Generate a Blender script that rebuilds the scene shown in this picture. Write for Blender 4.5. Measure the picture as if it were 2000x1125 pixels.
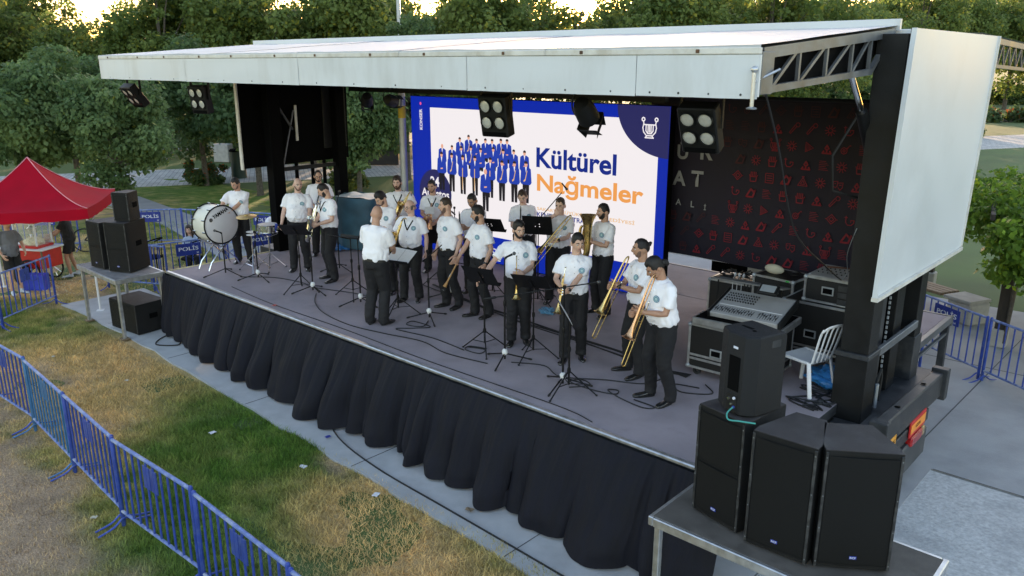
import bpy, bmesh, math, random
import numpy as np
from mathutils import Vector, Matrix, Euler, noise
from mathutils.bvhtree import BVHTree
random.seed(7); rng = np.random.default_rng(7)
R = math.radians; PI = math.pi
for o in list(bpy.data.objects): bpy.data.objects.remove(o)
SC = bpy.context.scene; COL = SC.collection
# ---------------------------------------------------------------- camera, sky, sun, exposure
HEAD = R(42.3)                       # the drone looks this far left of the stage's back wall
cam = bpy.data.cameras.new('camera'); camo = bpy.data.objects.new('camera', cam); COL.objects.link(camo)
cam.sensor_width = 36; cam.lens = 36*1555/2000; cam.clip_end = 2000; cam.clip_start = .1
camo.location = (0, 0, 5.05); camo.rotation_euler = (R(90-15.782), 0, HEAD)
SC.camera = camo
EXPO = 2.9
SUN_AZ = math.atan2(-.661, .832)      # clockwise from +Y
SUN_EL = R(4.6)
w = bpy.data.worlds.new('World'); SC.world = w; w.use_nodes = True
nt = w.node_tree; bg = nt.nodes['Background']
sky = nt.nodes.new('ShaderNodeTexSky'); sky.sky_type = 'NISHITA'; sky.sun_disc = False
sky.sun_elevation = SUN_EL; sky.sun_rotation = SUN_AZ % (2*PI)
sky.air_density = 1.0; sky.dust_density = 1.0; sky.ozone_density = 1.4
nt.links.new(sky.outputs[0], bg.inputs[0]); bg.inputs[1].default_value = .15
sl = bpy.data.lights.new('sun', 'SUN'); sl.energy = 2.0; sl.angle = R(.6); sl.color = (1, .78, .5)
so = bpy.data.objects.new('sun', sl); COL.objects.link(so)
sd = Vector((math.sin(SUN_AZ)*math.cos(SUN_EL), math.cos(SUN_AZ)*math.cos(SUN_EL), math.sin(SUN_EL)))
so.rotation_euler = sd.to_track_quat('Z', 'Y').to_euler(); so.location = (-30, 40, 30)
SC.view_settings.view_transform = 'Standard'; SC.view_settings.look = 'None'
SC.view_settings.exposure = EXPO; SC.view_settings.gamma = 1; SC.view_settings.use_curve_mapping = False
SC.view_settings.use_white_balance = True; SC.view_settings.white_balance_temperature = 7150; SC.view_settings.white_balance_tint = 23      # the camera's own white balance
SC.render.engine = 'CYCLES'
SC.cycles.max_bounces = 6; SC.cycles.transparent_max_bounces = 8

# ---------------------------------------------------------------- materials
MATS = {}
def mat(name, col, rough=.6, metal=0, var=.12, scale=6, bump=0, bscale=60, spec=None, emit=None, coat=0, dark=None, dscale=1.2, damt=.35, stretch=None):
    if name in MATS: return MATS[name]
    m = bpy.data.materials.new(name); MATS[name] = m; m.use_nodes = True
    t = m.node_tree; b = t.nodes['Principled BSDF']; L = t.links.new
    b.inputs['Roughness'].default_value = rough; b.inputs['Metallic'].default_value = metal
    if spec is not None: b.inputs['Specular IOR Level'].default_value = spec
    if coat: b.inputs['Coat Weight'].default_value = coat; b.inputs['Coat Roughness'].default_value = .15
    c = (*col, 1)
    if emit:
        b.inputs['Base Color'].default_value = (.01, .01, .01, 1); b.inputs['Emission Color'].default_value = c
        b.inputs['Emission Strength'].default_value = emit; b.inputs['Roughness'].default_value = .6; b.inputs['Specular IOR Level'].default_value = .1
        return m
    tc = t.nodes.new('ShaderNodeTexCoord'); src = tc.outputs['Object']
    if stretch:
        mp = t.nodes.new('ShaderNodeMapping'); mp.inputs['Scale'].default_value = stretch; L(src, mp.inputs[0]); src = mp.outputs[0]
    n = t.nodes.new('ShaderNodeTexNoise'); n.inputs['Scale'].default_value = scale; n.inputs['Detail'].default_value = 5; L(src, n.inputs[0])
    mr = t.nodes.new('ShaderNodeMapRange'); mr.inputs['From Min'].default_value = .3; mr.inputs['From Max'].default_value = .7
    mr.inputs['To Min'].default_value = 1-var; mr.inputs['To Max'].default_value = 1+var; L(n.outputs[0], mr.inputs[0])
    mx = t.nodes.new('ShaderNodeMix'); mx.data_type = 'RGBA'; mx.blend_type = 'MULTIPLY'; mx.inputs[0].default_value = 1
    mx.inputs[6].default_value = c; L(mr.outputs[0], mx.inputs[7]); out = mx.outputs[2]
    if dark:
        n2 = t.nodes.new('ShaderNodeTexNoise'); n2.inputs['Scale'].default_value = dscale; n2.inputs['Detail'].default_value = 6; n2.inputs['Roughness'].default_value = .65; L(src, n2.inputs[0])
        m2 = t.nodes.new('ShaderNodeMapRange'); m2.inputs['From Min'].default_value = .48; m2.inputs['From Max'].default_value = .68; m2.inputs['To Max'].default_value = damt; L(n2.outputs[0], m2.inputs[0])
        x2 = t.nodes.new('ShaderNodeMix'); x2.data_type = 'RGBA'; L(m2.outputs[0], x2.inputs[0]); L(out, x2.inputs[6]); x2.inputs[7].default_value = (*dark, 1); out = x2.outputs[2]
    L(out, b.inputs['Base Color'])
    r2 = t.nodes.new('ShaderNodeMapRange'); r2.inputs['To Min'].default_value = max(.03, rough-.12); r2.inputs['To Max'].default_value = min(1, rough+.12); L(n.outputs[0], r2.inputs[0]); L(r2.outputs[0], b.inputs['Roughness'])
    if bump:
        nb = t.nodes.new('ShaderNodeTexNoise'); nb.inputs['Scale'].default_value = bscale; nb.inputs['Detail'].default_value = 4; L(src, nb.inputs[0])
        bp = t.nodes.new('ShaderNodeBump'); bp.inputs['Strength'].default_value = bump; bp.inputs['Distance'].default_value = .01; L(nb.outputs[0], bp.inputs['Height']); L(bp.outputs[0], b.inputs['Normal'])
    return m
def attr_mat(name, rough=.9, scale=40, var=.3, bump=0, bscale=80, trans=0):
    m = bpy.data.materials.new(name); m.use_nodes = True; t = m.node_tree; b = t.nodes['Principled BSDF']; L = t.links.new
    a = t.nodes.new('ShaderNodeAttribute'); a.attribute_name = 'col'
    tc = t.nodes.new('ShaderNodeTexCoord'); n = t.nodes.new('ShaderNodeTexNoise'); n.inputs['Scale'].default_value = scale; n.inputs['Detail'].default_value = 6; L(tc.outputs['Object'], n.inputs[0])
    mr = t.nodes.new('ShaderNodeMapRange'); mr.inputs['From Min'].default_value = .3; mr.inputs['From Max'].default_value = .7; mr.inputs['To Min'].default_value = 1-var; mr.inputs['To Max'].default_value = 1+var; L(n.outputs[0], mr.inputs[0])
    mx = t.nodes.new('ShaderNodeMix'); mx.data_type = 'RGBA'; mx.blend_type = 'MULTIPLY'; mx.inputs[0].default_value = 1; L(a.outputs['Color'], mx.inputs[6]); L(mr.outputs[0], mx.inputs[7])
    L(mx.outputs[2], b.inputs['Base Color']); b.inputs['Roughness'].default_value = rough; b.inputs['Specular IOR Level'].default_value = .2
    if bump:
        nb = t.nodes.new('ShaderNodeTexNoise'); nb.inputs['Scale'].default_value = bscale; nb.inputs['Detail'].default_value = 6; L(tc.outputs['Object'], nb.inputs[0])
        bp = t.nodes.new('ShaderNodeBump'); bp.inputs['Strength'].default_value = bump; bp.inputs['Distance'].default_value = .03; L(nb.outputs[0], bp.inputs['Height']); L(bp.outputs[0], b.inputs['Normal'])
    if trans:
        tr = t.nodes.new('ShaderNodeBsdfTranslucent'); L(mx.outputs[2], tr.inputs[0]); ms = t.nodes.new('ShaderNodeMixShader'); ms.inputs[0].default_value = trans
        L(b.outputs[0], ms.inputs[1]); L(tr.outputs[0], ms.inputs[2]); L(ms.outputs[0], t.nodes['Material Output'].inputs[0])
    return m
def glass(name, col=(.9, .95, .95)):
    m = bpy.data.materials.new(name); m.use_nodes = True; b = m.node_tree.nodes['Principled BSDF']
    b.inputs['Base Color'].default_value = (*col, 1); b.inputs['Roughness'].default_value = .05; b.inputs['Alpha'].default_value = .18
    return m

# ---------------------------------------------------------------- mesh kit
class MB:
    def __init__(s): s.v = []; s.f = []
    def add(s, vs, fs, M=None):
        k = len(s.v); s.v += [M @ Vector(v) for v in vs] if M is not None else [Vector(v) for v in vs]
        s.f += [tuple(i+k for i in f) for f in fs]; return s
    def box(s, c, d, b=0, M=None):
        x, y, z = d[0]/2, d[1]/2, d[2]/2; c = Vector(c)
        if b <= 0:
            vs = [(i*x, j*y, k*z) for i in (-1, 1) for j in (-1, 1) for k in (-1, 1)]
            fs = [(0, 1, 3, 2), (4, 6, 7, 5), (0, 4, 5, 1), (2, 3, 7, 6), (0, 2, 6, 4), (1, 5, 7, 3)]
        else:
            b = min(b, x*.9, y*.9, z*.9); vs = []; ix = {}
            for i in (-1, 1):
                for j in (-1, 1):
                    for k in (-1, 1):
                        ix[i, j, k] = len(vs); vs += [(i*x, j*(y-b), k*(z-b)), (i*(x-b), j*y, k*(z-b)), (i*(x-b), j*(y-b), k*z)]
            fs = []; S = (-1, 1)
            for i in S:
                q = [ix[i, -1, -1], ix[i, 1, -1], ix[i, 1, 1], ix[i, -1, 1]]; fs.append(q if i > 0 else q[::-1])
                q = [ix[-1, i, -1]+1, ix[-1, i, 1]+1, ix[1, i, 1]+1, ix[1, i, -1]+1]; fs.append(q if i > 0 else q[::-1])
                q = [ix[-1, -1, i]+2, ix[1, -1, i]+2, ix[1, 1, i]+2, ix[-1, 1, i]+2]; fs.append(q if i > 0 else q[::-1])
            for i in S:
                for j in S:
                    q = [ix[i, j, -1], ix[i, j, 1], ix[i, j, 1]+1, ix[i, j, -1]+1]; fs.append(q if i*j < 0 else q[::-1])
                    q = [ix[i, -1, j], ix[i, -1, j]+2, ix[i, 1, j]+2, ix[i, 1, j]]; fs.append(q if i*j > 0 else q[::-1])
                    q = [ix[-1, i, j]+1, ix[-1, i, j]+2, ix[1, i, j]+2, ix[1, i, j]+1]; fs.append(q if i*j < 0 else q[::-1])
                    for k in S:
                        a = ix[i, j, k]; fs.append((a, a+1, a+2) if i*j*k > 0 else (a, a+2, a+1))
        vs = [c+Vector(v) for v in vs]
        return s.add(vs, fs, M)
    def tube(s, pts, rad, n=8, caps=True, ref=None, rnd=False, M=None):
        P = [Vector(p) for p in pts]
        if not isinstance(rad, (list, tuple)): rad = [rad]*len(P)
        rad = [r if isinstance(r, tuple) else (r, r) for r in rad]
        if rnd:
            def cap(p, q, r):
                d = (p-q).normalized(); rr = max(r); return [(p+d*rr*.95, (r[0]*.25, r[1]*.25)), (p+d*rr*.7, (r[0]*.7, r[1]*.7))]
            a = cap(P[0], P[1], rad[0]); e = cap(P[-1], P[-2], rad[-1])[::-1]
            P2 = [x[0] for x in a]+P+[x[0] for x in e]; rad = [x[1] for x in a]+rad+[x[1] for x in e]; P = P2
        T = []
        for i in range(len(P)):
            d = P[min(i+1, len(P)-1)]-P[max(i-1, 0)]; T.append(d.normalized() if d.length > 1e-9 else Vector((0, 0, 1)))
        u = Vector(ref) if ref is not None else (Vector((1, 0, 0)) if abs(T[0].x) < .9 else Vector((0, 1, 0)))
        vs = []
        for i, p in enumerate(P):
            u = (u-T[i]*u.dot(T[i]))
            if u.length < 1e-6: u = T[i].orthogonal()
            u.normalize(); v = T[i].cross(u)
            for k in range(n):
                a = 2*PI*k/n; vs.append(p+u*(math.cos(a)*rad[i][0])+v*(math.sin(a)*rad[i][1]))
        fs = []
        for i in range(len(P)-1):
            for k in range(n):
                k2 = (k+1) % n; fs.append((i*n+k, i*n+k2, (i+1)*n+k2, (i+1)*n+k))
        if caps: fs.append(tuple(range(n))[::-1]); fs.append(tuple((len(P)-1)*n+k for k in range(n)))
        return s.add(vs, fs, M)
    def bar(s, a, b, wd, hg=None, up=(0, 0, 1), bev=0):
        a = Vector(a); b = Vector(b); hg = hg or wd; d = b-a; z = d.normalized(); x = Vector(up).cross(z)
        if x.length < 1e-4: x = Vector((1, 0, 0))
        x.normalize(); y = z.cross(x); M = Matrix((x, y, z)).transposed().to_4x4(); M.translation = (a+b)/2
        return s.box((0, 0, 0), (wd, hg, d.length), bev, M)
    def lathe(s, prof, n=20, M=None, c=(0, 0, 0)):
        c = Vector(c); vs = []; fs = []
        for r, z in prof:
            for k in range(n): vs.append(c+Vector((r*math.cos(2*PI*k/n), r*math.sin(2*PI*k/n), z)))
        for i in range(len(prof)-1):
            for k in range(n): k2 = (k+1) % n; fs.append((i*n+k, i*n+k2, (i+1)*n+k2, (i+1)*n+k))
        return s.add(vs, fs, M)
    def torus(s, c, axis, Rr, r, n=24, m=6, a0=0, a1=2*PI):
        ax = Vector(axis).normalized(); u = ax.orthogonal().normalized(); v = ax.cross(u); c = Vector(c); full = abs(a1-a0-2*PI) < 1e-6
        k = n if full else n+1; pts = [c+u*math.cos(a0+(a1-a0)*i/n)*Rr+v*math.sin(a0+(a1-a0)*i/n)*Rr for i in range(k)]
        if full:
            pts.append(pts[0]); return s.tube(pts, r, m, False)
        return s.tube(pts, r, m)
    def ell(s, c, r, n=14, m=9, M=None, fn=None):
        vs = []; fs = []
        for i in range(m+1):
            th = PI*i/m
            for k in range(n):
                a = 2*PI*k/n; d = Vector((math.sin(th)*math.cos(a), math.sin(th)*math.sin(a), math.cos(th))); f = fn(d) if fn else 1
                vs.append(Vector(c)+Vector((d.x*r[0], d.y*r[1], d.z*r[2]))*f)
        for i in range(m):
            for k in range(n):
                k2 = (k+1) % n; fs.append((i*n+k, (i+1)*n+k, (i+1)*n+k2, i*n+k2))
        return s.add(vs, fs, M)
    def prism(s, poly, z0, z1, M=None):
        n = len(poly); ar = sum(poly[i][0]*poly[(i+1) % n][1]-poly[(i+1) % n][0]*poly[i][1] for i in range(n))
        if ar < 0: poly = poly[::-1]
        vs = [(x, y, z0) for x, y in poly]+[(x, y, z1) for x, y in poly]
        fs = [tuple(range(n))[::-1], tuple(range(n, 2*n))]+[(i, (i+1) % n, n+(i+1) % n, n+i) for i in range(n)]
        return s.add(vs, fs, M)
    def quad(s, a, b, c, d): return s.add([a, b, c, d], [(0, 1, 2, 3)])
    def grid(s, fn, nu, nv):
        k = len(s.v); s.v += [Vector(fn(i/nu, j/nv)) for j in range(nv+1) for i in range(nu+1)]
        s.f += [(k+j*(nu+1)+i, k+j*(nu+1)+i+1, k+(j+1)*(nu+1)+i+1, k+(j+1)*(nu+1)+i) for j in range(nv) for i in range(nu)]; return s
    def mesh(s, name, ms, smooth=35):
        me = bpy.data.meshes.new(name); me.from_pydata([tuple(v) for v in s.v], [], s.f)
        for m in (ms if isinstance(ms, list) else [ms]): me.materials.append(MATS[m] if isinstance(m, str) else m)
        if smooth: me.shade_smooth(); me.set_sharp_from_angle(angle=R(smooth))
        return me
    def build(s, name, ms, parent=None, smooth=35):
        return obj(name, s.mesh(name, ms, smooth), parent)
def obj(name, me, parent=None, loc=None, rot=None):
    o = bpy.data.objects.new(name, me); COL.objects.link(o)
    if parent is not None: o.parent = parent
    if loc is not None: o.location = loc
    if rot is not None: o.rotation_euler = rot
    return o
def wpart(b, name, m, t, smooth=35):            # a part drawn in world coordinates
    b.v = [v-t.location for v in b.v]; return b.build(name, m, t, smooth)
def tag(o, label, cat, group=None):
    o['label'] = label; o['category'] = cat
    if group: o['group'] = group
    return o
def struct(o): o['kind'] = 'structure'; return o
def thing(name, label, cat, loc=(0, 0, 0), rz=0, group=None, M=None):
    o = bpy.data.objects.new(name, None); COL.objects.link(o); o.empty_display_size = .2
    if M is not None: o.matrix_world = M
    else: o.location = loc; o.rotation_euler = (0, 0, rz)
    return tag(o, label, cat, group)
def dup(root, loc=None, rz=None, label=None, group=None, M=None):
    r = root.copy(); COL.objects.link(r)
    if M is not None: r.matrix_world = M
    else:
        if loc is not None: r.location = loc
        if rz is not None: r.rotation_euler = (0, 0, rz)
    if label: r['label'] = label
    if group: r['group'] = group
    for ch in list(root.children):
        c = ch.copy(); COL.objects.link(c); c.parent = r
        for g in list(ch.children):
            d = g.copy(); COL.objects.link(d); d.parent = c
    return r
def frame(o, y, z=(0, 0, 1)):                    # matrix with local +Y along y and +Z as near z as it can be
    y = Vector(y).normalized(); x = y.cross(Vector(z)).normalized(); zz = x.cross(y)
    M = Matrix((x, y, zz)).transposed().to_4x4(); M.translation = Vector(o); return M
TMP = bpy.data.scenes.new('workbench'); TCOL = TMP.collection; TVL = TMP.view_layers[0]
def baked(o):                                   # evaluated mesh of an object, in a side scene that is removed at the end
    TCOL.objects.link(o); TVL.update(); me = bpy.data.meshes.new_from_object(o.evaluated_get(TVL.depsgraph)); bpy.data.objects.remove(o); return me
def text_mesh(body, size, m, weight=0, ext=0, align='LEFT', shear=0, space=1, name='lettering'):
    cu = bpy.data.curves.new('t', 'FONT'); cu.body = body; cu.size = size; cu.offset = weight; cu.extrude = ext; cu.align_x = align; cu.shear = shear; cu.space_character = space; cu.resolution_u = 4
    me = baked(bpy.data.objects.new('t', cu)); bpy.data.curves.remove(cu)
    me.name = name; me.materials.clear(); me.materials.append(MATS[m] if isinstance(m, str) else m); return me
def fit_text(o, wd=None, hg=None):               # scale a flat text object to a width and cap height
    xs = [v.co.x for v in o.data.vertices]; ys = [v.co.y for v in o.data.vertices]
    x0, x1, y1 = min(xs), max(xs), max(ys)
    sx = wd/(x1-x0) if wd else 1; sy = hg/y1 if hg else sx
    if not wd: sx = sy
    for v in o.data.vertices: v.co.x = (v.co.x-x0)*sx; v.co.y *= sy
def strokes(lines, w):                          # flat strips in the XY plane, for printed marks
    b = MB()
    for ln in lines:
        for p, q in zip(ln[:-1], ln[1:]):
            p = Vector((*p, 0)); q = Vector((*q, 0)); d = (q-p)
            if d.length < 1e-6: continue
            d.normalize(); n = Vector((-d.y, d.x, 0))*w/2; e = d*w*.35
            b.quad(p-e-n, q+e-n, q+e+n, p-e+n)
    return b
def remesh(me, vox):
    o = bpy.data.objects.new('tmp', me); md = o.modifiers.new('r', 'REMESH'); md.mode = 'VOXEL'; md.voxel_size = vox; md.use_smooth_shade = True
    sm = o.modifiers.new('s', 'SMOOTH'); sm.factor = .5; sm.iterations = 3
    r = baked(o); bpy.data.meshes.remove(me); r.shade_smooth(); return r
def fastmesh(name, V, F, ms, col=None):          # numpy: V (n,3), F (m,k)
    me = bpy.data.meshes.new(name); n, m, k = len(V), len(F), F.shape[1]
    me.vertices.add(n); me.vertices.foreach_set('co', V.astype(np.float32).ravel()); me.loops.add(m*k); me.loops.foreach_set('vertex_index', F.astype(np.int32).ravel())
    me.polygons.add(m); me.polygons.foreach_set('loop_start', np.arange(0, m*k, k, dtype=np.int32)); me.update(calc_edges=True)
    if col is not None:
        a = me.color_attributes.new('col', 'FLOAT_COLOR', 'POINT'); a.data.foreach_set('color', np.concatenate([col, np.ones((n, 1))], 1).astype(np.float32).ravel())
    me.materials.append(ms); return me
def _h(i, j, s): return np.modf(np.abs(np.sin(i*127.1+j*311.7+s*74.7)*43758.5453))[0]
def vnoise(x, y, s=0):
    i = np.floor(x); j = np.floor(y); u = x-i; v = y-j; u = u*u*(3-2*u); v = v*v*(3-2*v)
    return (_h(i, j, s)*(1-u)+_h(i+1, j, s)*u)*(1-v)+(_h(i, j+1, s)*(1-u)+_h(i+1, j+1, s)*u)*v
def fbm(x, y, s=0, o=4): return sum(vnoise(x*2**k, y*2**k, s+k)*.5**k for k in range(o))/(2-.5**(o-1))
# ---------------------------------------------------------------- shared materials
mat('black_paint', (.006, .0065, .007), .5, 0, .3, 4, .15, 90, spec=.3, dark=(.03, .03, .03), damt=.25)
mat('black_matte', (.003, .0031, .0034), .85, 0, .2, 5, spec=.06)
mat('black_grille', (.0035, .0038, .004), .6, 0, .3, 220, .5, 400, spec=.25)
mat('steel_grey', (.16, .17, .18), .45, .5, .25, 5, .1, 60, dark=(.05, .045, .04), damt=.3)
mat('chassis_steel', (.035, .038, .042), .5, .3, .3, 6, .2, 50, dark=(.10, .095, .09), damt=.4, dscale=3)
mat('white_panel', (.61, .645, .665), .38, 0, .035, .8, .04, 3, dark=(.47, .49, .49), damt=.35, dscale=.7)
mat('fascia_white', (.60, .63, .65), .42, 0, .03, .8, .05, 4, dark=(.44, .45, .44), damt=.5, dscale=1.1, stretch=(1.6, 1, .45))
mat('roof_white', (.46, .475, .48), .6, 0, .06, .8, .04, 3, dark=(.36, .36, .35), damt=.45, dscale=.5)
mat('white_trim', (.62, .60, .55), .5, 0, .12, 3, .1, 40, dark=(.35, .3, .22), damt=.5, dscale=4)
mat('aluminium', (.55, .56, .57), .38, .85, .15, 14, .08, 40, dark=(.25, .25, .25), damt=.4, dscale=6)
mat('chrome', (.75, .75, .76), .12, 1, .05)
mat('brass', (.64, .44, .17), .27, 1, .12, 12)
mat('rose_brass', (.66, .36, .19), .27, 1, .1, 12)
mat('silver', (.78, .77, .72), .18, 1, .1, 12)
mat('carpet', (.325, .272, .290), .95, 0, .16, 2.2, .5, 260, dark=(.205, .175, .190), damt=.75, dscale=1.1)
mat('skirt_cloth', (.0052, .0056, .0105), .75, 0, .3, 9, .5, 60, spec=.25, stretch=(1, 1, .10))
mat('cable', (.012, .012, .013), .6, 0, .2)
mat('white_plastic', (.72, .72, .73), .4, 0, .06, 8)
mat('wood', (.22, .15, .09), .7, 0, .3, 12)
mat('rubber', (.015, .015, .015), .85)
mat('concrete', (.33, .33, .33), .85, 0, .10, 1.4, .35, 70, dark=(.22, .22, .225), damt=.55, dscale=.9)
mat('rough_concrete', (.46, .46, .45), .92, 0, .22, 24, .8, 34, dark=(.27, .275, .28), damt=.7, dscale=1.3)
mat('joint', (.07, .07, .07), .9)
mat('path', (.30, .30, .31), .9, 0, .12, 2, .2, 60)
mat('stone', (.36, .35, .33), .85, 0, .15, 5, .3, 40)
mat('barrier_blue', (.018, .055, .30), .42, .1, .25, 8, .15, 70, dark=(.10, .16, .36), damt=.4, dscale=9)
mat('barrier_teal', (.02, .13, .30), .42, .1, .25, 8, .15, 70, dark=(.12, .2, .3), damt=.4, dscale=9)
mat('barrier_rail', (.10, .17, .42), .5, .1, .3, 14, .15, 70, dark=(.38, .42, .48), damt=.8, dscale=7)
mat('sign_blue', (.012, .035, .26), .4, 0, .12, 3)
mat('sign_navy', (.010, .018, .10), .5, 0, .12, 3)
mat('sign_white', (.75, .77, .8), .5)
mat('tent_red', (.36, .004, .016), .85, 0, .12, 2, .15, 30, spec=.12)
mat('tent_trim', (.62, .22, .25), .6)
mat('red_paint', (.55, .02, .015), .4, 0, .15, 5)
mat('bark', (.09, .075, .06), .95, 0, .4, 14, .6, 30)
mat('timber_dark', (.035, .028, .022), .85, 0, .35, 12, .4, 40, stretch=(1, 1, .2))
mat('galvanized', (.42, .45, .47), .5, .6, .15, 6, dark=(.3, .32, .33), damt=.4)
# ---------------------------------------------------------------- ground
def lawn_col(x, y):
    n1 = fbm(x*.55, y*.55, 3); n2 = fbm(x*1.7, y*1.7, 11); n3 = fbm(x*5, y*5, 21)
    def blob(cx, cy, rx, ry): return np.exp(-(((x-cx)/rx)**2+((y-cy)/ry)**2))
    g = 1.05*blob(-9.4, 4.7, 1.7, 1.0)+.75*blob(-8.2, 3.4, 1.5, .7)+.5*blob(-10.2, 5.6, 1.2, .5)+.55*blob(-18, 4.4, 2.2, .8)+.45*blob(-7.0, 3.4, 1.0, .6)+.25*blob(-11, 2.9, 1.2, .5)
    d = .9*blob(-13.6, 5.2, 1.7, .8)+.85*blob(-6.9, 4.9, .9, .8)+.7*blob(-5.3, 4.7, 1, .6)+.55*blob(-12.3, 4.2, 1.3, .7)+.3*blob(-15, 4.2, 2, .8)
    s = .85*blob(-10.2, 2.3, 1.5, .6)+.7*blob(-8.9, 1.9, 1.0, .6)+.5*blob(-14.2, 4.0, .8, .3)+.6*blob(-6.4, 3.9, .6, .35)+.4*blob(-12.9, 3.0, 1.2, .4)+.25*blob(-21, 7, 3, 2.4)
    far = np.clip((y-9)/6, 0, 1)
    g = g+.30+far*.3+(n1-.5)*1.1+(n2-.5)*.7; d = d+.30-far*.15+(n2-.5)*1.0+(n3-.5)*.6; s = s+.12+(n1-.5)*.5-(n2-.5)*.9-far*.1
    G = np.array([.078, .175, .026]); D = np.array([.66, .43, .205]); S = np.array([.40, .28, .185])
    w = np.stack([np.clip(g, .02, 2)**2.2, np.clip(d, .02, 2)**2.2, np.clip(s, .02, 2)**2.2], -1); w /= w.sum(-1, keepdims=True)
    c = w[..., 0:1]*G+w[..., 1:2]*D+w[..., 2:3]*S
    return c*(.75+.5*n3[..., None]), w
lawn_m = attr_mat('lawn', .95, 60, .45, .8, 120)
blade_m = attr_mat('grass_blade', .8, 3, .15, trans=.25)
mat('far_lawn', (.075, .120, .032), .95, 0, .25, .35, .5, 30, dark=(.10, .13, .04), damt=.4, dscale=.12)
g = MB(); g.quad((-700, -300, -.02), (500, -300, -.02), (500, 900, -.02), (-700, 900, -.02)); struct(g.build('ground', 'far_lawn'))
nx, ny = 300, 170; gx, gy = np.meshgrid(np.linspace(-36, -2, nx+1), np.linspace(-1, 17, ny+1)); c, _ = lawn_col(gx, gy)
gz = (fbm(gx*.8, gy*.8, 5)-.5)*.05; V = np.stack([gx, gy, gz-.012], -1).reshape(-1, 3)
ii = (np.arange(ny)[:, None]*(nx+1)+np.arange(nx)[None]).ravel(); F = np.stack([ii, ii+1, ii+nx+2, ii+nx+1], -1)
struct(obj('lawn', fastmesh('lawn', V, F, lawn_m, c.reshape(-1, 3))))
def blades(n, x0, x1, y0, y1, h0, h1, wd, keep=None):
    x = rng.uniform(x0, x1, n); y = rng.uniform(y0, y1, n)
    if keep is not None: k = keep(x, y); x, y = x[k], y[k]
    c, w = lawn_col(x, y); k = rng.random(len(x)) < (w[:, 0]*1.0+w[:, 1]*.75+w[:, 2]*.30); x, y, c, w = x[k], y[k], c[k], w[k]; n = len(x)
    tuft = fbm(x*3, y*3, 31); h = (h0+(h1-h0)*rng.random(n))*(.5+tuft)*(w[:, 0]+.8*w[:, 1]+.55*w[:, 2]); a = rng.uniform(0, 2*PI, n); ln = rng.uniform(.2, 1.1, n)*h*(1+.8*w[:, 1])
    z = (fbm(x*.8, y*.8, 5)-.5)*.05-.014; dx = np.cos(a)*wd; dy = np.sin(a)*wd; b = a+rng.uniform(.6, 2.5, n)
    p0 = np.stack([x-dx, y-dy, z], -1); p1 = np.stack([x+dx, y+dy, z], -1); p2 = np.stack([x+np.cos(b)*ln, y+np.sin(b)*ln, z+h], -1)
    V = np.stack([p0, p1, p2], 1).reshape(-1, 3); F = np.arange(3*n).reshape(-1, 3)
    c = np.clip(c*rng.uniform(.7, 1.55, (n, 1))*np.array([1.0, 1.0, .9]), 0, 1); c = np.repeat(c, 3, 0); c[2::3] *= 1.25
    return V, F, c
def inview(x, y): return (x*(-.673)+y*.7396 > 1.5)
V1, F1, c1 = blades(230000, -20, -3.2, .8, 5.52, .03, .085, .006, inview)
V2, F2, c2 = blades(50000, -27, -15.3, 5.5, 12.0, .03, .07, .008, lambda x, y: ~((x > -18.4) & (y < 7.3)))
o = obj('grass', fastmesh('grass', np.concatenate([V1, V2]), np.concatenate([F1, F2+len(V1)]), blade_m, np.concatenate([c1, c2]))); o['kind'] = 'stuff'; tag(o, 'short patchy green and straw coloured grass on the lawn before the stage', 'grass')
# concrete apron and plaza
def slab(name, poly, z, m, th=.05): b = MB(); b.prism(poly, z-th, z); return struct(b.build(name, m, smooth=0))
edge = [(-18.3, 5.62)]+[(-17.6+i*.45, 5.70-.036*(-17.6+i*.45+14.65)-(.0 if i > 6 else .12*(6-i)/6)+.022*math.sin(i*1.7)+.018*math.sin(i*4.1)) for i in range(32)]+[(-2.9, 5.28), (-2.9, 7.4), (-18.3, 7.4)]
mat('apron_concrete', (.42, .425, .425), .88, 0, .10, 3, .35, 60, dark=(.30, .30, .30), damt=.55, dscale=1.4)
slab('apron', edge, .02, 'apron_concrete'); slab('rough_paving', [(-2.88, -4), (14, -4), (14, 10.42), (-2.24, 10.42), (-2.24, 7.4), (-2.88, 7.4)], .02, 'rough_concrete')
slab('plaza', [(-15.6, 7.42), (-2.22, 7.42), (-2.22, 10.46), (16, 10.46), (16, 19.1), (-15.6, 18.9)], .024, 'concrete')
for a, b_ in (((-2.6, 11.4), (16, 30)), ((-6, 14.9), (16, 15.0)), ((-2.2, 10.46), (16, 10.47))):
    if b_[1] == 30: a, b_ = (-2.57, 10.5), (-2.40, 19)
    j = MB(); j.bar((*a, .0262), (*b_, .0262), .014, .003); struct(j.build('plaza_joint', 'joint'))
for i, x in enumerate((-16.2, -13.4, -10.6, -7.8, -5.0)):
    j = MB(); j.bar((x, 5.72-.036*(x+14.65), .0222), (x+.02, 7.3, .0222), .010, .003); struct(j.build('apron_joint', 'joint'))
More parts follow.
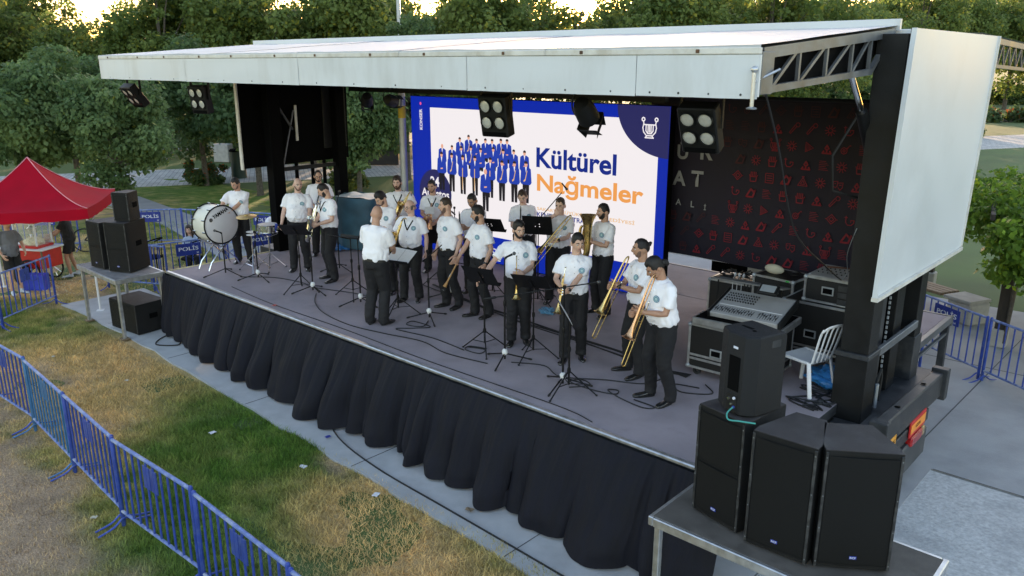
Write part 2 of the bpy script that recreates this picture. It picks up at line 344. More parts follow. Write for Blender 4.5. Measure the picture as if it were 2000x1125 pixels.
# promenade, paths
pm = bpy.data.materials.new('pavers'); pm.use_nodes = True; t = pm.node_tree; bt = t.nodes.new('ShaderNodeTexBrick'); tc = t.nodes.new('ShaderNodeTexCoord'); mp = t.nodes.new('ShaderNodeMapping'); mp.inputs['Rotation'].default_value = (0, 0, R(31)); t.links.new(tc.outputs['Object'], mp.inputs[0]); t.links.new(mp.outputs[0], bt.inputs[0])
bt.inputs['Color1'].default_value = (.52, .50, .46, 1); bt.inputs['Color2'].default_value = (.36, .35, .33, 1); bt.inputs['Mortar'].default_value = (.12, .12, .12, 1); bt.inputs['Scale'].default_value = 1.2; bt.inputs['Mortar Size'].default_value = .012
t.links.new(bt.outputs[0], t.nodes['Principled BSDF'].inputs['Base Color']); t.nodes['Principled BSDF'].inputs['Roughness'].default_value = .75; MATS['pavers'] = pm
def pl(p, t_, off): d = Vector((21, 38.4)).normalized(); n = Vector((-d.y, d.x)); q = Vector(p)+d*t_+n*off; return (q.x, q.y)
B0 = (-32, 18.4)
slab('promenade', [pl(B0, -40, 0), pl(B0, 90, 0), pl(B0, 90, 7.5), pl(B0, -40, 5.2)], .0, 'pavers', .03)
slab('far_path', [pl(B0, -40, 15), pl(B0, 100, 18), pl(B0, 100, 19.6), pl(B0, -40, 16.4)], .0, 'path', .03)
slab('path', [(-38, 13.4), (-31.5, 13.1), (-24, 12.35), (-15.7, 11.6), (-15.7, 9.2), (-19.6, 10.1), (-25.6, 11.2), (-38, 11.9)], .012, 'path', .04)

# ---------------------------------------------------------------- trees
leaf_m = attr_mat('leaf', .5, 2.5, .2, trans=.56)
leaf_m.node_tree.nodes['Principled BSDF'].inputs['Specular IOR Level'].default_value = .22
def leaf_cloud(lumps, n, size, base=(.040, .082, .030), tip=(.105, .165, .065), droop=.5, yellow=.06, hue=None):
    w = np.array([l[3]**2 for l in lumps]); w /= w.sum(); idx = rng.choice(len(lumps), n, p=w); Lc = np.array([l[:3] for l in lumps])[idx]; Lr = np.array([l[3] for l in lumps])[idx]
    d = rng.normal(size=(n, 3)); d /= np.linalg.norm(d, axis=1, keepdims=True); r = Lr*rng.uniform(.35, 1.08, n)**.7; P = Lc+d*r[:, None]*np.array([1, 1, .8])
    nrm = d*.7+rng.normal(size=(n, 3))*.6+np.array([0, 0, .35]); nrm /= np.linalg.norm(nrm, axis=1, keepdims=True)
    t = rng.normal(size=(n, 3))+np.array([0, 0, -droop*1.6]); t -= nrm*(t*nrm).sum(1, keepdims=True); t /= np.linalg.norm(t, axis=1, keepdims=True); b = np.cross(nrm, t)
    s = size*rng.uniform(.6, 1.35, n)[:, None]; V = np.stack([P, P+t*s*.5+b*s*.36-nrm*s*.06, P+t*s-nrm*s*.12, P+t*s*.5-b*s*.36-nrm*s*.06], 1).reshape(-1, 3)
    F = np.arange(4*n).reshape(-1, 4); lum = rng.random(len(lumps))[idx]*.6+rng.random(n)*.55; lum = np.clip(lum, 0, 1)[:, None]
    c = np.array(base)*(1-lum)+np.array(tip)*lum; yl = rng.random(n) < yellow; c[yl] = c[yl]*np.array([1.9, 1.35, .7]); return V, F, np.repeat(c, 4, 0)
def crown_lumps(c, r, k, s, seed):
    rg = np.random.default_rng(seed); out = []
    for i in range(k):
        d = rg.normal(size=3); d /= np.linalg.norm(d); q = rg.uniform(.35, 1)**.5; sc = .62+.50*rg.random()**1.5
        out.append((c[0]+d[0]*r[0]*q*sc, c[1]+d[1]*r[1]*q*sc, c[2]+d[2]*r[2]*q*sc, s*rg.choice((.5, .7, .9, 1.1, 1.35))*rg.uniform(.85, 1.15)))
    return out
def make_tree(seed, H, cr, cz, crz, k, ls, n, leaf, trunk, **kw):
    rg = random.Random(seed); c = (0, 0, cz); lumps = crown_lumps(c, (cr, cr, crz), k, ls, seed); V, F, cl = leaf_cloud(lumps, n, leaf, **kw)
    cm = fastmesh('crown', V, F, leaf_m, cl); b = MB(); top = cz+crz*.5
    b.tube([(0, 0, -.1), (.02, 0, .15), (.03*rg.uniform(-1, 1), .02, cz-crz*.7), (.08*rg.uniform(-1, 1), .05, cz), (.1, 0, top)], [trunk*1.35, trunk*1.05, trunk*.85, trunk*.6, trunk*.15], 9)
    for i in range(9):
        l = lumps[rg.randrange(len(lumps))]; z0 = cz-crz*.75+(l[2]-(cz-crz*.75))*.35; z0 = max(z0, cz-crz*.8)
        b.tube([(0, 0, z0), (l[0]*.45, l[1]*.45, z0+(l[2]-z0)*.6), (l[0]*.9, l[1]*.9, l[2])], [trunk*.45, trunk*.28, trunk*.06], 6)
    return b.mesh('trunk', 'bark'), cm
def plant_tree(v, loc, sc, rz, label, group=None, name='leafy_tree', szz=None):
    t = thing(name, label, 'tree', loc, rz, group); t.scale = (sc, sc, szz or sc); obj('trunk', v[0], t); obj('crown', v[1], t); return t
near = [make_tree(11+i, 5.6, 1.85, 3.05, 1.85, 62, .50, 19000, .145, .10, droop=1.0, base=(.068, .135, .050), tip=(.215, .310, .125), yellow=.01) for i in range(3)]
mid = [make_tree(31+i, 7.5, 2.2, 3.9, 2.5, 46, .62, 13000, .18, .12, droop=.6, base=(.055, .112, .042), tip=(.150, .225, .090), yellow=.02) for i in range(2)]
far = [make_tree(51+i, 11, 3.5, 6.2, 4.8, 70, .92, 14500, .25, .17, droop=.4, base=(.070, .125, .030), tip=(.200, .265, .078), yellow=.07) for i in range(3)]
thin = [make_tree(71, 11, 3.5, 6.8, 4.4, 50, .8, 7000, .25, .17, droop=.4, base=(.070, .115, .028), tip=(.19, .235, .065), yellow=.12)]
def gp(px, d): r = (px-1000)/1555/1.0392; return (d*(r*math.cos(HEAD)-math.sin(HEAD)), d*(r*math.sin(HEAD)+math.cos(HEAD)), 0)
plant_tree(near[0], gp(35, 27), 1.12, .4, 'leafy broad tree at the left edge, behind the red tent')
plant_tree(near[1], gp(205, 26), 1.0, 2.1, 'low leafy tree with hanging leaves between red tent and stage')
plant_tree(near[2], gp(120, 31), 1.12, 4.0, 'leafy tree behind the gap of the two nearest trees at left')
plant_tree(mid[0], gp(378, 34), .92, 1.0, 'thin trunked young tree on lawn left of the black end wall', name='young_tree')
plant_tree(mid[1], gp(487, 31.5), 1.0, 3.0, 'grey trunked tree just left of the black stage end wall', name='young_tree')
plant_tree(near[2], gp(690, 30), .98, 5.2, 'leafy tree between black end wall and the screen', szz=1.05)
plant_tree(mid[0], gp(790, 36), 1.05, 2.6, 'pale trunked tree close beside the grey pole at the screen', name='young_tree')
plant_tree(mid[1], gp(600, 40), 1.1, .6, 'tree standing on far lawn behind the black end wall', name='young_tree')
GRP = 'trees in the dense rows behind the stage roof'
k = 0
for px, d, sc, v in [(-60, 46, 1.0, 0), (60, 50, .98, 1), (140, 47, .76, 2), (228, 49, .66, 0), (318, 46, .97, 1), (420, 50, 1.05, 2), (510, 47, 1.0, 0), (604, 50, .80, 1), (690, 46, 1.05, 2), (775, 50, .95, 0), (852, 52, .76, 1), (945, 46, 1.0, 2), (1030, 50, .96, 0), (1120, 47, .88, 3), (1215, 50, .96, 1), (1310, 46, 1.0, 2), (1400, 50, .95, 0), (1500, 47, .98, 1), (1590, 50, .92, 2), (1690, 62, 1.0, 0), (1790, 66, 1.1, 1), (1880, 88, 1.25, 2), (1975, 92, 1.3, 0), (2080, 90, 1.3, 1)]:
    vv = thin[0] if v == 3 else far[v]; k += 1
    plant_tree(vv, gp(px, d), sc, k*1.9, 'leafy tree in the dense rows behind the stage roof', GRP)
for px, d, sc, v in [(0, 74, 1.15, 2), (110, 78, .92, 0), (178, 84, .72, 1), (262, 80, .88, 2), (360, 76, 1.25, 0), (470, 80, 1.25, 1), (560, 76, 1.0, 2), (640, 82, .90, 0), (740, 78, 1.25, 1), (825, 82, .95, 2), (905, 78, 1.0, 1), (990, 82, 1.05, 2), (1085, 78, .98, 3), (1170, 82, 1.0, 3), (1260, 78, 1.0, 3), (1350, 82, 1.2, 1), (1450, 80, 1.25, 0), (1550, 82, 1.2, 2), (1650, 90, 1.3, 1), (1750, 104, 1.5, 0), (1850, 118, 1.6, 1), (1940, 122, 1.7, 2), (2030, 120, 1.6, 0)]:
    vv = thin[0] if v == 3 else far[v]; k += 1
    plant_tree(vv, gp(px, d), sc, k*2.3, 'leafy tree in the dense rows behind the stage roof', GRP)
# ---------------------------------------------------------------- far garden furniture
def bush(name, label, cat, loc, r, n, leaf, seed, k=14, ls=.3, fl=None, group=None, stem=True, **kw):
    t = thing(name, label, cat, loc, 0, group); lumps = [(x, y, max(z, .12), s) for x, y, z, s in crown_lumps((0, 0, r[2]*.8), r, k, ls, seed)]
    V, F, c = leaf_cloud(lumps, n, leaf, **kw)
    if fl is not None: q = rng.random(len(F)) < fl[1]; q &= (V[::4][:, 2] > r[2]*.6); c[np.repeat(q, 4)] = fl[0]
    obj('foliage', fastmesh('foliage', V, F, leaf_m, c), t); b = MB()
    if stem:
        for i in range(5): a = i*1.26; b.tube([(0, 0, -.03), (math.cos(a)*r[0]*.3, math.sin(a)*r[1]*.3, r[2]*.6), (math.cos(a)*r[0]*.6, math.sin(a)*r[1]*.6, r[2]*1.1)], [.03, .02, .008], 5)
        b.build('stem', 'bark', t)
    return t
bush('flower_bed', 'low shrub bed with orange flowers beside the promenade at left', 'flower bed', (-33.4, 16.9, 0), (1.6, 1.2, .55), 3500, .14, 5, fl=((.45, .09, .02), .10))
bush('flower_bed', 'far shrub bed with orange flowers right of the white end panel', 'flower bed', gp(1990, 72), (3.6, 1.6, .7), 3000, .3, 6, k=18, ls=.6, fl=((.4, .1, .03), .12))
bush('shrub', 'small dark shrub on the lawn edge right of the white end panel', 'shrub', gp(1915, 57), (1.2, 1, .5), 1800, .2, 8, ls=.4)
bush('hedge', 'dark hedge behind the far benches left of the stage', 'hedge', gp(470, 44), (4.2, 1.0, .7), 3500, .25, 9, k=26, ls=.6)
bush('shrub', 'low yellow green shrub under the tree left of the screen', 'shrub', gp(672, 33), (1.2, .9, .6), 2200, .15, 10, ls=.35, tip=(.2, .22, .05))
for px, d, l, w_ in ((120, 60, 'tall far hedge behind the trees at the left edge', 9), (360, 58, 'tall far hedge seen between trunks left of the stage', 8), (1400, 57, 'tall far hedge behind the banner, seen beneath the truss, left', 7), (1560, 58, 'tall far hedge behind the banner, seen beneath the truss, middle', 7), (1720, 60, 'tall far hedge behind the banner, seen beneath the truss, right', 7), (1905, 104, 'tall far hedge beyond the right lawn, nearer the white panel', 9), (2010, 104, 'tall far hedge beyond the right lawn at frame edge', 9)):
    h_ = bush('hedge', l, 'hedge', gp(px, d), (w_, 1.6, 2.1 if w_ == 7 else 1.5), 7000, .34, px, k=46, ls=1.0, tip=(.13, .19, .06)); h_.rotation_euler = (0, 0, HEAD)
def block(name, label, cat, loc, d, m, rz=0, bev=.03): t = MB().box((0, 0, d[2]/2), d, bev).build(name, m); t.location = loc; t.rotation_euler = (0, 0, rz); return tag(t, label, cat)
block('stone_block', 'pale stone block at the promenade edge left of the stage', 'stone block', gp(419, 42.5), (.9, .5, .95), 'stone', .5)
t = thing('litter_bin', 'dark green litter bin on the promenade left of the stage end wall', 'bin', gp(447, 36.4), .4)
MB().prism([(.33*math.cos(a*PI/6), .33*math.sin(a*PI/6)) for a in range(12)], 0, 1.25).build('body', mat('bin_green', (.015, .04, .032), .5), t); MB().lathe([(.0, 1.33), (.3, 1.31), (.36, 1.25), (.36, 1.2)], 16).build('rim', 'black_matte', t)
t = thing('park_bench', 'long low timber bench on the far lawn left of the stage', 'bench', gp(355, 44), .9)
for i in range(3): MB().box((0, -.16+i*.16, .45), (3.2, .13, .05), .01).build('slat', 'wood', t)
for x in (-1.4, 1.4): MB().box((x, 0, .21), (.3, .45, .42), .02).build('leg', 'stone', t)
# far dark festival sign
def at_plane(t, lines): pass
mat('sign_black', (.012, .012, .014), .5, 0, .2, 2); mat('print_grey', (.42, .42, .43), .6); mat('print_pale', (.55, .57, .6), .6)
t = thing('festival_board', 'black board with pale lettering standing beyond the tree left of the screen', 'sign board', gp(724, 41), HEAD)
MB().box((0, 0, 1.0), (2.4, .2, 1.95), .02).build('board', 'sign_black', t)
for s_, z in (('KÜLTÜR', 1.35), ('SANAT', .82)):
    o = obj('lettering', text_mesh(s_, .34, 'print_pale', .006, space=1.35), t, (-.98 if s_[0] == 'K' else -.72, -.106, z), (R(90), 0, 0))
# lamp post above roof
t = thing('lamp_post', 'tall grey steel lamp post rising behind the stage roof', 'lamp post', gp(782, 40))
MB().tube([(0, 0, 0), (0, 0, 5), (0, 0, 11)], [.13, .11, .08], 12).build('pole', 'galvanized', t); MB().lathe([(.2, 0), (.2, .05), (.14, .08), (.13, .4)], 12).build('base', 'galvanized', t)
MB().bar((0, 0, 10.9), (1.0, .3, 11.2), .06).build('arm', 'galvanized', t); MB().box((1.2, .36, 11.22), (.6, .25, .1), .03).build('lamp_head', 'galvanized', t)
# pergola with climber, stone bench
t = thing('pergola', 'dark timber pergola on concrete footings at the right edge', 'pergola', (-2.7, 16.3, 0))
for x, y in ((-2.7, 16.3), (-4.9, 19.9), (.4, 16.6)):
    wpart(MB().box((x, y, 1.35), (.17, .17, 2.2), .012), 'post', 'timber_dark', t); wpart(MB().box((x, y, .19), (.27, .27, .34), .02), 'footing', 'stone', t)
wpart(MB().bar((-3.1, 16.25, 2.4), (1.5, 16.7, 2.4), .12, .16), 'beam', 'timber_dark', t); wpart(MB().bar((-5.0, 19.9, 2.4), (1.3, 20, 2.4), .12, .16), 'beam', 'timber_dark', t)
for i in range(5): wpart(MB().bar((-2.9+i, 15.2, 2.55), (-4.0+i, 20.4, 2.55), .07, .1), 'rafter', 'timber_dark', t)
lum = []
for _ in range(130):
    yy = rng.uniform(14.9, 20.2); lum.append((-3.35-(yy-15)*.27+rng.random()*4.4, yy, 2.45+rng.uniform(-.15, .28), rng.uniform(.28, .5)))
lum += [(rng.uniform(-2.95, -.6), rng.uniform(14.75, 15.4), rng.uniform(1.55, 2.4), rng.uniform(.2, .34)) for _ in range(34)]+[(rng.uniform(-2.3, .2), rng.uniform(17.3, 18.4), rng.uniform(.3, 2.2), .36) for _ in range(34)]
V, F, c = leaf_cloud(lum, 44000, .11, base=(.055, .125, .022), tip=(.20, .34, .045), droop=.9, yellow=.05)
t = thing('climbing_plant', 'bright green climber spilling over the pergola at the right edge', 'climber'); obj('foliage', fastmesh('foliage', V, F, leaf_m, c), t)
b = MB(); b.tube([(-2.6, 16.2, 0), (-2.55, 16.15, 1.2), (-2.3, 16.3, 2.5), (-1, 17, 2.7)], [.035, .03, .025, .01], 6); b.build('stem', 'bark', t)
t = thing('stone_bench', 'stone bench with timber seat behind the right barrier', 'bench', (-4.55, 18.0, .024), R(-26))
for x in (-1.15, 1.15): MB().box((x, 0, .22), (.55, .55, .44), .03).build('support', 'stone', t)
for i in range(4): MB().box((-.35, -.2+i*.135, .475), (2.1, .115, .06), .01).build('slat', 'wood', t)
MB().box((1.1, 0, .475), (.62, .6, .06), .01).build('seat_slab', 'stone', t)
# far parked cars beyond the lawn at right
def far_car(px, d, rz, m, label):
    t = thing('parked_car', label, 'car', gp(px, d), rz, 'cars parked far beyond the lawn'); pr = [(-2.1, .35), (-2.1, .8), (-1.3, .95), (-.8, 1.42), (.7, 1.45), (1.3, .95), (2.05, .8), (2.1, .35)]
    Mx = Matrix.Rotation(R(90), 4, 'X'); MB().prism(pr, -.85, .85, Mx).build('body', m, t)
    MB().prism([(-1.15, .98), (-.76, 1.36), (.64, 1.38), (1.12, .98)], -.86, .86, Mx).build('window', mat('car_glass', (.03, .04, .05), .1), t)
    for x in (-1.3, 1.3):
        for y in (-.8, .8): MB().lathe([(0, -.1), (.3, -.1), (.33, 0), (.3, .1), (0, .1)], 14, Matrix.Translation((x, y, .33)) @ Mx).build('wheel', 'rubber', t)
mat('car_white', (.6, .63, .66), .3); mat('car_blue', (.10, .2, .42), .3)
far_car(1985, 112, .7, 'car_blue', 'blue car far beyond the lawn at right edge'); far_car(1945, 116, .7, 'car_white', 'pale car far beyond the lawn, left of blue car')
# ---------------------------------------------------------------- mobile stage trailer
def xb(x0, x1, y0, y1, z0, z1, bev=.006): return MB().box(((x0+x1)/2, (y0+y1)/2, (z0+z1)/2), (x1-x0, y1-y0, z1-z0), bev)
ST = 1.2
def slabx_(x0, x1, q):                          # quad in YZ given thickness in X
    b = MB(); vs = [(x0, y, z) for y, z in q]+[(x1, y, z) for y, z in q]; b.add(vs, [(3, 2, 1, 0), (4, 5, 6, 7), (0, 1, 5, 4), (1, 2, 6, 5), (2, 3, 7, 6), (3, 0, 4, 7)]); return b
S = thing('mobile_stage', 'fold-out trailer stage with white roof wing and grey carpeted deck', 'stage', (-9, 9, 0))
dk = MB(); dk.grid(lambda u, v: (-14.83+u*11.85, 6.53+v*5.17, ST+.002*math.sin(u*40)*math.sin(v*17)), 60, 26); wpart(dk, 'deck', 'carpet', S)
wpart(xb(-14.83, -2.98, 6.5, 11.7, 1.07, 1.19), 'deck_frame', 'chassis_steel', S)
wpart(xb(-14.86, -2.98, 6.455, 6.53, 1.165, 1.212, .012), 'edge_trim', 'aluminium', S)
wpart(xb(-14.9, -14.84, 6.56, 8.7, 1.16, 1.21, .01), 'side_trim', mat('worn_yellow', (.45, .38, .2), .7, 0, .3, 8), S)
wpart(xb(-10.5, -2.98, 11.72, 13.5, 1.1, ST), 'rear_deck', 'carpet', S)
wpart(xb(-10.5, -2.9, 13.5, 13.56, 1.05, 1.21), 'rear_deck_rail', 'steel_grey', S); wpart(xb(-2.975, -2.9, 11.75, 13.49, 1.1, 1.21), 'rear_deck_rail', 'steel_grey', S); wpart(xb(-2.97, -2.92, 11.75, 13.45, .93, .97), 'rear_deck_brace', 'steel_grey', S)
for x, y in ((-2.96, 13.4), (-6.5, 13.4), (-10.3, 13.4), (-14.6, 6.8), (-11.5, 6.8), (-8.2, 6.8), (-4.9, 6.8)): wpart(xb(x-.05, x+.05, y-.05, y+.05, .02, 1.09), 'deck_leg', 'chassis_steel', S)
wpart(xb(-16.1, -3.05, 9.2, 11.5, .72, 1.065), 'chassis', 'chassis_steel', S)
for x in (-4.6, -6.0): 
    for y in (9.35, 11.3): wpart(MB().lathe([(.12, -.13), (.42, -.13), (.5, -.1), (.5, .1), (.42, .13), (.12, .13)], 22, Matrix.Translation((x, y, .52)) @ Matrix.Rotation(R(90), 4, 'X')), 'wheel', 'rubber', S)
# roof wing
XL, XR, YF, YR, ZF, ZR = -16.0, -2.97, 6.2, 9.4, 5.185, 5.425
def roof_pt(x, v, dz=0): return (x, YF+(YR-YF)*v, ZF+(ZR-ZF)*v+dz)
seams = [XL, -13.75, -11.6, -9.478, -7.4, -5.2, XR]
for i in range(6):
    a, b_ = seams[i]+.004, seams[i+1]-.004; m = MB(); s = i*1.3
    m.grid(lambda u, v: roof_pt(a+(b_-a)*u, v, .012*noise.noise(Vector((u*3+i*3.1, v*3, 5)))+.004*(i % 2)), 14, 10); m.grid(lambda u, v: roof_pt(b_-(b_-a)*u, v, -.035), 2, 2)
    m.grid(lambda u, v: roof_pt(a+(b_-a)*u, 0, -.035*(1-v)+v*(.012*noise.noise(Vector((u*3+i*3.1, 0, 5)))+.004*(i % 2))), 14, 1); wpart(m, 'roof_sheet', 'roof_white', S)
m = MB(); m.bar((XL, YR+.02, ZR+.02), (XR+.02, YR+.02, ZR+.02), .05, .12); wpart(m, 'ridge_cap', 'white_panel', S)
m = MB(); m.quad(roof_pt(XR-.01, 0, -.05), roof_pt(XL+.01, 0, -.05), roof_pt(XL+.01, 1, -.05), roof_pt(XR-.01, 1, -.05)); wpart(m, 'roof_liner', 'black_matte', S)
fs = [XL, -12.656, -9.478, -6.293, -4.139, XR]
for i in range(5):
    a, b_ = fs[i]+.004, fs[i+1]-.004; m = xb(a, b_, YF+.006, YF+.035, 4.785, 5.115, .002); wpart(m, 'fascia_core', 'white_panel', S)
    m = MB(); m.grid(lambda u, v: (a+(b_-a)*u, YF-.002+.005*noise.noise(Vector((u*4+i*9, v*1.5, 1))), 4.768+.006*noise.noise(Vector((u*5+i*4, 3, 0)))*(1-v)-.004*(i % 2)*(1-v)+.347*v), 30, 6); f = wpart(m, 'fascia_panel', 'fascia_white', S, 180)
    for k in range(4):
        x = a+(b_-a)*(k+.5)/4; r = MB().lathe([(0, .006), (.009, .004), (.011, 0)], 8, Matrix.Translation((x, YF-.001, 4.80)) @ Matrix.Rotation(R(90), 4, 'X')); r.v = [v-S.location for v in r.v]; r.build('rivet', 'chassis_steel', f)
for i in range(6):
    a, b_ = seams[i]+.002, seams[i+1]-.002; wpart(xb(a, b_, YF-.012, YF+.03, 5.118, 5.172, .006), 'gutter_rail', 'white_trim', S)
    for k in (.2, .75): wpart(MB().box((a+(b_-a)*k, YF-.016, 5.145), (.035, .012, .03), .004), 'gutter_clip', mat('rust', (.12, .06, .03), .8, 0, .4, 30), S)
# side trusses
def truss(x, full):
    m = MB(); m.bar((x, 6.27, 5.125), (x, 9.35, 5.36), .05, .09); wpart(m, 'truss_chord', 'steel_grey', S)
    m = MB(); m.bar((x, 6.42, 4.84), (x, 8.8, 4.965), .05, .06); wpart(m, 'truss_chord', 'steel_grey', S)
    m = MB(); m.bar((x, 8.78, 4.96), (x, 9.25, 5.32), .045, .05); wpart(m, 'truss_brace', 'steel_grey', S)
    wpart(xb(x-.03, x+.03, 6.24, 6.46, 4.80, 5.14), 'truss_plate', 'steel_grey', S)
    tz = lambda y: 5.125+(y-6.27)*.0763-.03; bz = lambda y: 4.84+(y-6.42)*.0525+.02
    ys = [6.46, 7.0, 7.6, 8.22, 8.72]
    for i, y in enumerate(ys):
        if i: m = MB(); m.bar((x, y, bz(y)), (x, y, tz(y)), .03, .035, up=(0, 1, 0)); wpart(m, 'truss_upright', 'steel_grey', S)
        if i < 4: y2 = ys[i+1]-.06; m = MB(); m.bar((x-.004, y+.05, bz(y+.05)), (x-.004, y2, tz(y2)), .026, .032); wpart(m, 'truss_diagonal', 'steel_grey', S)
for x in (-3.0, -6.3, -9.55, -12.8, -15.95): truss(x, 0)
wpart(slabx_(-3.06, -3.045, [(6.45, 4.86), (8.8, 4.98), (9.3, 5.34), (6.45, 5.10)]), 'truss_liner', 'black_matte', S, 0)
# front latch
m = MB(); m.tube([(-3.0, 6.17, 4.70), (-3.0, 6.17, 4.98)], .016, 8); m.ell((-3.0, 6.17, 5.0), (.03, .03, .03), 8, 6); m.lathe([(.04, 0), (.045, .01), (.02, .02)], 10, c=(-3.0, 6.17, 4.69)); m.tube([(-3.0, 6.16, 4.9), (-2.94, 6.5, 5.0)], .012, 6); wpart(m, 'latch', 'aluminium', S)
# centre roof and end walls
wpart(xb(-16, -2.74, 9.47, 12.45, 5.33, 5.40), 'centre_roof', 'white_panel', S)
def slabx(x0, x1, q):                          # quad in YZ given thickness in X
    b = MB(); vs = [(x0, y, z) for y, z in q]+[(x1, y, z) for y, z in q]; b.add(vs, [(3, 2, 1, 0), (4, 5, 6, 7), (0, 1, 5, 4), (1, 2, 6, 5), (2, 3, 7, 6), (3, 0, 4, 7)]); return b
def wav(u, v): y0 = 8.78+.17*v; y1 = 12.15+.33*v; return (-2.655-.006*math.sin(u*6+v*3), y0+(y1-y0)*u, 2.60+2.79*v)
m = MB(); m.grid(wav, 14, 14); wpart(m, 'end_panel', 'white_panel', S, 60)
wpart(slabx(-2.70, -2.668, [(8.78, 2.58), (12.15, 2.58), (12.48, 5.39), (8.95, 5.39)]), 'end_panel_core', 'black_paint', S, 0)
m = MB(); m.bar((-2.66, 8.76, 2.575), (-2.66, 12.17, 2.575), .07, .045); wpart(m, 'end_panel_rail', 'white_trim', S)
m = MB(); m.bar((-2.66, 8.765, 2.6), (-2.66, 8.935, 5.39), .05, .03); wpart(m, 'end_panel_edge', 'white_panel', S)
m = MB(); m.bar((-2.66, 12.16, 2.6), (-2.66, 12.49, 5.39), .05, .02); wpart(m, 'end_panel_edge', 'white_trim', S)
wpart(xb(-3.03, -2.715, 8.97, 9.28, 1.86, 5.34), 'lift_post', 'black_paint', S); wpart(xb(-3.06, -2.70, 8.94, 9.31, 1.02, 1.80), 'lift_post_sleeve', 'black_paint', S); wpart(xb(-3.075, -2.69, 8.925, 9.325, 1.80, 1.86), 'lift_post_flange', 'chassis_steel', S)
wpart(xb(-3.0, -2.72, 10.75, 11.02, 1.0, 5.34), 'lift_post', 'black_paint', S); wpart(xb(-3.02, -2.70, 10.73, 11.04, .98, 1.62), 'lift_post_sleeve', 'chassis_steel', S)
wpart(xb(-2.98, -2.93, 9.33, 10.72, 1.04, 5.3), 'end_wall', 'black_matte', S); wpart(xb(-2.98, -2.93, 11.03, 12.3, 2.62, 5.3), 'end_wall', 'black_matte', S)
wpart(xb(-2.74, -2.69, 9.32, 10.74, 1.76, 1.86), 'cross_bar', 'steel_grey', S); wpart(xb(-2.90, -2.80, 9.55, 9.7, 1.06, 2.6), 'guide_rail', 'chassis_steel', S); wpart(xb(-2.90, -2.80, 10.1, 10.4, 1.06, 2.6), 'guide_rail', 'black_paint', S)
for i in range(24): wpart(MB().box((-2.785, 9.76, 1.12+i*.062), (.02, .02, .035)), 'rack_tooth', 'galvanized', S)
m = MB(); m.tube([(-2.76, 9.5, 1.06), (-2.74, 9.52, 1.4), (-2.74, 9.62, 1.5), (-2.75, 9.7, 1.38), (-2.76, 9.7, 1.06)], .018, 6); wpart(m, 'hydraulic_hose', 'rubber', S)
m = MB(); m.tube([(-2.72, 9.47, 1.06), (-2.72, 9.47, 1.36)], .022, 8); wpart(m, 'hydraulic_valve', 'galvanized', S)
m = MB(); m.tube([(-3.06, 8.42, 4.95), (-3.06, 8.86, 4.55)], .032, 10); wpart(m, 'ram_rod', 'chrome', S)
m = MB(); m.tube([(-3.06, 8.85, 4.56), (-3.06, 9.75, 3.55)], .06, 12); wpart(m, 'ram_barrel', 'black_paint', S)
m = MB(); m.tube([(-3.1, 8.85, 4.5), (-3.22, 8.6, 4.1), (-3.25, 8.8, 3.7), (-3.12, 9.4, 3.55)], .012, 6); wpart(m, 'hydraulic_hose', 'rubber', S)
# tail of the trailer
wpart(xb(-3.0, -2.5, 8.9, 11.35, .93, 1.03), 'tail_bed', 'chassis_steel', S)
wpart(xb(-2.97, -2.46, 8.72, 8.9, .80, 1.05), 'tail_side', 'chassis_steel', S)
m = MB(); m.bar((-2.42, 8.72, 1.06), (-2.42, 10.95, 1.0), .14, .33, bev=.015); bo = wpart(m, 'bumper_beam', 'chassis_steel', S)
m = MB(); m.bar((-2.40, 10.93, 1.0), (-2.40, 11.06, 1.0), .2, .42, bev=.01); wpart(m, 'bumper_end', 'chassis_steel', S)
m = MB(); m.bar((-2.40, 8.58, 1.06), (-2.40, 8.70, 1.06), .2, .42, bev=.01); wpart(m, 'bumper_end', 'chassis_steel', S)
for y in (9.3, 10.3): wpart(MB().lathe([(0, .003), (.03, .002), (.034, 0)], 12, c=(-2.42, y, 1.205+(9.8-y)*.02)), 'bolt_hole', 'black_matte', S)
wpart(xb(-2.42, -2.36, 8.6, 10.5, .66, .82, .008), 'tail_plate', 'chassis_steel', S); wpart(xb(-2.5, -2.34, 8.7, 10.45, .22, .60, .02), 'underrun_bar', mat('underrun', (.06, .065, .07), .5, .3, .3, 5, dark=(.14, .14, .14)), S)
wpart(xb(-2.352, -2.345, 8.66, 9.14, .83, .95, .001), 'warning_plate', mat('plate_yellow', (.70, .30, .03), .5, 0, .15, 9), S)
def on_x(body, x, y, z, wd, hg, m, par, wt=0):   # lettering on a face that looks toward +X
    o = obj('lettering', text_mesh(body, .1, m, wt), par, Vector((x, y, z))-S.location, (R(90), 0, R(90))); fit_text(o, wd, hg); return o
on_x('GENİŞ ARAÇ', -2.343, 8.69, .862, .42, .055, 'black_matte', S, .002)
tl = wpart(xb(-2.352, -2.335, 9.66, 10.27, .70, .90, .002), 'marker_board', mat('marker_red', (.55, .02, .02), .45), S); wpart(xb(-2.333, -2.329, 9.68, 10.25, .745, .86, .001), 'marker_panel', mat('marker_orange', (.85, .28, .03), .45), S)
on_x('UZUN', -2.327, 9.85, .785, .18, .04, 'black_matte', S, .002)
wpart(xb(-2.40, -2.31, 9.72, 10.14, .56, .69, .02), 'tail_light', mat('lamp_red', (.35, .012, .012), .25, 0, .1, coat=.5), S); wpart(xb(-2.40, -2.315, 10.15, 10.25, .56, .69, .015), 'indicator_light', mat('lamp_amber', (.35, .22, .08), .25, coat=.5), S)
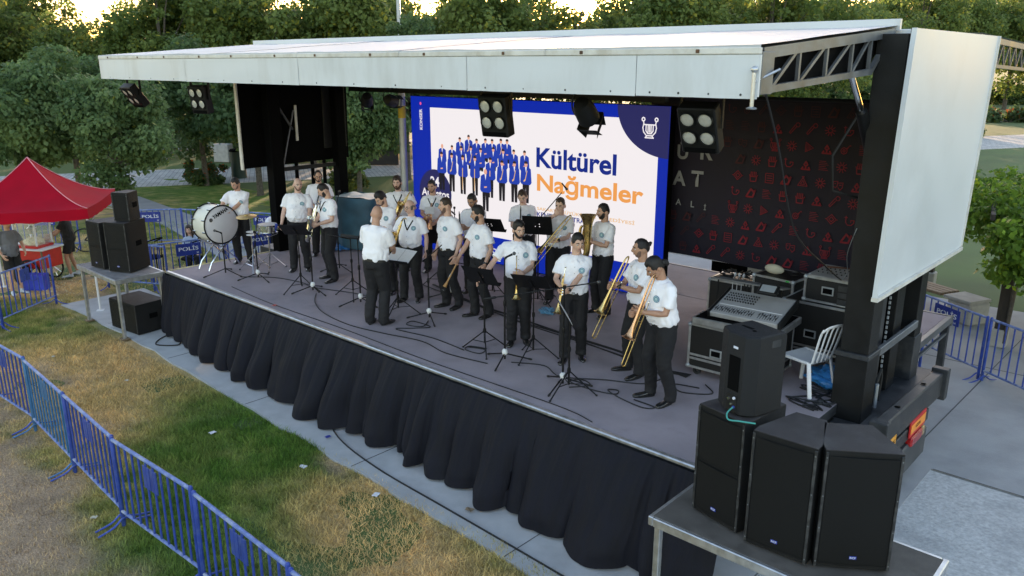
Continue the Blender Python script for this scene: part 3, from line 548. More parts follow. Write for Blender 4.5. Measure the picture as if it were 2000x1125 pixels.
# left end wall
wpart(slabx(-15.02, -14.97, [(8.35, 2.97), (10.95, 3.0), (11.0, 5.3), (8.35, 5.3)]), 'end_wall', 'black_matte', S, 0)
wpart(xb(-15.03, -14.94, 8.31, 8.345, 2.95, 5.0), 'end_wall_edge', 'white_trim', S); wpart(xb(-14.965, -14.93, 10.3, 10.9, 3.25, 4.6), 'end_wall_flap', 'black_paint', S)
wpart(xb(-14.95, -14.70, 8.85, 9.12, 1.05, 5.3), 'lift_post', 'black_matte', S); wpart(xb(-14.95, -14.72, 10.5, 10.72, 1.05, 5.3), 'lift_post', 'black_matte', S); wpart(xb(-14.9, -14.8, 9.2, 10.48, 2.86, 2.94), 'cross_bar', 'black_paint', S)
for y in (9.5, 9.9, 10.2): wpart(xb(-14.93, -14.88, y, y+.07, 1.2, 3.0), 'end_wall_rib', 'black_matte', S)
m = MB(); m.bar((-14.9, 8.9, 4.65), (-14.9, 9.5, 3.7), .04); wpart(m, 'end_wall_strut', 'chassis_steel', S); m = MB(); m.bar((-14.9, 9.55, 4.1), (-14.9, 9.2, 2.9), .025); wpart(m, 'end_wall_strut', 'steel_grey', S)
wpart(xb(-14.925, -14.90, 9.58, 9.64, 3.46, 4.2), 'lamp_tube', mat('dead_tube', (.55, .55, .52), .3), S); m = MB(); m.bar((-14.85, 10.6, 4.3), (-14.85, 11.05, 5.2), .06); wpart(m, 'end_wall_strut', 'black_paint', S)
# lighting bars, rear wing
for y, z in ((6.62, 4.83), (9.75, 4.62)): m = MB(); m.tube([(-15.9 if y < 7 else -14.7, y, z), (-3.05, y, z)], .025, 8); wpart(m, 'lighting_bar', 'black_paint', S)
m = MB(); m.bar((-14.7, 10.9, 4.56), (-6.7, 10.9, 4.56), .10, .2); wpart(m, 'header_beam', 'black_paint', S)
m = MB(); m.bar((-2.9, 12.5, 5.385), (-2.9, 16.2, 5.27), .05, .08); wpart(m, 'truss_chord', 'steel_grey', S); m = MB(); m.bar((-2.9, 12.8, 5.03), (-2.9, 16.2, 4.93), .05, .05); wpart(m, 'truss_chord', 'steel_grey', S)
for i in range(8):
    y = 12.9+i*.42; m = MB(); m.bar((-2.9, y, 5.03-.027*i*.42), (-2.9, y+.2, 5.35-.03*i*.42), .02, .025); wpart(m, 'truss_diagonal', 'steel_grey', S); m = MB(); m.bar((-2.903, y+.22, 5.35-.03*i*.42), (-2.903, y+.41, 5.03-.027*i*.42), .02, .025); wpart(m, 'truss_diagonal', 'steel_grey', S)
m = MB(); m.quad((-16, 12.46, 5.44), (-2.86, 12.46, 5.44), (-2.86, 16.2, 5.33), (-16, 16.2, 5.33)); wpart(m, 'rear_roof_sheet', 'white_panel', S)

# ---------------------------------------------------------------- skirts
def skirt(x0, x1, label, seed, hem):
    n = int((x1-x0)*60); nv = 30; rg = random.Random(seed); hx, hv = zip(*hem)
    per = []; x = x0-.3
    while x < x1+.3: p = rg.choice((.2, .28, .36, .48, .62, .8))*rg.uniform(.8, 1.15)*(.8+.4*(x+15)/12); per.append((x, p, rg.uniform(.45, 1)*min(1, .55+p*.8), rg.uniform(-.10, .10), rg.uniform(.38, .7))); x += p
    fin = []; x = x0-.3
    while x < x1+.3: p = rg.uniform(.05, .11); fin.append((x, p, rg.uniform(.3, 1))); x += p
    def find(L, x): return max(k for k in range(len(L)) if L[k][0] <= x+1e-6)
    def fn(u, v):
        x = x0+(x1-x0)*u; i = find(per, x); a, p, am, sk, pw = per[i]; q = (x-a)/p; k = find(fin, x); fa, fp, fam = fin[k]
        f = abs(math.sin(PI*q))**pw*am; fine = abs(math.sin(PI*(x-fa)/fp))**.7*fam; mid = abs(math.sin(PI*((x*2.7+.35*math.sin(x*3.1+seed)+.4*v*math.sin(x*1.3)) % 1)))**.8; O = float(np.interp(x, hx, hv)); e = v**.9
        nz = noise.noise(Vector((x*3, v*2.2, seed)))
        out = .015+.030*fine*(1-v)**1.4*(.4+v*3 if v < .2 else 1)+e*O*(.52+.10*nz)+f*(.012+e*(.10+.36*O))+.045*mid*(v*(1-v)*3+.15)+.02*nz*v
        out -= .05*max(0, v-.86)/.14*(.3+f)
        bot = .022+.03*(1-f)+.03*(.5+.5*noise.noise(Vector((x*1.7, seed, 0)))); z = 1.165-(1.165-bot)*v
        return (x+sk*v*.7+.014*math.sin(v*8+i*2.3)*v, 6.452-out, z)
    b = MB(); b.grid(fn, n, nv); b.f = [f[::-1] for f in b.f]; t = b.build('stage_skirt', 'skirt_cloth', smooth=180); return tag(t, label, 'cloth', None)
skirt(-14.9, -7.15, 'long black pleated cloth hiding the left two thirds of stage front', 3, [(-14.9, .26), (-14.4, .36), (-13.3, .5), (-12, .6), (-10.3, .7), (-9, .72), (-8.4, .6), (-7.7, .44), (-7.1, .4)])
skirt(-7.3, -2.95, 'black pleated cloth hiding the right third of stage front', 8, [(-7.3, .64), (-6.5, .64), (-5.3, .68), (-4.7, .74), (-2.9, .74)])
b = MB(); b.grid(lambda u, v: (-14.9-.03-.05*v*abs(math.sin(u*9)), 6.46+u*2.3, 1.16-1.1*v), 40, 8); tag(b.build('stage_skirt', 'skirt_cloth', smooth=180), 'black cloth hanging on the short left side of the stage', 'cloth')

# ---------------------------------------------------------------- video screen
LE = 1.0/2**EXPO
for n_, c_ in (('led_blue', (.0, .022, .40)), ('led_white', (.88, .95, .99)), ('led_navy', (.020, .024, .115)), ('led_text', (.002, .022, .25)), ('led_orange', (.80, .36, .09)), ('led_skin', (.75, .42, .30)), ('led_hair', (.03, .02, .02)), ('led_jacket', (.01, .05, .42)), ('led_black', (.012, .012, .016)), ('led_gold', (.75, .5, .22)), ('led_pink', (.9, .1, .3)), ('led_pale', (.80, .72, .66))):
    mat(n_, c_, .5, emit=LE*(.92 if n_ == 'led_white' else 1))
D = thing('video_screen', 'large video wall lit with a blue and white concert poster', 'video screen', (-9.9, 11.16, ST))
XS0, XS1, ZS = -13.02, -6.77, 4.40
wpart(xb(XS0, XS1, 11.17, 11.32, 1.205, ZS), 'cabinet', 'black_matte', D)
def rect(name, x0, x1, z0, z1, y, m, par=D):
    b = MB(); b.quad((x0, y, z0), (x1, y, z0), (x1, y, z1), (x0, y, z1)); b.v = [v-D.location for v in b.v]; return b.build(name, m, par, 0)
disp = rect('display', XS0+.01, XS1-.01, 1.215, ZS-.01, 11.166, 'led_blue')
rect('white_field', -12.42, -6.97, 1.74, 4.18, 11.163, 'led_white', disp)
def disc(name, cx, cz, rx, rz, y, m, a0=0, a1=2*PI, par=disp, n=48):
    b = MB(); full = a1-a0 > 6.28; P = [(cx+rx*math.cos(a0+(a1-a0)*i/n), y, cz+rz*math.sin(a0+(a1-a0)*i/n)) for i in range(n if full else n+1)]
    if not full: P = [(cx, y, cz)]+P
    b.add([Vector(p)-D.location for p in P], [tuple(range(len(P)))]); return b.build(name, m, par, 0)
disc('corner_quadrant', -6.781, 4.389, 1.01, .82, 11.160, 'led_navy', PI, 1.5*PI); disc('date_disc', -12.32, 2.44, .49, .49, 11.160, 'led_navy'); disc('round_logo', -7.22, 1.52, .17, .17, 11.160, 'led_white')
def say(body, x, z, wd, hg, y, m, wt=.004, par=disp, rot=0, loc0=D, align=None):
    o = obj('lettering', text_mesh(body, .3, m, wt), par, Vector((x, y, z))-loc0.location, (R(90), rot, 0)); fit_text(o, wd, hg); return o
say('Kültürel', -9.55, 3.225, 1.78, .345, 11.158, 'led_text', .008); say('Nağmeler', -9.53, 2.79, 2.32, .33, 11.158, 'led_orange', .008)
say('24', -12.46, 2.58, .27, .20, 11.158, 'led_white', .0065); say('Ağustos', -12.74, 2.36, .84, .17, 11.158, 'led_white', .0065)
say('SAKARYA BÜYÜKŞEHİR', -9.52, 2.42, 1.36, .075, 11.158, 'led_gold', .004); say('BELEDİYESİ', -8.10, 2.42, .74, .075, 11.158, 'led_gold', .004); say('KENT ORKESTRASI', -9.52, 2.30, 1.2, .085, 11.158, 'led_text', .006)
say('KONSER', -12.66, 3.72, .42, .085, 11.158, 'led_white', .006, rot=R(-90)); disc('print_dot', -12.70, 4.25, .03, .03, 11.158, 'led_pink', n=12)
say('GEÇİŞ', -11.75, 1.30, .42, .10, 11.158, 'led_white', .008); say('BO', -10.78, 1.42, .22, .09, 11.158, 'led_white', .008); say('NL', -10.68, 1.27, .22, .09, 11.158, 'led_white', .008)
# lyre emblem
def lyre(k=1):
    L = [[(-.05, -.11), (-.1, -.06), (-.115, 0), (-.1, .06), (-.11, .1)], [(.05, -.11), (.1, -.06), (.115, 0), (.1, .06), (.11, .1)], [(-.07, -.14), (.07, -.14), (.04, -.11), (-.04, -.11), (-.07, -.14)], [(-.1, .045), (.1, .045)], [(-.06, .045), (-.06, -.04), (-.03, -.08), (.03, -.08), (.06, -.04), (.06, .045)]]
    L += [[(x, .04), (x, -.06)] for x in (-.025, 0, .025)]
    for sx in (-1, 1): L.append([(sx*.11+.025*math.cos(a), .12+.025*math.sin(a)) for a in [i*PI/4 for i in range(9)]])
    return [[(x*k, y*k) for x, y in l] for l in L]
lm = strokes(lyre(1.12), .02).mesh('lyre_emblem', 'led_white', 0); obj('lyre_emblem', lm, disp, Vector((-7.15, 11.157, 4.04))-D.location, (R(90), 0, 0))
HD = [(-12.08, 3.43), (-11.79, 3.42), (-11.56, 3.59), (-11.31, 3.65), (-11.09, 3.59), (-10.85, 3.61), (-10.67, 3.61), (-10.44, 3.63), (-10.28, 3.63), (-10.11, 3.45), (-9.84, 3.45), (-11.52, 3.42), (-11.25, 3.44), (-10.98, 3.42), (-10.64, 3.46), (-10.38, 3.44), (-12.1, 3.26), (-11.8, 3.26), (-11.48, 3.24), (-11.14, 3.25), (-10.72, 3.25), (-10.41, 3.22), (-10.09, 3.23), (-9.8, 3.25), (-10.85, 3.02)]
for i, (x, z) in enumerate(HD):
    s = .92 if i < 16 else 1.05; s = 1.12 if i == 24 else s; y0 = 11.1615-i*.0003; b = MB(); F0 = []
    def pg(P, mi, dy):
        b.add([Vector((x+px*s, y0-dy, z+pz*s))-D.location for px, pz in P], [tuple(range(len(P)))]); F0.append(mi)
    L_ = -.45 if i < 16 else -.70; pg([(-.08, -.34), (-.07, L_), (-.012, L_), (0, -.42), (.012, L_), (.07, L_), (.08, -.34)], 2, 0)
    pg([(-.055, -.055), (-.115, -.09), (-.135, -.33), (-.10, -.37), (.10, -.37), (.135, -.33), (.115, -.09), (.055, -.055)], 0, .00005); pg([(-.02, -.055), (.02, -.055), (0, -.16)], 3, .0001)
    pg([(.038*math.cos(a), .05*math.sin(a)-.01) for a in [k*PI/6 for k in range(12)]], 1, .0001)
    if i not in (0, 24): pg([(-.038, 0), (.038, 0), (.036, .03), (0, .05), (-.036, .03)], 4, .00015)
    if i in (2, 3, 7, 12, 17, 21, 22, 23): pg([(.02, -.12), (.035, -.12), (-.01, -.30), (-.05, -.33), (-.055, -.30), (-.02, -.27)], 5, .0002)
    elif i in (18, 19, 20): pg([(-.02, -.2), (.0, -.2), (-.01, -.62), (-.025, -.62)], 5, .0002)
    else: pg([(-.035, -.27), (.03, -.26), (.03, -.285), (-.035, -.295)], 1, .0002)
    me = b.mesh('printed_figure', ['led_jacket', 'led_skin', 'led_black', 'led_white', 'led_hair', 'led_gold'], 0)
    for p_, mi in zip(me.polygons, F0): p_.material_index = mi
    obj('printed_figure', me, disp)
t = thing('steel_pole', 'pale grey steel pole at the left edge of the screen', 'pole', (-13.05, 10.95, ST))
MB().tube([(0, 0, .02), (0, 0, 3.28)], .075, 14).build('tube', 'galvanized', t); MB().lathe([(.16, 0), (.16, .02), (.08, .025)], 14).build('base', 'galvanized', t); MB().tube([(.0, -.003, 2.75), (0, -.003, 3.0)], .078, 14).build('yellow_mark', mat('mark_yellow', (.6, .42, .04), .6), t); MB().ell((0, 0, 3.3), (.08, .08, .05), 12, 6).build('cap', 'galvanized', t)

# ---------------------------------------------------------------- printed backdrop
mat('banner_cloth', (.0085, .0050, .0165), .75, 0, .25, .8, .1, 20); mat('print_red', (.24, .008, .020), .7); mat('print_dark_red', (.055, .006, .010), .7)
K = thing('banner', 'dark cloth banner printed with red icons and grey letters right of screen', 'banner', (-5.4, 11.5, 1.9))
def ban(u, v): return (-7.35+u*3.62-K.location.x, .012*math.sin(u*11)*math.sin(v*4+.5), .06+v*2.56+.015*math.sin(u*7)*(1-v))
MB().grid(ban, 40, 16).build('cloth', 'banner_cloth', K, 60); b = MB(); b.tube([(-1.95, 0, 2.64), (1.68, 0, 2.64)], .022, 8); b.build('top_rail', 'white_plastic', K)
b = MB(); b.tube([(-1.95, .02, .07), (1.68, .02, .06)], .012, 6); b.build('bottom_rail', 'white_plastic', K)
for x in (1.72,): MB().tube([(x, .05, -.7), (x, .05, 2.66)], .03, 8).build('frame_post', 'black_paint', K)
def bsay(body, x, z, hg, m, wt=.01):
    o = obj('lettering', text_mesh(body, .3, m, wt), K, (x+5.4, -.03, z-1.9), (R(90), 0, 0)); fit_text(o, None, hg)
mat('print_mid', (.26, .26, .27), .7)
bsay('Ü', -6.80, 3.56, .27, 'print_mid', .009); bsay('R', -6.38, 3.58, .255, 'print_mid', .009); bsay('A', -6.86, 3.13, .23, 'print_mid', .009); bsay('T', -6.52, 3.14, .245, 'print_mid', .009)
bsay('A', -6.78, 2.80, .10, 'print_mid', .006); bsay('L', -6.50, 2.79, .10, 'print_mid', .006); bsay('İ', -6.26, 2.77, .10, 'print_mid', .006); bsay('Y', -6.78, 4.0, .085, 'print_mid', .004)
def circ(cx, cy, r, n=8, a0=0, a1=2*PI): return [(cx+r*math.cos(a0+(a1-a0)*i/n), cy+r*math.sin(a0+(a1-a0)*i/n)) for i in range(n+1)]
def icon_mesh(k):
    w = .012
    if k == 0: b = strokes(lyre(.72), w)
    elif k == 1: b = strokes([[(-.07, -.08), (.03, .04)], [(-.09, -.06), (-.07, -.08)], [(-.09, -.06), (.0, .06)], circ(.045, .065, .035)], w)
    elif k == 2: b = strokes([[(-.08, -.07), (.08, -.07), (0, .07), (-.08, -.07)], [(-.035, -.045), (.035, -.045), (0, .02), (-.035, -.045)], [(-.02, .08), (.02, .08)]], w)
    elif k == 3: b = strokes([[(-.075, .075-i*.028), (.03+.045*((i*7) % 3)/2, .075-i*.028)] for i in range(6)], .008)
    elif k == 4: b = strokes([[(0, .08), (.08, 0), (0, -.08), (-.08, 0), (0, .08)], [(0, .04), (.04, 0), (0, -.04), (-.04, 0), (0, .04)], [(-.1, 0), (-.08, 0)], [(.08, 0), (.1, 0)]], w)
    elif k == 5: b = strokes([circ(0, 0, .035)]+[[(.045*math.cos(a), .045*math.sin(a)), (.085*math.cos(a), .085*math.sin(a))] for a in [i*PI/5 for i in range(10)]], w)
    elif k == 6: b = strokes([[(-.06, .08), (-.06, -.08), (.07, -.01), (-.06, .08)]]+[[(-.04+i*.022, .065-i*.014), (-.04+i*.022, -.065+i*.012)] for i in range(4)], .009)
    elif k == 7: b = strokes([[(-.05, -.08), (-.06, 0), (-.07, .03)], [(-.05, -.08), (.05, -.08), (.06, 0), (.08, .03)]]+[[(-.045+i*.03, 0), (-.045+i*.03, .08)] for i in range(4)]+[[(-.06, 0), (.06, 0)]], w*1.3)
    elif k == 8: b = strokes([[(-.08, .05), (-.01, .06), (-.015, -.02), (-.045, -.05), (-.075, -.02), (-.08, .05)], [(.0, .03), (.075, .04), (.07, -.04), (.035, -.08), (.0, -.04)], [(-.06, .02), (-.045, .02)], [(.02, 0), (.05, 0)]], w)
    elif k == 9: b = strokes([[(-.06, .08), (-.06, -.02), (-.03, -.06), (.03, -.06), (.07, -.02), (.07, .02), (.02, .02), (.02, -.01)], [(-.08, .06), (-.04, .06)]], w*1.2)
    elif k == 10: b = strokes([[(-.07, -.08), (-.07, .08), (.07, .08), (.07, -.08), (-.07, -.08)], [(-.045, .04), (.045, .04)], [(-.045, 0), (.045, 0)], [(-.045, -.04), (.045, -.04)]], w)
    elif k == 11: b = strokes([[(-.03, 0), (0, .05), (.03, 0), (0, -.03), (-.03, 0)], [(-.07, -.08), (.07, -.08)], [(-.07, -.08), (-.05, -.045)], [(0, -.08), (0, -.03)], [(.07, -.08), (.05, -.045)]], .024)
    elif k == 12: b = strokes([circ(-.02, -.02, .05), circ(-.02, -.02, .02, 6), [(.01, .01), (.07, .07), (.08, .06)], [(.02, .0), (.05, .05)]], w)
    else: b = strokes([[(-.08, -.07), (.0, .07), (.05, .02), (.08, .05), (.04, -.07), (-.08, -.07)]], .03)
    return b
IC = {}
def scaled(b, s): b.v = [v*s for v in b.v]; return b
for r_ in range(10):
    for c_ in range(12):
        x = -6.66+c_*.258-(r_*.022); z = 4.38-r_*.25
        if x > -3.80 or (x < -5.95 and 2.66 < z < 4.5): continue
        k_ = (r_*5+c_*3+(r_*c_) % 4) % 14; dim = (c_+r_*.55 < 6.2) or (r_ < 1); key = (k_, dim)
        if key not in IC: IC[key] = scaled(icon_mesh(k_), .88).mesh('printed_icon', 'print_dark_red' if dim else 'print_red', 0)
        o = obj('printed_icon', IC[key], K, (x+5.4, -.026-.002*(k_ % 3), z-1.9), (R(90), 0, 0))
# ---------------------------------------------------------------- people
def skinm(n, c):
    m = mat(n, c, .5, 0, .08, 20); m.node_tree.nodes['Principled BSDF'].inputs['Subsurface Weight'].default_value = .08; m.node_tree.nodes['Principled BSDF'].inputs['Subsurface Radius'].default_value = (.02, .008, .004); return m
for i, c in enumerate([(.62, .37, .27), (.55, .31, .215), (.45, .24, .155), (.66, .41, .32)]): skinm('skin_%d' % i, c)
mat('hair_black', (.012, .010, .010), .5, 0, .3, 60, .6, 160); mat('hair_brown', (.035, .020, .012), .5, 0, .3, 60, .6, 160); mat('hair_grey', (.10, .09, .085), .6, 0, .3, 60, .6, 160); mat('hair_red', (.07, .028, .013), .55, 0, .3, 60, .6, 160); mat('stubble', (.17, .10, .075), .8, 0, .3, 90)
mat('shirt_white', (.92, .90, .935), .75, 0, .04, 7, .5, 22); mat('trouser_black', (.0065, .0065, .009), .8, 0, .2, 9, .35, 22); mat('shoe_black', (.012, .012, .012), .18, 0, .1, coat=.6); mat('belt_black', (.015, .014, .013), .4)
mat('eye_white', (.7, .68, .66), .2); mat('eye_dark', (.02, .012, .008), .15); mat('badge_blue', (.04, .16, .30), .6); mat('badge_pale', (.42, .62, .64), .6); mat('lip', (.32, .12, .10), .5); mat('button', (.35, .36, .38), .4)
mat('shirt_grey', (.16, .17, .20), .8, 0, .1, 8, .4, 20); mat('cloth_black', (.007, .007, .008), .8, 0, .15, 9, .3, 22); mat('sneaker', (.5, .55, .6), .5); mat('watch_black', (.01, .01, .01), .3); mat('top_blue', (.42, .50, .62), .75, 0, .08, 8, .4, 20)
G2 = lambda a, b, s: math.exp(-((a*a+b*b)/(s*s)))
def head_fn(d):                                    # unit direction (x right, y front, z up) -> point of the head surface, head centre at origin
    x, y, z = d; az = math.atan2(x, y); el = math.asin(max(-1, min(1, z)))
    rx, ry, rz = .076, .097, .120
    P = Vector((x*rx, y*ry, z*rz)); low = max(0, -z)
    P.x *= 1-.30*low**1.3; 
    if y > 0: P.y *= 1-.06*low; P.y += .012*low*y
    else: P.y *= 1-.28*low**1.2
    f = 0
    if y > 0:
        f += .026*G2(az/.16, (el+.17)/.17, 1)+.012*G2(az/.13, (el-.02)/.22, 1)-.010*(G2((az-.36)/.20, (el-.02)/.13, 1)+G2((az+.36)/.20, (el-.02)/.13, 1))+.006*G2(az/.55, (el-.20)/.10, 1)
        f += .006*G2(az/.25, (el+.52)/.07, 1)-.004*G2(az/.3, (el+.42)/.05, 1)+.007*G2(az/.25, (el+.95)/.2, 1)+.004*(G2((az-.55)/.2, (el+.2)/.2, 1)+G2((az+.55)/.2, (el+.2)/.2, 1))
    P += Vector((x*.4, y, z*.3))*f
    return P
def shell(fn, th, n=32, m=22):                     # sphere in head space, radius lifted by th(d)
    b = MB()
    for i in range(m+1):
        t_ = PI*i/m
        for k in range(n):
            a = 2*PI*k/n; d = Vector((math.sin(t_)*math.sin(a), math.sin(t_)*math.cos(a), math.cos(t_))); p = fn(d); b.v.append(p+p.normalized()*th(d))
    for i in range(m):
        for k in range(n): k2 = (k+1) % n; b.f.append((i*n+k, i*n+k2, (i+1)*n+k2, (i+1)*n+k))
    return b
def sst(a, b, x): t_ = max(0, min(1, (x-a)/(b-a))); return t_*t_*(3-2*t_)
def hair_th(style, seed):
    def th(d):
        x, y, z = d; az = abs(math.atan2(x, y)); line = .50+.10*math.exp(-((az-.55)/.22)**2)+.05*noise.noise(Vector((x*9+seed, y*9, 0)))-.49*sst(.72, 1.10, az)-.06*sst(1.15, 1.35, az)*(1-sst(1.45, 1.6, az))-.42*sst(1.8, 2.5, az)      # lower edge of the hair by bearing
        nz = noise.noise(Vector((x*6+seed, y*6, z*6)))*.004+noise.noise(Vector((x*16+seed, y*16, z*16)))*.003
        thick = .012
        if style == 'short': thick = .005+.010*sst(.2, .8, z)
        elif style == 'full': thick = .008+.018*sst(.2, .8, z)
        elif style == 'fade': thick = .002+.014*sst(.3, .75, z); line += .06
        elif style == 'recede': thick = .006+.004*z; line += .30*(1-sst(.2, .9, az)); 
        elif style == 'fringe': thick = .008; return (thick+nz if (az > 1.0 and -.35 < z-.0 < .30-.1*sst(1.5, 3, az)) else -.012)
        elif style == 'tied': thick = .010; line += .05
        elif style == 'long': thick = .020; line -= .1+.9*sst(1.0, 1.6, az)
        m = sst(line-.05, line+.10, z); return -.012+(thick+.012+nz)*m
    return th
def beard_th(style):
    def th(d):
        x, y, z = d; az = abs(math.atan2(x, y)); el = math.asin(max(-1, min(1, z))); m = 0
        if style in ('beard', 'big', 'stubble', 'goatee'):
            wide = .62 if style == 'goatee' else 1.45
            up = -.62+.55*sst(.45, 1.15, az)
            m = (1-sst(up-.08, up+.08, el))*(1-sst(wide-.1, wide+.1, az))*sst(-1.35, -1.15, el)
        mo = (1-sst(.28, .38, az))*sst(-.46, -.42, el)*(1-sst(-.36, -.32, el))
        if style in ('beard', 'big', 'goatee', 'moustache', 'stubble'): m = max(m, mo)
        t_ = {'beard': .009, 'big': .020, 'stubble': .003, 'goatee': .008, 'moustache': .009}[style]
        return -.012+(.012+t_)*m
    return th
def ik(a, c, l1, l2, pole):
    d = c-a; L = min(d.length, (l1+l2)*.995); d.normalize(); c = a+d*L; q = (l1*l1-l2*l2+L*L)/(2*L); h = math.sqrt(max(0, l1*l1-q*q)); p = pole-d*pole.dot(d); p.normalize(); return a+d*q+p*h, c
def hand(b, wr, dirv, palm, side, curl):           # five fingers on a palm; palm = direction the palm looks, side +1 right hand
    y = dirv.normalized(); n = (palm-y*palm.dot(y)).normalized(); x = y.cross(n)*side       # x points to the thumb side
    if side > 0: x = -x if False else x
    b.tube([wr-y*.02, wr+y*.02, wr+y*.055, wr+y*.092], [(.030, .022), (.036, .018), (.043, .017), (.041, .014)], 10, ref=x)
    for i, (o, L) in enumerate(((.030, .078), (.010, .088), (-.011, .080), (-.031, .062))):
        p = wr+x*o+y*.085; P = [p]; d = y+x*(o*.6); c = curl*(1+.06*i)
        for s_, k in ((.46, .75), (.30, 1.0), (.24, .8)): d = Matrix.Rotation(c*k, 3, y.cross(n)) @ d; P.append(P[-1]+d.normalized()*L*s_)
        b.tube(P, [.0098, .0092, .0083, .0066], 7, rnd=True)
    p = wr+x*.026+y*.02; d1 = (x*.75+y*.75+n*.25).normalized(); d2 = (x*.25+y*.85+n*(.3+.3*curl)).normalized()
    b.tube([p-d1*.01, p+d1*.042, p+d1*.042+d2*.032, p+d1*.042+d2*.058], [.015, .0125, .011, .008], 7, rnd=True)
def verts_of(me):                                  # walk a mesh's vertices with their normals and write the moved ones back in one go
    n = len(me.vertices); co = np.empty(n*3, np.float32); no = np.empty(n*3, np.float32); me.vertices.foreach_get('co', co); me.vertices.foreach_get('normal', no); out = []
    for c, nn in zip(co.reshape(-1, 3), no.reshape(-1, 3)): yield Vector(c.tolist()), out, Vector(nn.tolist())
    me.vertices.foreach_set('co', np.array([tuple(v) for v in out], np.float32).ravel()); me.update()
SHOE = None
def shoe_mesh(m):
    b = MB(); P = [(-.075, .035, .05), (-.05, .038, .062), (0, .036, .062), (.05, .040, .045), (.11, .046, .034), (.155, .042, .026), (.185, .022, .016)]
    n = 12; vs = []
    for y, rx, h in P:
        for k in range(n): a = 2*PI*k/n; vs.append((math.cos(a)*rx, y, max(.012, .012+h*.5+math.sin(a)*h*.55) if math.sin(a) > -.3 else .012))
    fs = [(i*n+k, i*n+(k+1) % n, (i+1)*n+(k+1) % n, (i+1)*n+k) for i in range(len(P)-1) for k in range(n)]+[tuple(range(n))[::-1], tuple((len(P)-1)*n+k for k in range(n))]
    b.add(vs, fs); b.tube([(0, -.03, .05), (0, -.035, .11)], [(.038, .045), (.036, .04)], 12); return b.mesh('shoe', m, 60)
def sole_mesh():
    out = [(.040*math.sin(a)*(1.15 if math.cos(a) > 0 else .95), .052+.135*math.cos(a)) for a in [i*PI/8 for i in range(16)]]; return MB().prism(out, 0, .016).mesh('sole', 'rubber', 0)
SHOES = {}
PEOPLE = {}
def person(key, label, x, y, phi, z=ST, h=1.75, girth=1, belly=0, lean=0, hyaw=0, hpitch=0, rh=None, lh=None, rcurl=.35, lcurl=.35, rd=None, ld=None, rp=None, lp=None, skin=0, hair='short', hairm='hair_black', beard=None, beardm=None, glasses=False, shirt='shirt_white', pants='trouser_black', badge=True, shorts=False, stance=.11, foot=(0, 0), sit=None, shoes='shoe_black', strap=False, watch=None, kneel=None, repole=None, lepole=None, group='musicians in white shirts on the stage', tucked=True):
    th = R(-47.8+phi); T = thing('person', label, 'person', (x, y, z), th-PI/2, group); k = h/1.75; SK = 'skin_%d' % skin
    W = Vector; hipz = .93; pr_ = random.Random(key); roll = pr_.uniform(-3, 3)
    if foot == (0, 0): foot = (pr_.uniform(-.04, .12), pr_.uniform(-.08, .08)); stance = pr_.uniform(.09, .15)
    legs = []
    for s in (1, -1):
        if sit: hp = W((s*.09, 0, sit)); kn = W((s*.11, .42, sit+.02)); an = W((s*.12, .45, .08))
        elif kneel: hp = W((s*.09, 0, kneel)); kn, an = (W((.12, .38, kneel+.05)), W((.12, .32, .08))) if s > 0 else (W((-.14, .28, .07)), W((-.12, -.2, .10)))
        else:
            fx = s*stance; fy = foot[0 if s > 0 else 1]; hp = W((s*.088, 0, hipz)); an = W((fx, fy-.03, .085)); kn, an = ik(hp, an, .43, .43, W((0, 1, 0)))
        legs.append((hp, kn, an))
    pz = sit if sit else (kneel if kneel else hipz); dz = pz-hipz
    Lm = Matrix.Translation((0, 0, pz+.05)) @ Matrix.Rotation(R(roll), 4, 'Y') @ Matrix.Rotation(-R(lean), 4, 'X') @ Matrix.Translation((0, 0, -(pz+.05)))
    U = lambda p: Lm @ (W(p)+W((0, 0, dz)))
    gx = girth**.8; gy = girth
    def torso(inf, rows):
        return [(U((0, c+(.035*belly if 1.0 < zz < 1.25 else 0), zz)), (rx*gx+inf, ry*gy+inf+(.045*belly if 1.0 < zz < 1.25 else 0))) for zz, rx, ry, c in rows]
    # --- body: trunk, arms, legs and neck grown into one surface, with head and hands joined to it
    b = MB(); xr = Lm.to_3x3() @ W((1, 0, 0))
    tr = torso(-.03, [(.90, .14, .10, 0), (1.0, .145, .105, 0), (1.12, .14, .10, 0), (1.28, .16, .105, 0), (1.38, .155, .095, 0), (1.44, .10, .07, -.01), (1.475, .06, .06, -.01)])
    b.tube([p for p, r in tr], [r for p, r in tr], 14, ref=xr)
    hb = U((0, -.012, 1.46)); hc0 = U((0, .0, 1.625)); Hm = Matrix.Translation(U((0, -.005, 1.53))) @ (Lm.to_3x3().to_4x4() @ Matrix.Rotation(R(hyaw), 4, 'Z') @ Matrix.Rotation(R(hpitch), 4, 'X')) @ Matrix.Translation((0, .012, .100))
    b.tube([hb-W((0, 0, .05)), hb, Hm @ W((0, -.02, -.06)), Hm @ W((0, -.012, .0))], [.075, .060, .056, .05], 12, rnd=True)
    arms = []
    for s, tg, pole_ in ((1, rh, repole), (-1, lh, lepole)):
        sh = U((s*.168*gx, -.014, 1.392)); tg = U(tg) if tg is not None else U((s*(.255*gx+.01), .03, .90)); pole = Lm.to_3x3() @ W(pole_ or (s*.55, -.8, -.35)); el, wr = ik(sh, tg, .285, .255, pole); arms.append((sh, el, wr))
        b.tube([sh-W((s*.03, 0, -.005)), sh, sh.lerp(el, .5), el, el.lerp(wr, .3), wr.lerp(el, .15), wr], [.034, .040, .043, .038, .041, .029, .026], 10, rnd=True)
    for hp, kn, an in legs:
        b.tube([hp+W((0, 0, .02)), hp.lerp(kn, .4), kn, kn.lerp(an, .35), an], [.085, .072, .05, .054, .034], 10, rnd=True); 
    me = remesh(b.mesh('body', SK, 0), .013)
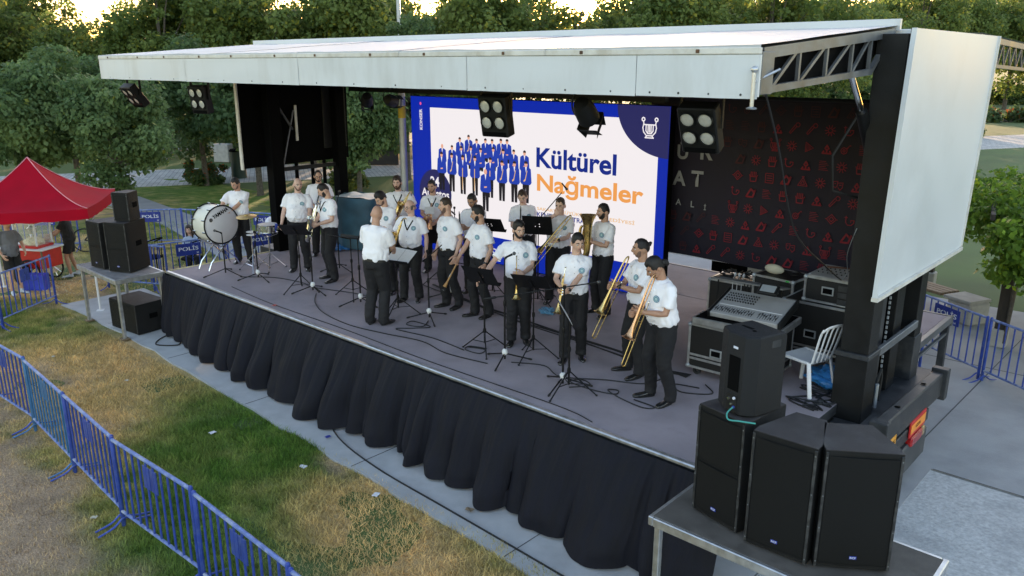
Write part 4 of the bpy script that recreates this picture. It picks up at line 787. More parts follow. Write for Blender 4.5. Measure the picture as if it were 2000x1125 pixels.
    bm = bmesh.new(); bm.from_mesh(me); hb2 = MB(); hd = shell(head_fn, lambda d: 0, 34, 26); hb2.add(hd.v, hd.f, Hm)
    for s in (1, -1):
        E = Matrix.Translation((s*.077, -.012, -.012)) @ Matrix.Rotation(s*R(20), 4, 'Z'); hb2.ell((0, 0, 0), (.010, .020, .033), 10, 8, Hm @ E)
    for (sh, el, wr), s, dv, pv, cu in ((arms[0], 1, rd, rp, rcurl), (arms[1], -1, ld, lp, lcurl)):
        dv = Lm.to_3x3() @ W(dv) if dv is not None else (wr-el).normalized(); pv = Lm.to_3x3() @ W(pv) if pv is not None else W((-s, .1, -.05)); hand(hb2, wr, dv, pv, s, cu)
    tmp = hb2.mesh('tmp', SK, 0); bm.from_mesh(tmp); bpy.data.meshes.remove(tmp); bm.to_mesh(me); bm.free(); me.shade_smooth(); me.materials.clear(); me.materials.append(MATS[SK]); me.name = 'body'
    body = obj('body', me, T)
    # --- face
    for s in (1, -1):
        e = MB(); e.ell((s*.031, .083, .004), (.0135, .009, .0085), 10, 7, Hm); e = e.build('eye', 'eye_white', T); q = MB(); q.ell((s*.031, .0905, .004), (.0062, .003, .0062), 8, 6, Hm); q.build('iris', 'eye_dark', e)
        q = MB(); q.tube([(s*.014, .097, .025), (s*.030, .096, .030), (s*.050, .083, .025)], [(.003, .005), (.004, .006), (.002, .004)], 6, rnd=True, M=Hm); q.build('eyebrow', 'hair_black' if hairm != 'hair_grey' else 'hair_grey', T)
    q = MB(); q.tube([(-.022, .090, -.061), (0, .0985, -.059), (.022, .090, -.061)], [(.003, .003), (.005, .006), (.003, .003)], 6, rnd=True, M=Hm); q.build('lips', 'lip', T)
    if hair:
        q = shell(head_fn, hair_th(hair, len(PEOPLE)*3.1)); q.v = [Hm @ v for v in q.v]
        if hair == 'tied': q.ell((0, -.098, .045), (.030, .030, .030), 10, 8, Hm); q.ell((0, -.115, .06), (.02, .022, .02), 8, 6, Hm)
        if hair == 'long': q.tube([(0, -.07, 0), (0, -.085, -.10), (0, -.07, -.22), (.0, -.06, -.32)], [(.075, .03), (.085, .035), (.08, .03), (.045, .015)], 12, rnd=True, ref=(1, 0, 0), M=Hm); [q.tube([(s*.07, .0, .02), (s*.078, .01, -.08), (s*.07, .02, -.2), (s*.06, .03, -.27)], [(.018, .03), (.02, .035), (.02, .03), (.008, .012)], 8, rnd=True, M=Hm) for s in (1, -1)]
        q.build('hair', hairm, T, 180)
    if beard: q = shell(head_fn, beard_th(beard), 40, 34); q.v = [Hm @ v for v in q.v]; q.build('beard' if beard != 'moustache' else 'moustache', beardm or ('stubble' if beard == 'stubble' else hairm), T, 180)
    if glasses:
        q = MB()
        for s in (1, -1): q.torus(Hm @ W((s*.033, .101, .002)), Hm.to_3x3() @ W((s*.15, 1, 0)), .021, .0022, 14, 5); q.tube([(s*.052, .094, .006), (s*.078, .02, .008), (s*.078, -.03, -.002)], .002, 5, M=Hm)
        q.tube([(-.013, .106, .005), (.013, .106, .005)], .002, 5, M=Hm); q.build('glasses', 'black_matte', T)
    # --- trousers
    b = MB(); tw = torso(0, [(.86, .155, .115, 0), (.92, .168, .125, -.004), (.98, .168, .122, 0), (1.015, .166, .120, 0)]) if not (sit or kneel) else [(W((0, -.02, pz-.06)), (.16*gx, .12*gy)), (W((0, 0, pz)), (.175*gx, .14*gy)), (U((0, 0, 1.0)), (.166*gx, .125*gy))]
    b.tube([p for p, r in tw], [r for p, r in tw], 16, ref=(1, 0, 0))
    for i, (hp, kn, an) in enumerate(legs):
        s = 1 if i == 0 else -1
        if shorts: e = hp.lerp(kn, .78); b.tube([hp+W((0, 0, .03)), hp.lerp(kn, .35), e], [.105*gx, .105*gx, .108*gx], 12)
        else: b.tube([hp+W((0, 0, .03)), hp.lerp(kn, .35)+W((0, -.005, 0)), kn, kn.lerp(an, .5)+W((0, -.015, 0)), an+W((0, -.01, .04)), an+W((0, .005, -.045))], [.108*gx, (.098*gx, .104*gx), .083*gx**.5, .080, .074, .078], 12)
    me = remesh(b.mesh('trousers', pants, 0), .016); me.materials.clear(); me.materials.append(MATS[pants]); me.name = 'trousers'
    sd_ = len(PEOPLE)*7.3
    for c, v, nn in verts_of(me):
        f = noise.noise(W((c.x*9+sd_, c.y*9, c.z*4+c.x*5)))*.010+(abs(noise.noise(W((c.x*8+sd_, c.y*8, c.z*13+c.y*9))))-.25)*.012+noise.noise(W((c.x*16, c.y*16+sd_, c.z*22)))*.0035*(1.5 if c.z < .25 else .8); v.append(c+nn*f)
    tro = obj('shorts' if shorts else 'trousers', me, T)
    # --- shirt
    b = MB(); lowz = .955 if tucked else .88
    rows = [(lowz, .168, .126, 0), (lowz+.03, .180, .140, .002), (1.07, .184, .142, .004), (1.16, .178, .134, .004), (1.26, .182, .132, .004), (1.34, .178, .126, .0), (1.395, .158, .112, -.006), (1.43, .120, .092, -.012), (1.455, .088, .075, -.014), (1.472, .070, .064, -.014)]
    tr = torso(0, rows); b.tube([p for p, r in tr], [r for p, r in tr], 18, ref=xr)
    for i, (sh, el, wr) in enumerate(arms):
        s = 1 if i == 0 else -1; e = sh.lerp(el, .74); b.tube([sh-W((s*.085, 0, -.02)), sh-W((s*.02, 0, 0)), sh.lerp(el, .22), sh.lerp(el, .5), e], [.060, .066*gx**.5, .070*gx**.5, .072, .080], 14)
    me = remesh(b.mesh('shirt', shirt, 0), .0145); me.materials.clear(); me.materials.append(MATS[shirt]); me.name = 'shirt'
    for c, v, nn in verts_of(me):
        q_ = max(0, 1-abs(c.z-(1.04+dz))/.18); f = noise.noise(W((c.x*10+sd_, c.y*10, c.z*5)))*.011*(.7+q_)+(abs(noise.noise(W((c.x*13+c.z*9+sd_, c.y*13, c.z*8-c.x*6))))-.25)*.020*(.55+q_)+noise.noise(W((c.x*26, c.y*26+sd_, c.z*14)))*.005; v.append(c+nn*f)
    sh_o = obj('shirt', me, T)
    bv = BVHTree.FromPolygons([v.co for v in me.vertices], [tuple(p.vertices) for p in me.polygons])
    fw = Lm.to_3x3() @ W((0, 1, 0)); upv = Lm.to_3x3() @ W((0, 0, 1))
    def surf(xx, zz, off=.003):
        o_ = U((xx, .5, zz)); hit = bv.ray_cast(o_, -fw)
        return (hit[0]+hit[1]*off, hit[1]) if hit[0] else (U((xx, .14, zz)), fw)
    q = MB()
    for s in (1, -1):                                # collar: band and two points
        c0 = U((0, -.016, 1.462)); P = [c0+xr*(math.sin(a)*.073*s)+(Lm.to_3x3() @ W((0, 1, 0)))*(-math.cos(a)*.070)+upv*(.022-.030*(a/PI)) for a in [i*PI*.9/7 for i in range(8)]]
        for a_, b_ in zip(P[:-1], P[1:]): q.add([a_, b_, b_-upv*.036+(b_-c0).normalized()*.014, a_-upv*.036+(a_-c0).normalized()*.014], [(0, 1, 2, 3)])
        e = P[-1]; tip, _ = surf(s*.062, 1.375, .010); m_, _ = surf(s*.020, 1.405, .012); q.add([e, P[-2], P[-2]-upv*.036+(P[-2]-c0).normalized()*.016, tip, m_], [(0, 1, 2, 3, 4)])
    if not badge == 'tee': q.build('collar', shirt, sh_o, 180)
    if badge is True:
        q = MB(); L_ = [surf(-.014, 1.36-.03*i, .002)[0] for i in range(12)]; R_ = [surf(.014, 1.36-.03*i, .002)[0] for i in range(12)]
        for i in range(11): q.quad(R_[i], L_[i], L_[i+1], R_[i+1])
        q.build('placket', shirt, sh_o, 180); q = MB()
        for i in range(4): p, n_ = surf(0, 1.33-.085*i, .004); q.ell(p, (.006, .004, .006), 8, 5)
        q.build('buttons', 'button', sh_o)
        p, n_ = surf(-.090*gx, 1.295, .004); Mb = n_.to_track_quat('Z', 'Y').to_matrix().to_4x4(); Mb.translation = p
        q = MB(); q.lathe([(0, .0015), (.040, .001), (.041, -.002)], 20, Mb); bd = q.build('badge', 'badge_blue', sh_o); q = MB(); q.lathe([(.026, .0030), (.034, .0030)], 20, Mb); q.lathe([(0, .0032), (.019, .0030)], 14, Mb); q.build('badge_print', 'badge_pale', bd)
        for s in (1, -1):
            q = MB(); c_ = [surf(s*.09*gx+dx, zz, .0025)[0] for dx, zz in ((-.05, 1.245), (.05, 1.245), (.05, 1.215), (0, 1.20), (-.05, 1.215))]; q.add(c_, [(4, 3, 2, 1, 0)]); q.build('pocket_flap', shirt, sh_o, 0)
    if tucked and not sit and not kneel:
        tb = torso(0, [(.955, .175, .130, 0), (.992, .176, .131, .002)]); q = MB(); q.tube([p for p, r in tb], [r for p, r in tb], 24, ref=xr); q.build('belt', 'belt_black', tro)
        q = MB(); q.box(U((0, (.131*gy+.006)+.002, .974)), (.04, .012, .034), .003); q.build('buckle', 'silver', tro)
    for i, (hp, kn, an) in enumerate(legs):
        s = 1 if i == 0 else -1
        if shoes not in SHOES: SHOES[shoes] = (shoe_mesh(shoes), sole_mesh())
        o = obj('shoe', SHOES[shoes][0], T, (an.x, an.y+.03, an.z-.085), (R(55) if kneel and s < 0 else 0, 0, -s*R(14))); obj('sole', SHOES[shoes][1], o)
    if strap:
        q = MB(); P = []
        for a in range(9): t_ = a/8; xx = -.075+.15*t_; P.append(surf(xx*(1 if a not in (0, 8) else 1), 1.40-.20*math.sin(PI*t_) if True else 0, .008)[0])
        nb = [U((-.075, -.06, 1.475)), U((0, -.10, 1.47)), U((.075, -.06, 1.475))]
        q.tube([nb[1], nb[0]]+[surf(-.072+.036*i, 1.41-.075*i, .008)[0] for i in range(3)]+[surf(.036*i, 1.26+.075*i, .008)[0] for i in range(3)]+[nb[2], nb[1]], [(.010, .004)]*10, 6); q.build('neck_strap', 'black_matte', T)
    if watch:
        sh, el, wr = arms[0 if watch == 'r' else 1]; q = MB(); a = wr.lerp(el, .06); bq = wr.lerp(el, .15); q.tube([a, bq], [.0315, .0335], 12); q.lathe([(0, .008), (.018, .007), (.02, 0)], 12, (lambda M_: (setattr(M_, 'translation', a.lerp(bq, .5)+W((0, .028, .01))), M_)[1])(W((0, .8, .5)).to_track_quat('Z', 'Y').to_matrix().to_4x4())); q.build('watch', 'watch_black', T)
    T.scale = (k, k, k)
    M = Matrix.Translation((x, y, z)) @ Matrix.Rotation(th-PI/2, 4, 'Z') @ Matrix.Scale(k, 4)
    info = dict(T=T, M=M, arms=arms, Lm=Lm, U=U, Hm=Hm, surf=surf); PEOPLE[key] = info; return info
def hold(inf, p, axis, up, roll=0): # world matrix of an instrument: origin p, local Z along axis, local Y towards up, all in the player's own frame
    zz = Vector(axis).normalized(); yy = Vector(up); yy = (yy-zz*yy.dot(zz)).normalized(); xx = yy.cross(zz); M = Matrix((xx, yy, zz)).transposed().to_4x4(); M.translation = Vector(p); r = inf['M'] @ M; l, q, s = r.decompose(); return Matrix.Translation(l) @ q.to_matrix().to_4x4()
# ---------------------------------------------------------------- instruments
mat('cymbal_brass', (.50, .34, .12), .4, 1, .2, 20)
mat('ebony', (.012, .010, .010), .35, 0, .1); mat('reed_wood', (.40, .20, .06), .35, 0, .2, 20); mat('paper', (.72, .71, .72), .8, 0, .04, 30); mat('drum_shell', (.72, .70, .60), .35, 0, .06, 3); mat('drum_head', (.60, .58, .60), .5, 0, .04, 3); mat('stand_black', (.006, .006, .0065), .45, .1, .2, spec=.3); mat('tape_white', (.65, .66, .66), .8, 0, .1, 30, .4, 60); mat('mic_grille', (.10, .10, .10), .4, .7)
def bezier(P, n=8):
    P = [Vector(p) for p in P]; out = []
    for i in range(len(P)-1):
        p0, p1, p2, p3 = P[max(i-1, 0)], P[i], P[i+1], P[min(i+2, len(P)-1)]
        for k in range(n):
            t_ = k/n; out.append(.5*((2*p1)+(p2-p0)*t_+(2*p0-5*p1+4*p2-p3)*t_*t_+(3*p1-p0-3*p2+p3)*t_**3))
    return out+[P[-1]]
def lerp_r(rs, n): return [rs[i]+(rs[i+1]-rs[i])*k/n for i in range(len(rs)-1) for k in range(n)]+[rs[-1]]
def sax(M, label, m='brass', k=1):
    t = thing('saxophone', label, 'saxophone', M=M, group=None); S_ = lambda P: [tuple(c*k for c in p) for p in P]
    P = S_([(0, -.01, .33), (0, 0, .29), (0, 0, .10), (0, 0, -.20), (0, .02, -.30), (0, .075, -.335), (0, .125, -.28), (0, .14, -.15), (0, .15, -.02), (0, .165, .06), (0, .175, .085)])
    b = MB(); b.tube(bezier(P, 5), lerp_r([r*k for r in (.012, .014, .020, .029, .032, .034, .036, .040, .046, .062, .072)], 5), 14, caps=False); b.build('tube', m, t)
    b = MB(); b.tube(bezier(S_([(0, -.01, .33), (0, -.03, .36), (0, -.10, .375), (0, -.15, .35)]), 5), lerp_r([.012*k, .011*k, .010*k, .009*k], 5), 10); b.build('neck', m, t)
    b = MB(); b.tube(S_([(0, -.145, .353), (0, -.21, .32)]), [.013*k, .007*k], 10); b.build('mouthpiece', 'ebony', t)
    b = MB(); b.torus((0, .175*k, .085*k), (0, .15, 1), .073*k, .004*k, 24, 6); b.build('bell_rim', m, t)
    for i in range(7): b = MB(); b.lathe([(0, .008), (.014*k, .008), (.016*k, 0)], 12, Matrix.Translation((.0, .03*k, (.22-i*.065)*k)) @ Matrix.Rotation(R(-90), 4, 'X')); b.build('key_cup', m, t)
    b = MB(); [b.tube(S_([(s*.024, .01, .26), (s*.030, .012, -.22)]), .003*k, 5) for s in (-1, 1)]; b.build('key_rods', m, t)
    return t
def trombone(M, label, m='brass', bm_='brass'):
    t = thing('trombone', label, 'trombone', M=M @ Matrix.Scale(.79, 4))
    b = MB(); b.tube(bezier([(-.04, 0, -.12), (-.04, 0, .30), (-.04, 0, .72), (-.028, 0, .775), (0, 0, .79), (.028, 0, .775), (.04, 0, .72), (.04, 0, .3), (.04, 0, -.10)], 4), .0075, 8); b.build('slide', m, t)
    b = MB(); [b.bar((-.04, 0, z), (.04, 0, z), .008) for z in (-.02, .10)]; b.build('slide_brace', m, t)
    b = MB(); b.tube([(-.04, 0, -.12), (-.04, 0, -.19)], [.008, .012], 10); b.lathe([(.008, 0), (.014, -.03), (.013, -.034), (.006, -.02)], 12, c=(-.04, 0, -.17)); b.build('mouthpiece', 'silver', t)
    P = bezier([(.04, 0, -.10), (.04, -.01, -.4), (.05, -.015, -.56), (.075, -.02, -.615), (.11, -.02, -.56), (.12, -.02, -.4), (.12, -.02, .0), (.12, -.02, .2), (.12, -.02, .33), (.12, -.02, .37)], 5)
    b = MB(); b.tube(P, lerp_r([.0085, .009, .010, .011, .012, .0135, .020, .030, .060, .105], 5), 16, caps=False); b.build('bell', bm_, t)
    b = MB(); b.torus((.12, -.02, .37), (0, 0, 1), .105, .003, 28, 5); b.build('bell_rim', bm_, t); b = MB(); [b.bar((.04, 0, z), (.12, -.02, z), .008) for z in (-.45, -.12)]; b.build('brace', m, t); return t
def trumpet(M, label):
    t = thing('trumpet', label, 'trumpet', M=M); b = MB()
    b.tube(bezier([(0, .04, -.12), (0, .045, -.18), (0, .02, -.20), (0, -.04, -.19), (0, -.05, -.14), (0, -.045, 0), (0, -.04, .12), (0, -.04, .2), (0, -.04, .26), (0, -.04, .28)], 5), lerp_r([.006, .006, .0065, .0065, .007, .008, .012, .022, .045, .061], 5), 14, caps=False); b.build('bell', 'brass', t)
    b = MB(); b.torus((0, -.04, .28), (0, 0, 1), .061, .0025, 24, 5); b.build('bell_rim', 'brass', t)
    b = MB(); b.tube(bezier([(0, .04, -.25), (0, .04, .1), (0, .035, .13), (0, .0, .14), (0, -.015, .12), (0, -.015, -.05)], 5), .006, 8); b.build('leadpipe', 'brass', t)
    b = MB(); b.tube([(0, .04, -.24), (0, .04, -.31)], [.006, .009], 8); b.lathe([(.008, 0), (.013, -.012), (.012, -.015)], 12, c=(0, .04, -.31)); b.build('mouthpiece', 'silver', t)
    for i in range(3):
        b = MB(); z = -.04+i*.035; b.tube([(0, -.07, z), (0, .07, z)], .014, 12); v_ = b.build('valve', 'brass', t); b = MB(); b.tube([(0, .07, z), (0, .10, z)], .004, 6); b.lathe([(0, .006), (.011, .004), (.011, 0)], 10, Matrix.Translation((0, .10, z)) @ Matrix.Rotation(R(-90), 4, 'X')); b.build('valve_cap', 'silver', v_)
    return t
def clarinet(M, label, m='ebony', cat='clarinet', bellr=.038, L=.62):
    t = thing('clarinet', label, cat, M=M); b = MB(); b.lathe([(bellr, -L/2), (bellr*.8, -L/2+.02), (.018, -L/2+.08), (.014, -L/2+.12), (.013, L/2-.16), (.012, L/2-.1), (.014, L/2-.07), (.005, L/2)], 14); b.build('tube', m, t)
    for i in range(6): b = MB(); b.torus((0, 0, L/2-.2-i*.055), (0, 0, 1), .0145, .0022, 12, 5); b.build('key_ring', 'silver', t)
    b = MB(); b.tube([(.017, 0, L/2-.18), (.017, 0, -L/2+.14)], .0025, 5); b.tube([(0, .017, L/2-.2), (0, .017, -.05)], .0025, 5); b.build('key_rods', 'silver', t); return t
def euphonium(M, label):
    t = thing('euphonium', label, 'euphonium', M=M); b = MB()
    b.tube(bezier([(0, 0, .38), (0, 0, .35), (0, 0, .25), (0, 0, .05), (0, 0, -.15), (.03, 0, -.26), (.10, 0, -.28), (.14, 0, -.2), (.14, 0, 0), (.13, 0, .15), (.10, .0, .2)], 5), lerp_r([.135, .115, .075, .058, .050, .046, .040, .034, .028, .022, .016], 5), 18, caps=False); b.build('bell', 'brass', t)
    b = MB(); b.torus((0, 0, .38), (0, 0, 1), .135, .004, 30, 6); b.build('bell_rim', 'brass', t)
    for dx, s_ in ((.05, .13), (.09, .17)): b = MB(); b.tube(bezier([(dx-.02, -.05, -.1), (dx-.02, -.06, .1), (dx, -.06, s_), (dx+.03, -.06, .1), (dx+.03, -.05, -.12), (dx, -.05, -.17), (dx-.02, -.05, -.1)], 4), .011, 8); b.build('coil', 'brass', t)
    for i in range(3): b = MB(); b.tube([(.05+i*.035, -.075, -.06), (.05+i*.035, -.075, .10)], .015, 10); b.build('valve', 'silver', t)
    b = MB(); b.tube([(.1, 0, .2), (.06, -.12, .22)], [.008, .006], 8); b.lathe([(.008, 0), (.014, .02)], 10, c=(.06, -.12, .22)); b.build('mouthpiece', 'silver', t); return t
# ---------------------------------------------------------------- stands
def cam_phi(phi): return R(-47.8+phi)+PI/2        # rz that turns local -Y towards bearing phi (0 = towards the viewer)
def legs3(b, zc, spread, zl, r=.010, n=3, a0=.3, foot=True):
    for i in range(n):
        a = a0+i*2*PI/n; e = Vector((math.cos(a)*spread, math.sin(a)*spread, .012)); b.append((Vector((0, 0, zc)), e, a))
def music_stand(x, y, hgt, phi, label, tilt=58, paper=False, a0=.3, arm=.0):
    t = thing('music_stand', label, 'music stand', (x, y, ST), cam_phi(phi), 'music stands on the stage')
    MB().tube([(0, 0, .12), (0, 0, hgt*.62)], .013, 8).build('pole', 'stand_black', t); MB().tube([(0, 0, hgt*.55), (0, 0, hgt)], .009, 8).build('pole', 'stand_black', t); MB().lathe([(.018, -.03), (.022, 0), (.018, .03)], 10, c=(0, 0, hgt*.62)).build('clamp', 'stand_black', t)
    L = []; legs3(L, .30, .34, 0, a0=a0)
    for c, e, a in L:
        lg = MB(); lg.tube([c, e], .009, 6); lg = lg.build('leg', 'stand_black', t); q = MB(); q.tube([(0, 0, .13), c.lerp(e, .55)], .006, 6); q.build('leg_brace', 'stand_black', t); q = MB(); q.ell(e, (.016, .016, .012), 8, 6); q.build('rubber_foot', 'rubber', lg)
    MB().lathe([(.02, -.03), (.024, 0), (.02, .03)], 10, c=(0, 0, .30)).build('leg_hub', 'stand_black', t)
    Mx = Matrix.Translation((0, 0, hgt)) @ Matrix.Rotation(-R(90-tilt), 4, 'X')       # local -Y side carries the music
    d = MB(); w, h_ = .24, .33                                                      # desk plate with four holes: two strips and bars between
    for x0, x1, z0, z1 in ((-w, w, .19, h_), (-w, w, -.02, .125), (-w, -.042, .125, .19), (.042, w, .125, .19), (-.025, .025, .125, .19), (-.042, -.025, .143, .172), (.025, .042, .143, .172)): d.box(((x0+x1)/2, 0, (z0+z1)/2), (x1-x0-.0005, .004, z1-z0-.0005), 0, Mx)
    d.build('desk', 'stand_black', t, 0); q = MB(); q.box((0, -.03, -.022), (.48, .06, .004), 0, Mx); q.build('desk_lip', 'stand_black', t, 0)
    q = MB(); q.bar(Mx @ Vector((0, .012, .02)), Mx @ Vector((0, .012, .24)), .02, .012); q.build('desk_spine', 'stand_black', t)
    if paper:
        q = MB(); q.box((0, 0, 0), (.43, .0025, .29), 0, Mx @ Matrix.Translation((.01, -.008, .15)) @ Matrix.Rotation(R(4), 4, 'Y')); o = q.build('sheet_music', 'paper', t, 0); q = MB(); q.box((0, 0, 0), (.004, .002, .29), 0, Mx @ Matrix.Translation((.01, -.0105, .15)) @ Matrix.Rotation(R(4), 4, 'Y')); q.build('page_fold', 'print_mid', o, 0)
    return t
def microphone(t, p, d, pop=None):
    d = Vector(d).normalized(); p = Vector(p); b = MB(); b.tube([p-d*.11, p-d*.01, p], [.010, .015, .018], 10); m_ = b.build('microphone', 'stand_black', t); b = MB(); b.ell(p+d*.025, (.024, .024, .024), 12, 8); b.build('grille', 'mic_grille', m_)
def mic_stand(x, y, hgt, label, phi=0, boom=None, mic=True, base='tripod', a0=.2, tape=True, spread=.36, bh=None):
    t = thing('microphone_stand', label, 'mic stand', (x, y, ST), cam_phi(phi), 'microphone stands on the stage')
    MB().tube([(0, 0, .05), (0, 0, hgt*.58)], .013, 8).build('pole', 'stand_black', t); MB().tube([(0, 0, hgt*.5), (0, 0, hgt)], .009, 8).build('pole', 'stand_black', t); MB().lathe([(.017, -.04), (.021, -.02), (.021, .02), (.015, .04)], 10, c=(0, 0, hgt*.58)).build('clutch', 'stand_black', t)
    for i in range(3):
        a = a0+i*2*PI/3; e = (math.cos(a)*spread, math.sin(a)*spread, .018); lg = MB(); lg.tube([(0, 0, .13), e], .0095, 6); lg = lg.build('leg', 'stand_black', t); q = MB(); q.tube([Vector((0, 0, .13)).lerp(Vector(e), .9), e], .014, 8, rnd=True); q.build('rubber_foot', 'rubber', lg)
    if tape: q = MB(); q.ell((0, 0, .15), (.042, .04, .05), 10, 8, fn=lambda d: 1+.25*noise.noise(d*3+Vector((x, y, 0)))); q.build('tape_wrap', 'tape_white', t, 80)
    if boom:
        a, b_ = Vector(boom[0]), Vector(boom[1]); MB().tube([a, b_], .008, 8).build('boom', 'stand_black', t); MB().tube([a, a.lerp(b_, .1)], .016, 8, rnd=True).build('counterweight', 'stand_black', t); MB().lathe([(.02, -.02), (.024, 0), (.02, .02)], 10, c=(0, 0, hgt)).build('boom_clamp', 'stand_black', t)
        if mic: microphone(t, b_+(b_-a).normalized()*.10+Vector((0, 0, .0)), (b_-a).normalized() if boom[2] is None else boom[2])
    elif mic: microphone(t, (0, -.10, hgt+.06), (0, -1, .45)); q = MB(); q.tube([(0, 0, hgt), (0, -.03, hgt+.03)], .014, 8); q.build('mic_clip', 'stand_black', t)
    return t
# ---------------------------------------------------------------- the band
W_ = Vector
P = person('drummer', 'man with dark hair leaning on the white bass drum', -14.42, 7.86, 5, h=1.73, girth=1.08, belly=.3, lean=6, hyaw=-22, hpitch=-18, rh=(.36, .40, 1.06), lh=(.20, .44, 1.05), skin=1, hair='short', beard='stubble', rd=(.3, .9, -.2), rp=(0, 0, -1), ld=(.8, .5, 0), lp=(0, 0, -1), watch='r')
P = person('bald', 'bald stout man with grey beard holding drumsticks, arms low', -13.08, 8.32, 4, h=1.77, girth=1.2, belly=1, hyaw=28, hpitch=-4, rh=(.27, .20, .90), lh=(-.24, .22, .90), skin=3, hair=None, beard='stubble', rcurl=.9, lcurl=.9)
for s, lbl in ((1, 'wooden drumstick in the right hand of the bald man'), (-1, 'wooden drumstick in the left hand of the bald man')):
    M = hold(P, (s*.25, .25, .86), (-s*.85, .5, -.12), (0, 0, 1)); t = thing('drumstick', lbl, 'drumstick', M=M); b = MB(); b.tube([(0, 0, -.12), (0, 0, .24), (0, 0, .27)], [.008, .006, .003], 8); b.build('shaft', 'reed_wood', t); b = MB(); b.ell((0, 0, .275), (.006, .006, .009), 8, 6); b.build('tip', 'reed_wood', t)
P = person('glasses', 'bearded man with glasses at the back, left of the blue tarp', -13.86, 9.36, 12, h=1.76, girth=1.12, belly=.4, hyaw=5, hpitch=-14, rh=(.10, .26, 1.05), lh=(-.12, .26, 1.08), skin=1, hair='recede', beard='beard', glasses=True)
clarinet(hold(P, (.05, .30, 1.12), (-.25, -.5, .8), (0, 1, 0)), 'black clarinet held by the bearded man with glasses at left')
P = person('saxdown', 'dark haired man in profile looking down, holding the silver saxophone', -12.0, 8.27, -52, h=1.8, girth=1.05, hyaw=-22, hpitch=-30, rh=(.10, .30, .98), lh=(-.13, .28, 1.06), skin=0, hair='fade', beard='beard', strap=True, rcurl=.7, lcurl=.7)
sax(hold(P, (.02, .30, 1.08), (.0, -.30, 1), (-.75, .7, 0)), 'silver alto saxophone of the man looking down, bell towards viewer', 'silver')
P = person('conductor', 'bald conductor seen from behind at the front of the stage', -9.32, 7.2, 158, h=1.83, girth=1.13, belly=.2, lean=3, hyaw=6, hpitch=-8, rh=(.10, .36, 1.06), lh=(-.15, .34, 1.08), skin=1, hair=None, foot=(.02, -.02), rcurl=.6, lcurl=.5)
t = thing('baton', 'thin black baton in the hand of the conductor', 'baton', M=hold(P, (.02, .45, 1.08), (-.6, .7, -.4), (0, 0, 1))); b = MB(); b.tube([(0, 0, .02), (0, 0, .30)], [.005, .002], 6); b.build('stick', 'ebony', t); b = MB(); b.ell((0, 0, 0), (.01, .01, .025), 8, 6); b.build('grip', 'reed_wood', t)
P = person('blackhair', 'thick haired bearded man looking down, behind the conductor', -10.58, 8.42, -22, h=1.8, girth=1.0, hyaw=-20, hpitch=-32, rh=(.04, .30, 1.10), lh=(.06, .28, 1.12), ld=(.9, .3, 0), skin=0, hair='full', beard='stubble')
P = person('beardsax', 'big red bearded man at the back with a brass saxophone', -11.68, 9.66, 0, h=1.80, girth=1.25, belly=.8, hyaw=-6, hpitch=-4, rh=(.02, .32, 1.08), lh=(-.16, .30, 1.26), skin=3, hair='full', hairm='hair_brown', beard='big', beardm='hair_red', strap=True, rcurl=.7, lcurl=.7)
sax(hold(P, (-.07, .34, 1.20), (-.45, -.25, .85), (.2, .8, 0)), 'brass saxophone of the big red bearded man')
P = person('moust', 'balding man with grey moustache and glasses, golden saxophone on strap', -9.93, 8.42, -14, h=1.70, girth=1.12, belly=.6, hyaw=-26, hpitch=-6, rh=(.20, .26, 1.02), lh=(-.29, .05, .88), skin=3, hair='fringe', hairm='hair_grey', beard='moustache', glasses=True, strap=True, rcurl=.7)
sax(hold(P, (.15, .30, 1.12), (-.30, -.25, 1), (.15, 1, 0)), 'golden alto saxophone of the balding man with moustache')
P = person('cardman', 'man before the date disc with a white card at his chest', -11.12, 10.02, -4, h=1.74, girth=.98, hyaw=-10, hpitch=-6, rh=(.10, .26, 1.10), lh=(-.10, .26, 1.02), skin=1, hair='fade', beard='stubble', strap=True)
t = thing('music_card', 'small white card clipped before the man at the date disc', 'card', M=hold(P, (.03, .27, 1.22), (0, .2, 1), (0, 1, 0))); MB().box((0, 0, 0), (.17, .004, .15), .001).build('card', 'paper', t); b = MB(); b.tube([(0, .0, -.07), (0, .02, -.16)], .004, 6); b.build('clip', 'silver', t)
sax(hold(P, (.02, .26, .98), (0, -.25, 1), (.3, 1, 0)), 'dark saxophone below the white music card', 'rose_brass')
P = person('tall', 'tall short haired man in profile, arms hanging, right of the moustached man', -9.13, 8.53, -48, h=1.8, girth=1.02, hyaw=-30, hpitch=-2, rh=(.26, .06, .90), lh=(-.27, .08, .90), skin=0, hair='fade', hairm='hair_brown', beard='stubble')
P = person('reed', 'black bearded man in profile with a blue wrist band', -8.42, 8.53, -55, h=1.76, girth=1.03, hyaw=-26, hpitch=-10, rh=(.14, .38, .86), lh=(-.27, .10, .90), skin=1, hair='full', beard='beard', watch='l', rcurl=.8)
clarinet(hold(P, (.12, .46, .72), (-.15, -.45, .85), (0, 1, 0)), 'short golden wooden reed pipe held low by black bearded man', 'reed_wood', 'reed pipe', .034, .42)
P = person('backclar', 'bearded man half hidden behind the others, dark clarinet in hands', -9.52, 9.5, -12, h=1.74, girth=1.02, hyaw=-14, hpitch=-26, rh=(.16, .28, 1.06), lh=(.06, .28, 1.18), skin=2, hair='fade', beard='beard', rcurl=.7, lcurl=.7)
clarinet(hold(P, (.16, .32, 1.16), (.12, -.25, .95), (0, 1, 0)), 'black clarinet of the half hidden bearded man')
P = person('clar', 'brown haired man holding an upright black clarinet, before the white screen', -9.0, 10.2, -2, h=1.78, girth=1.05, hyaw=-6, hpitch=-22, rh=(.06, .28, 1.10), lh=(.02, .28, 1.20), skin=3, hair='short', hairm='hair_brown', rcurl=.8, lcurl=.8)
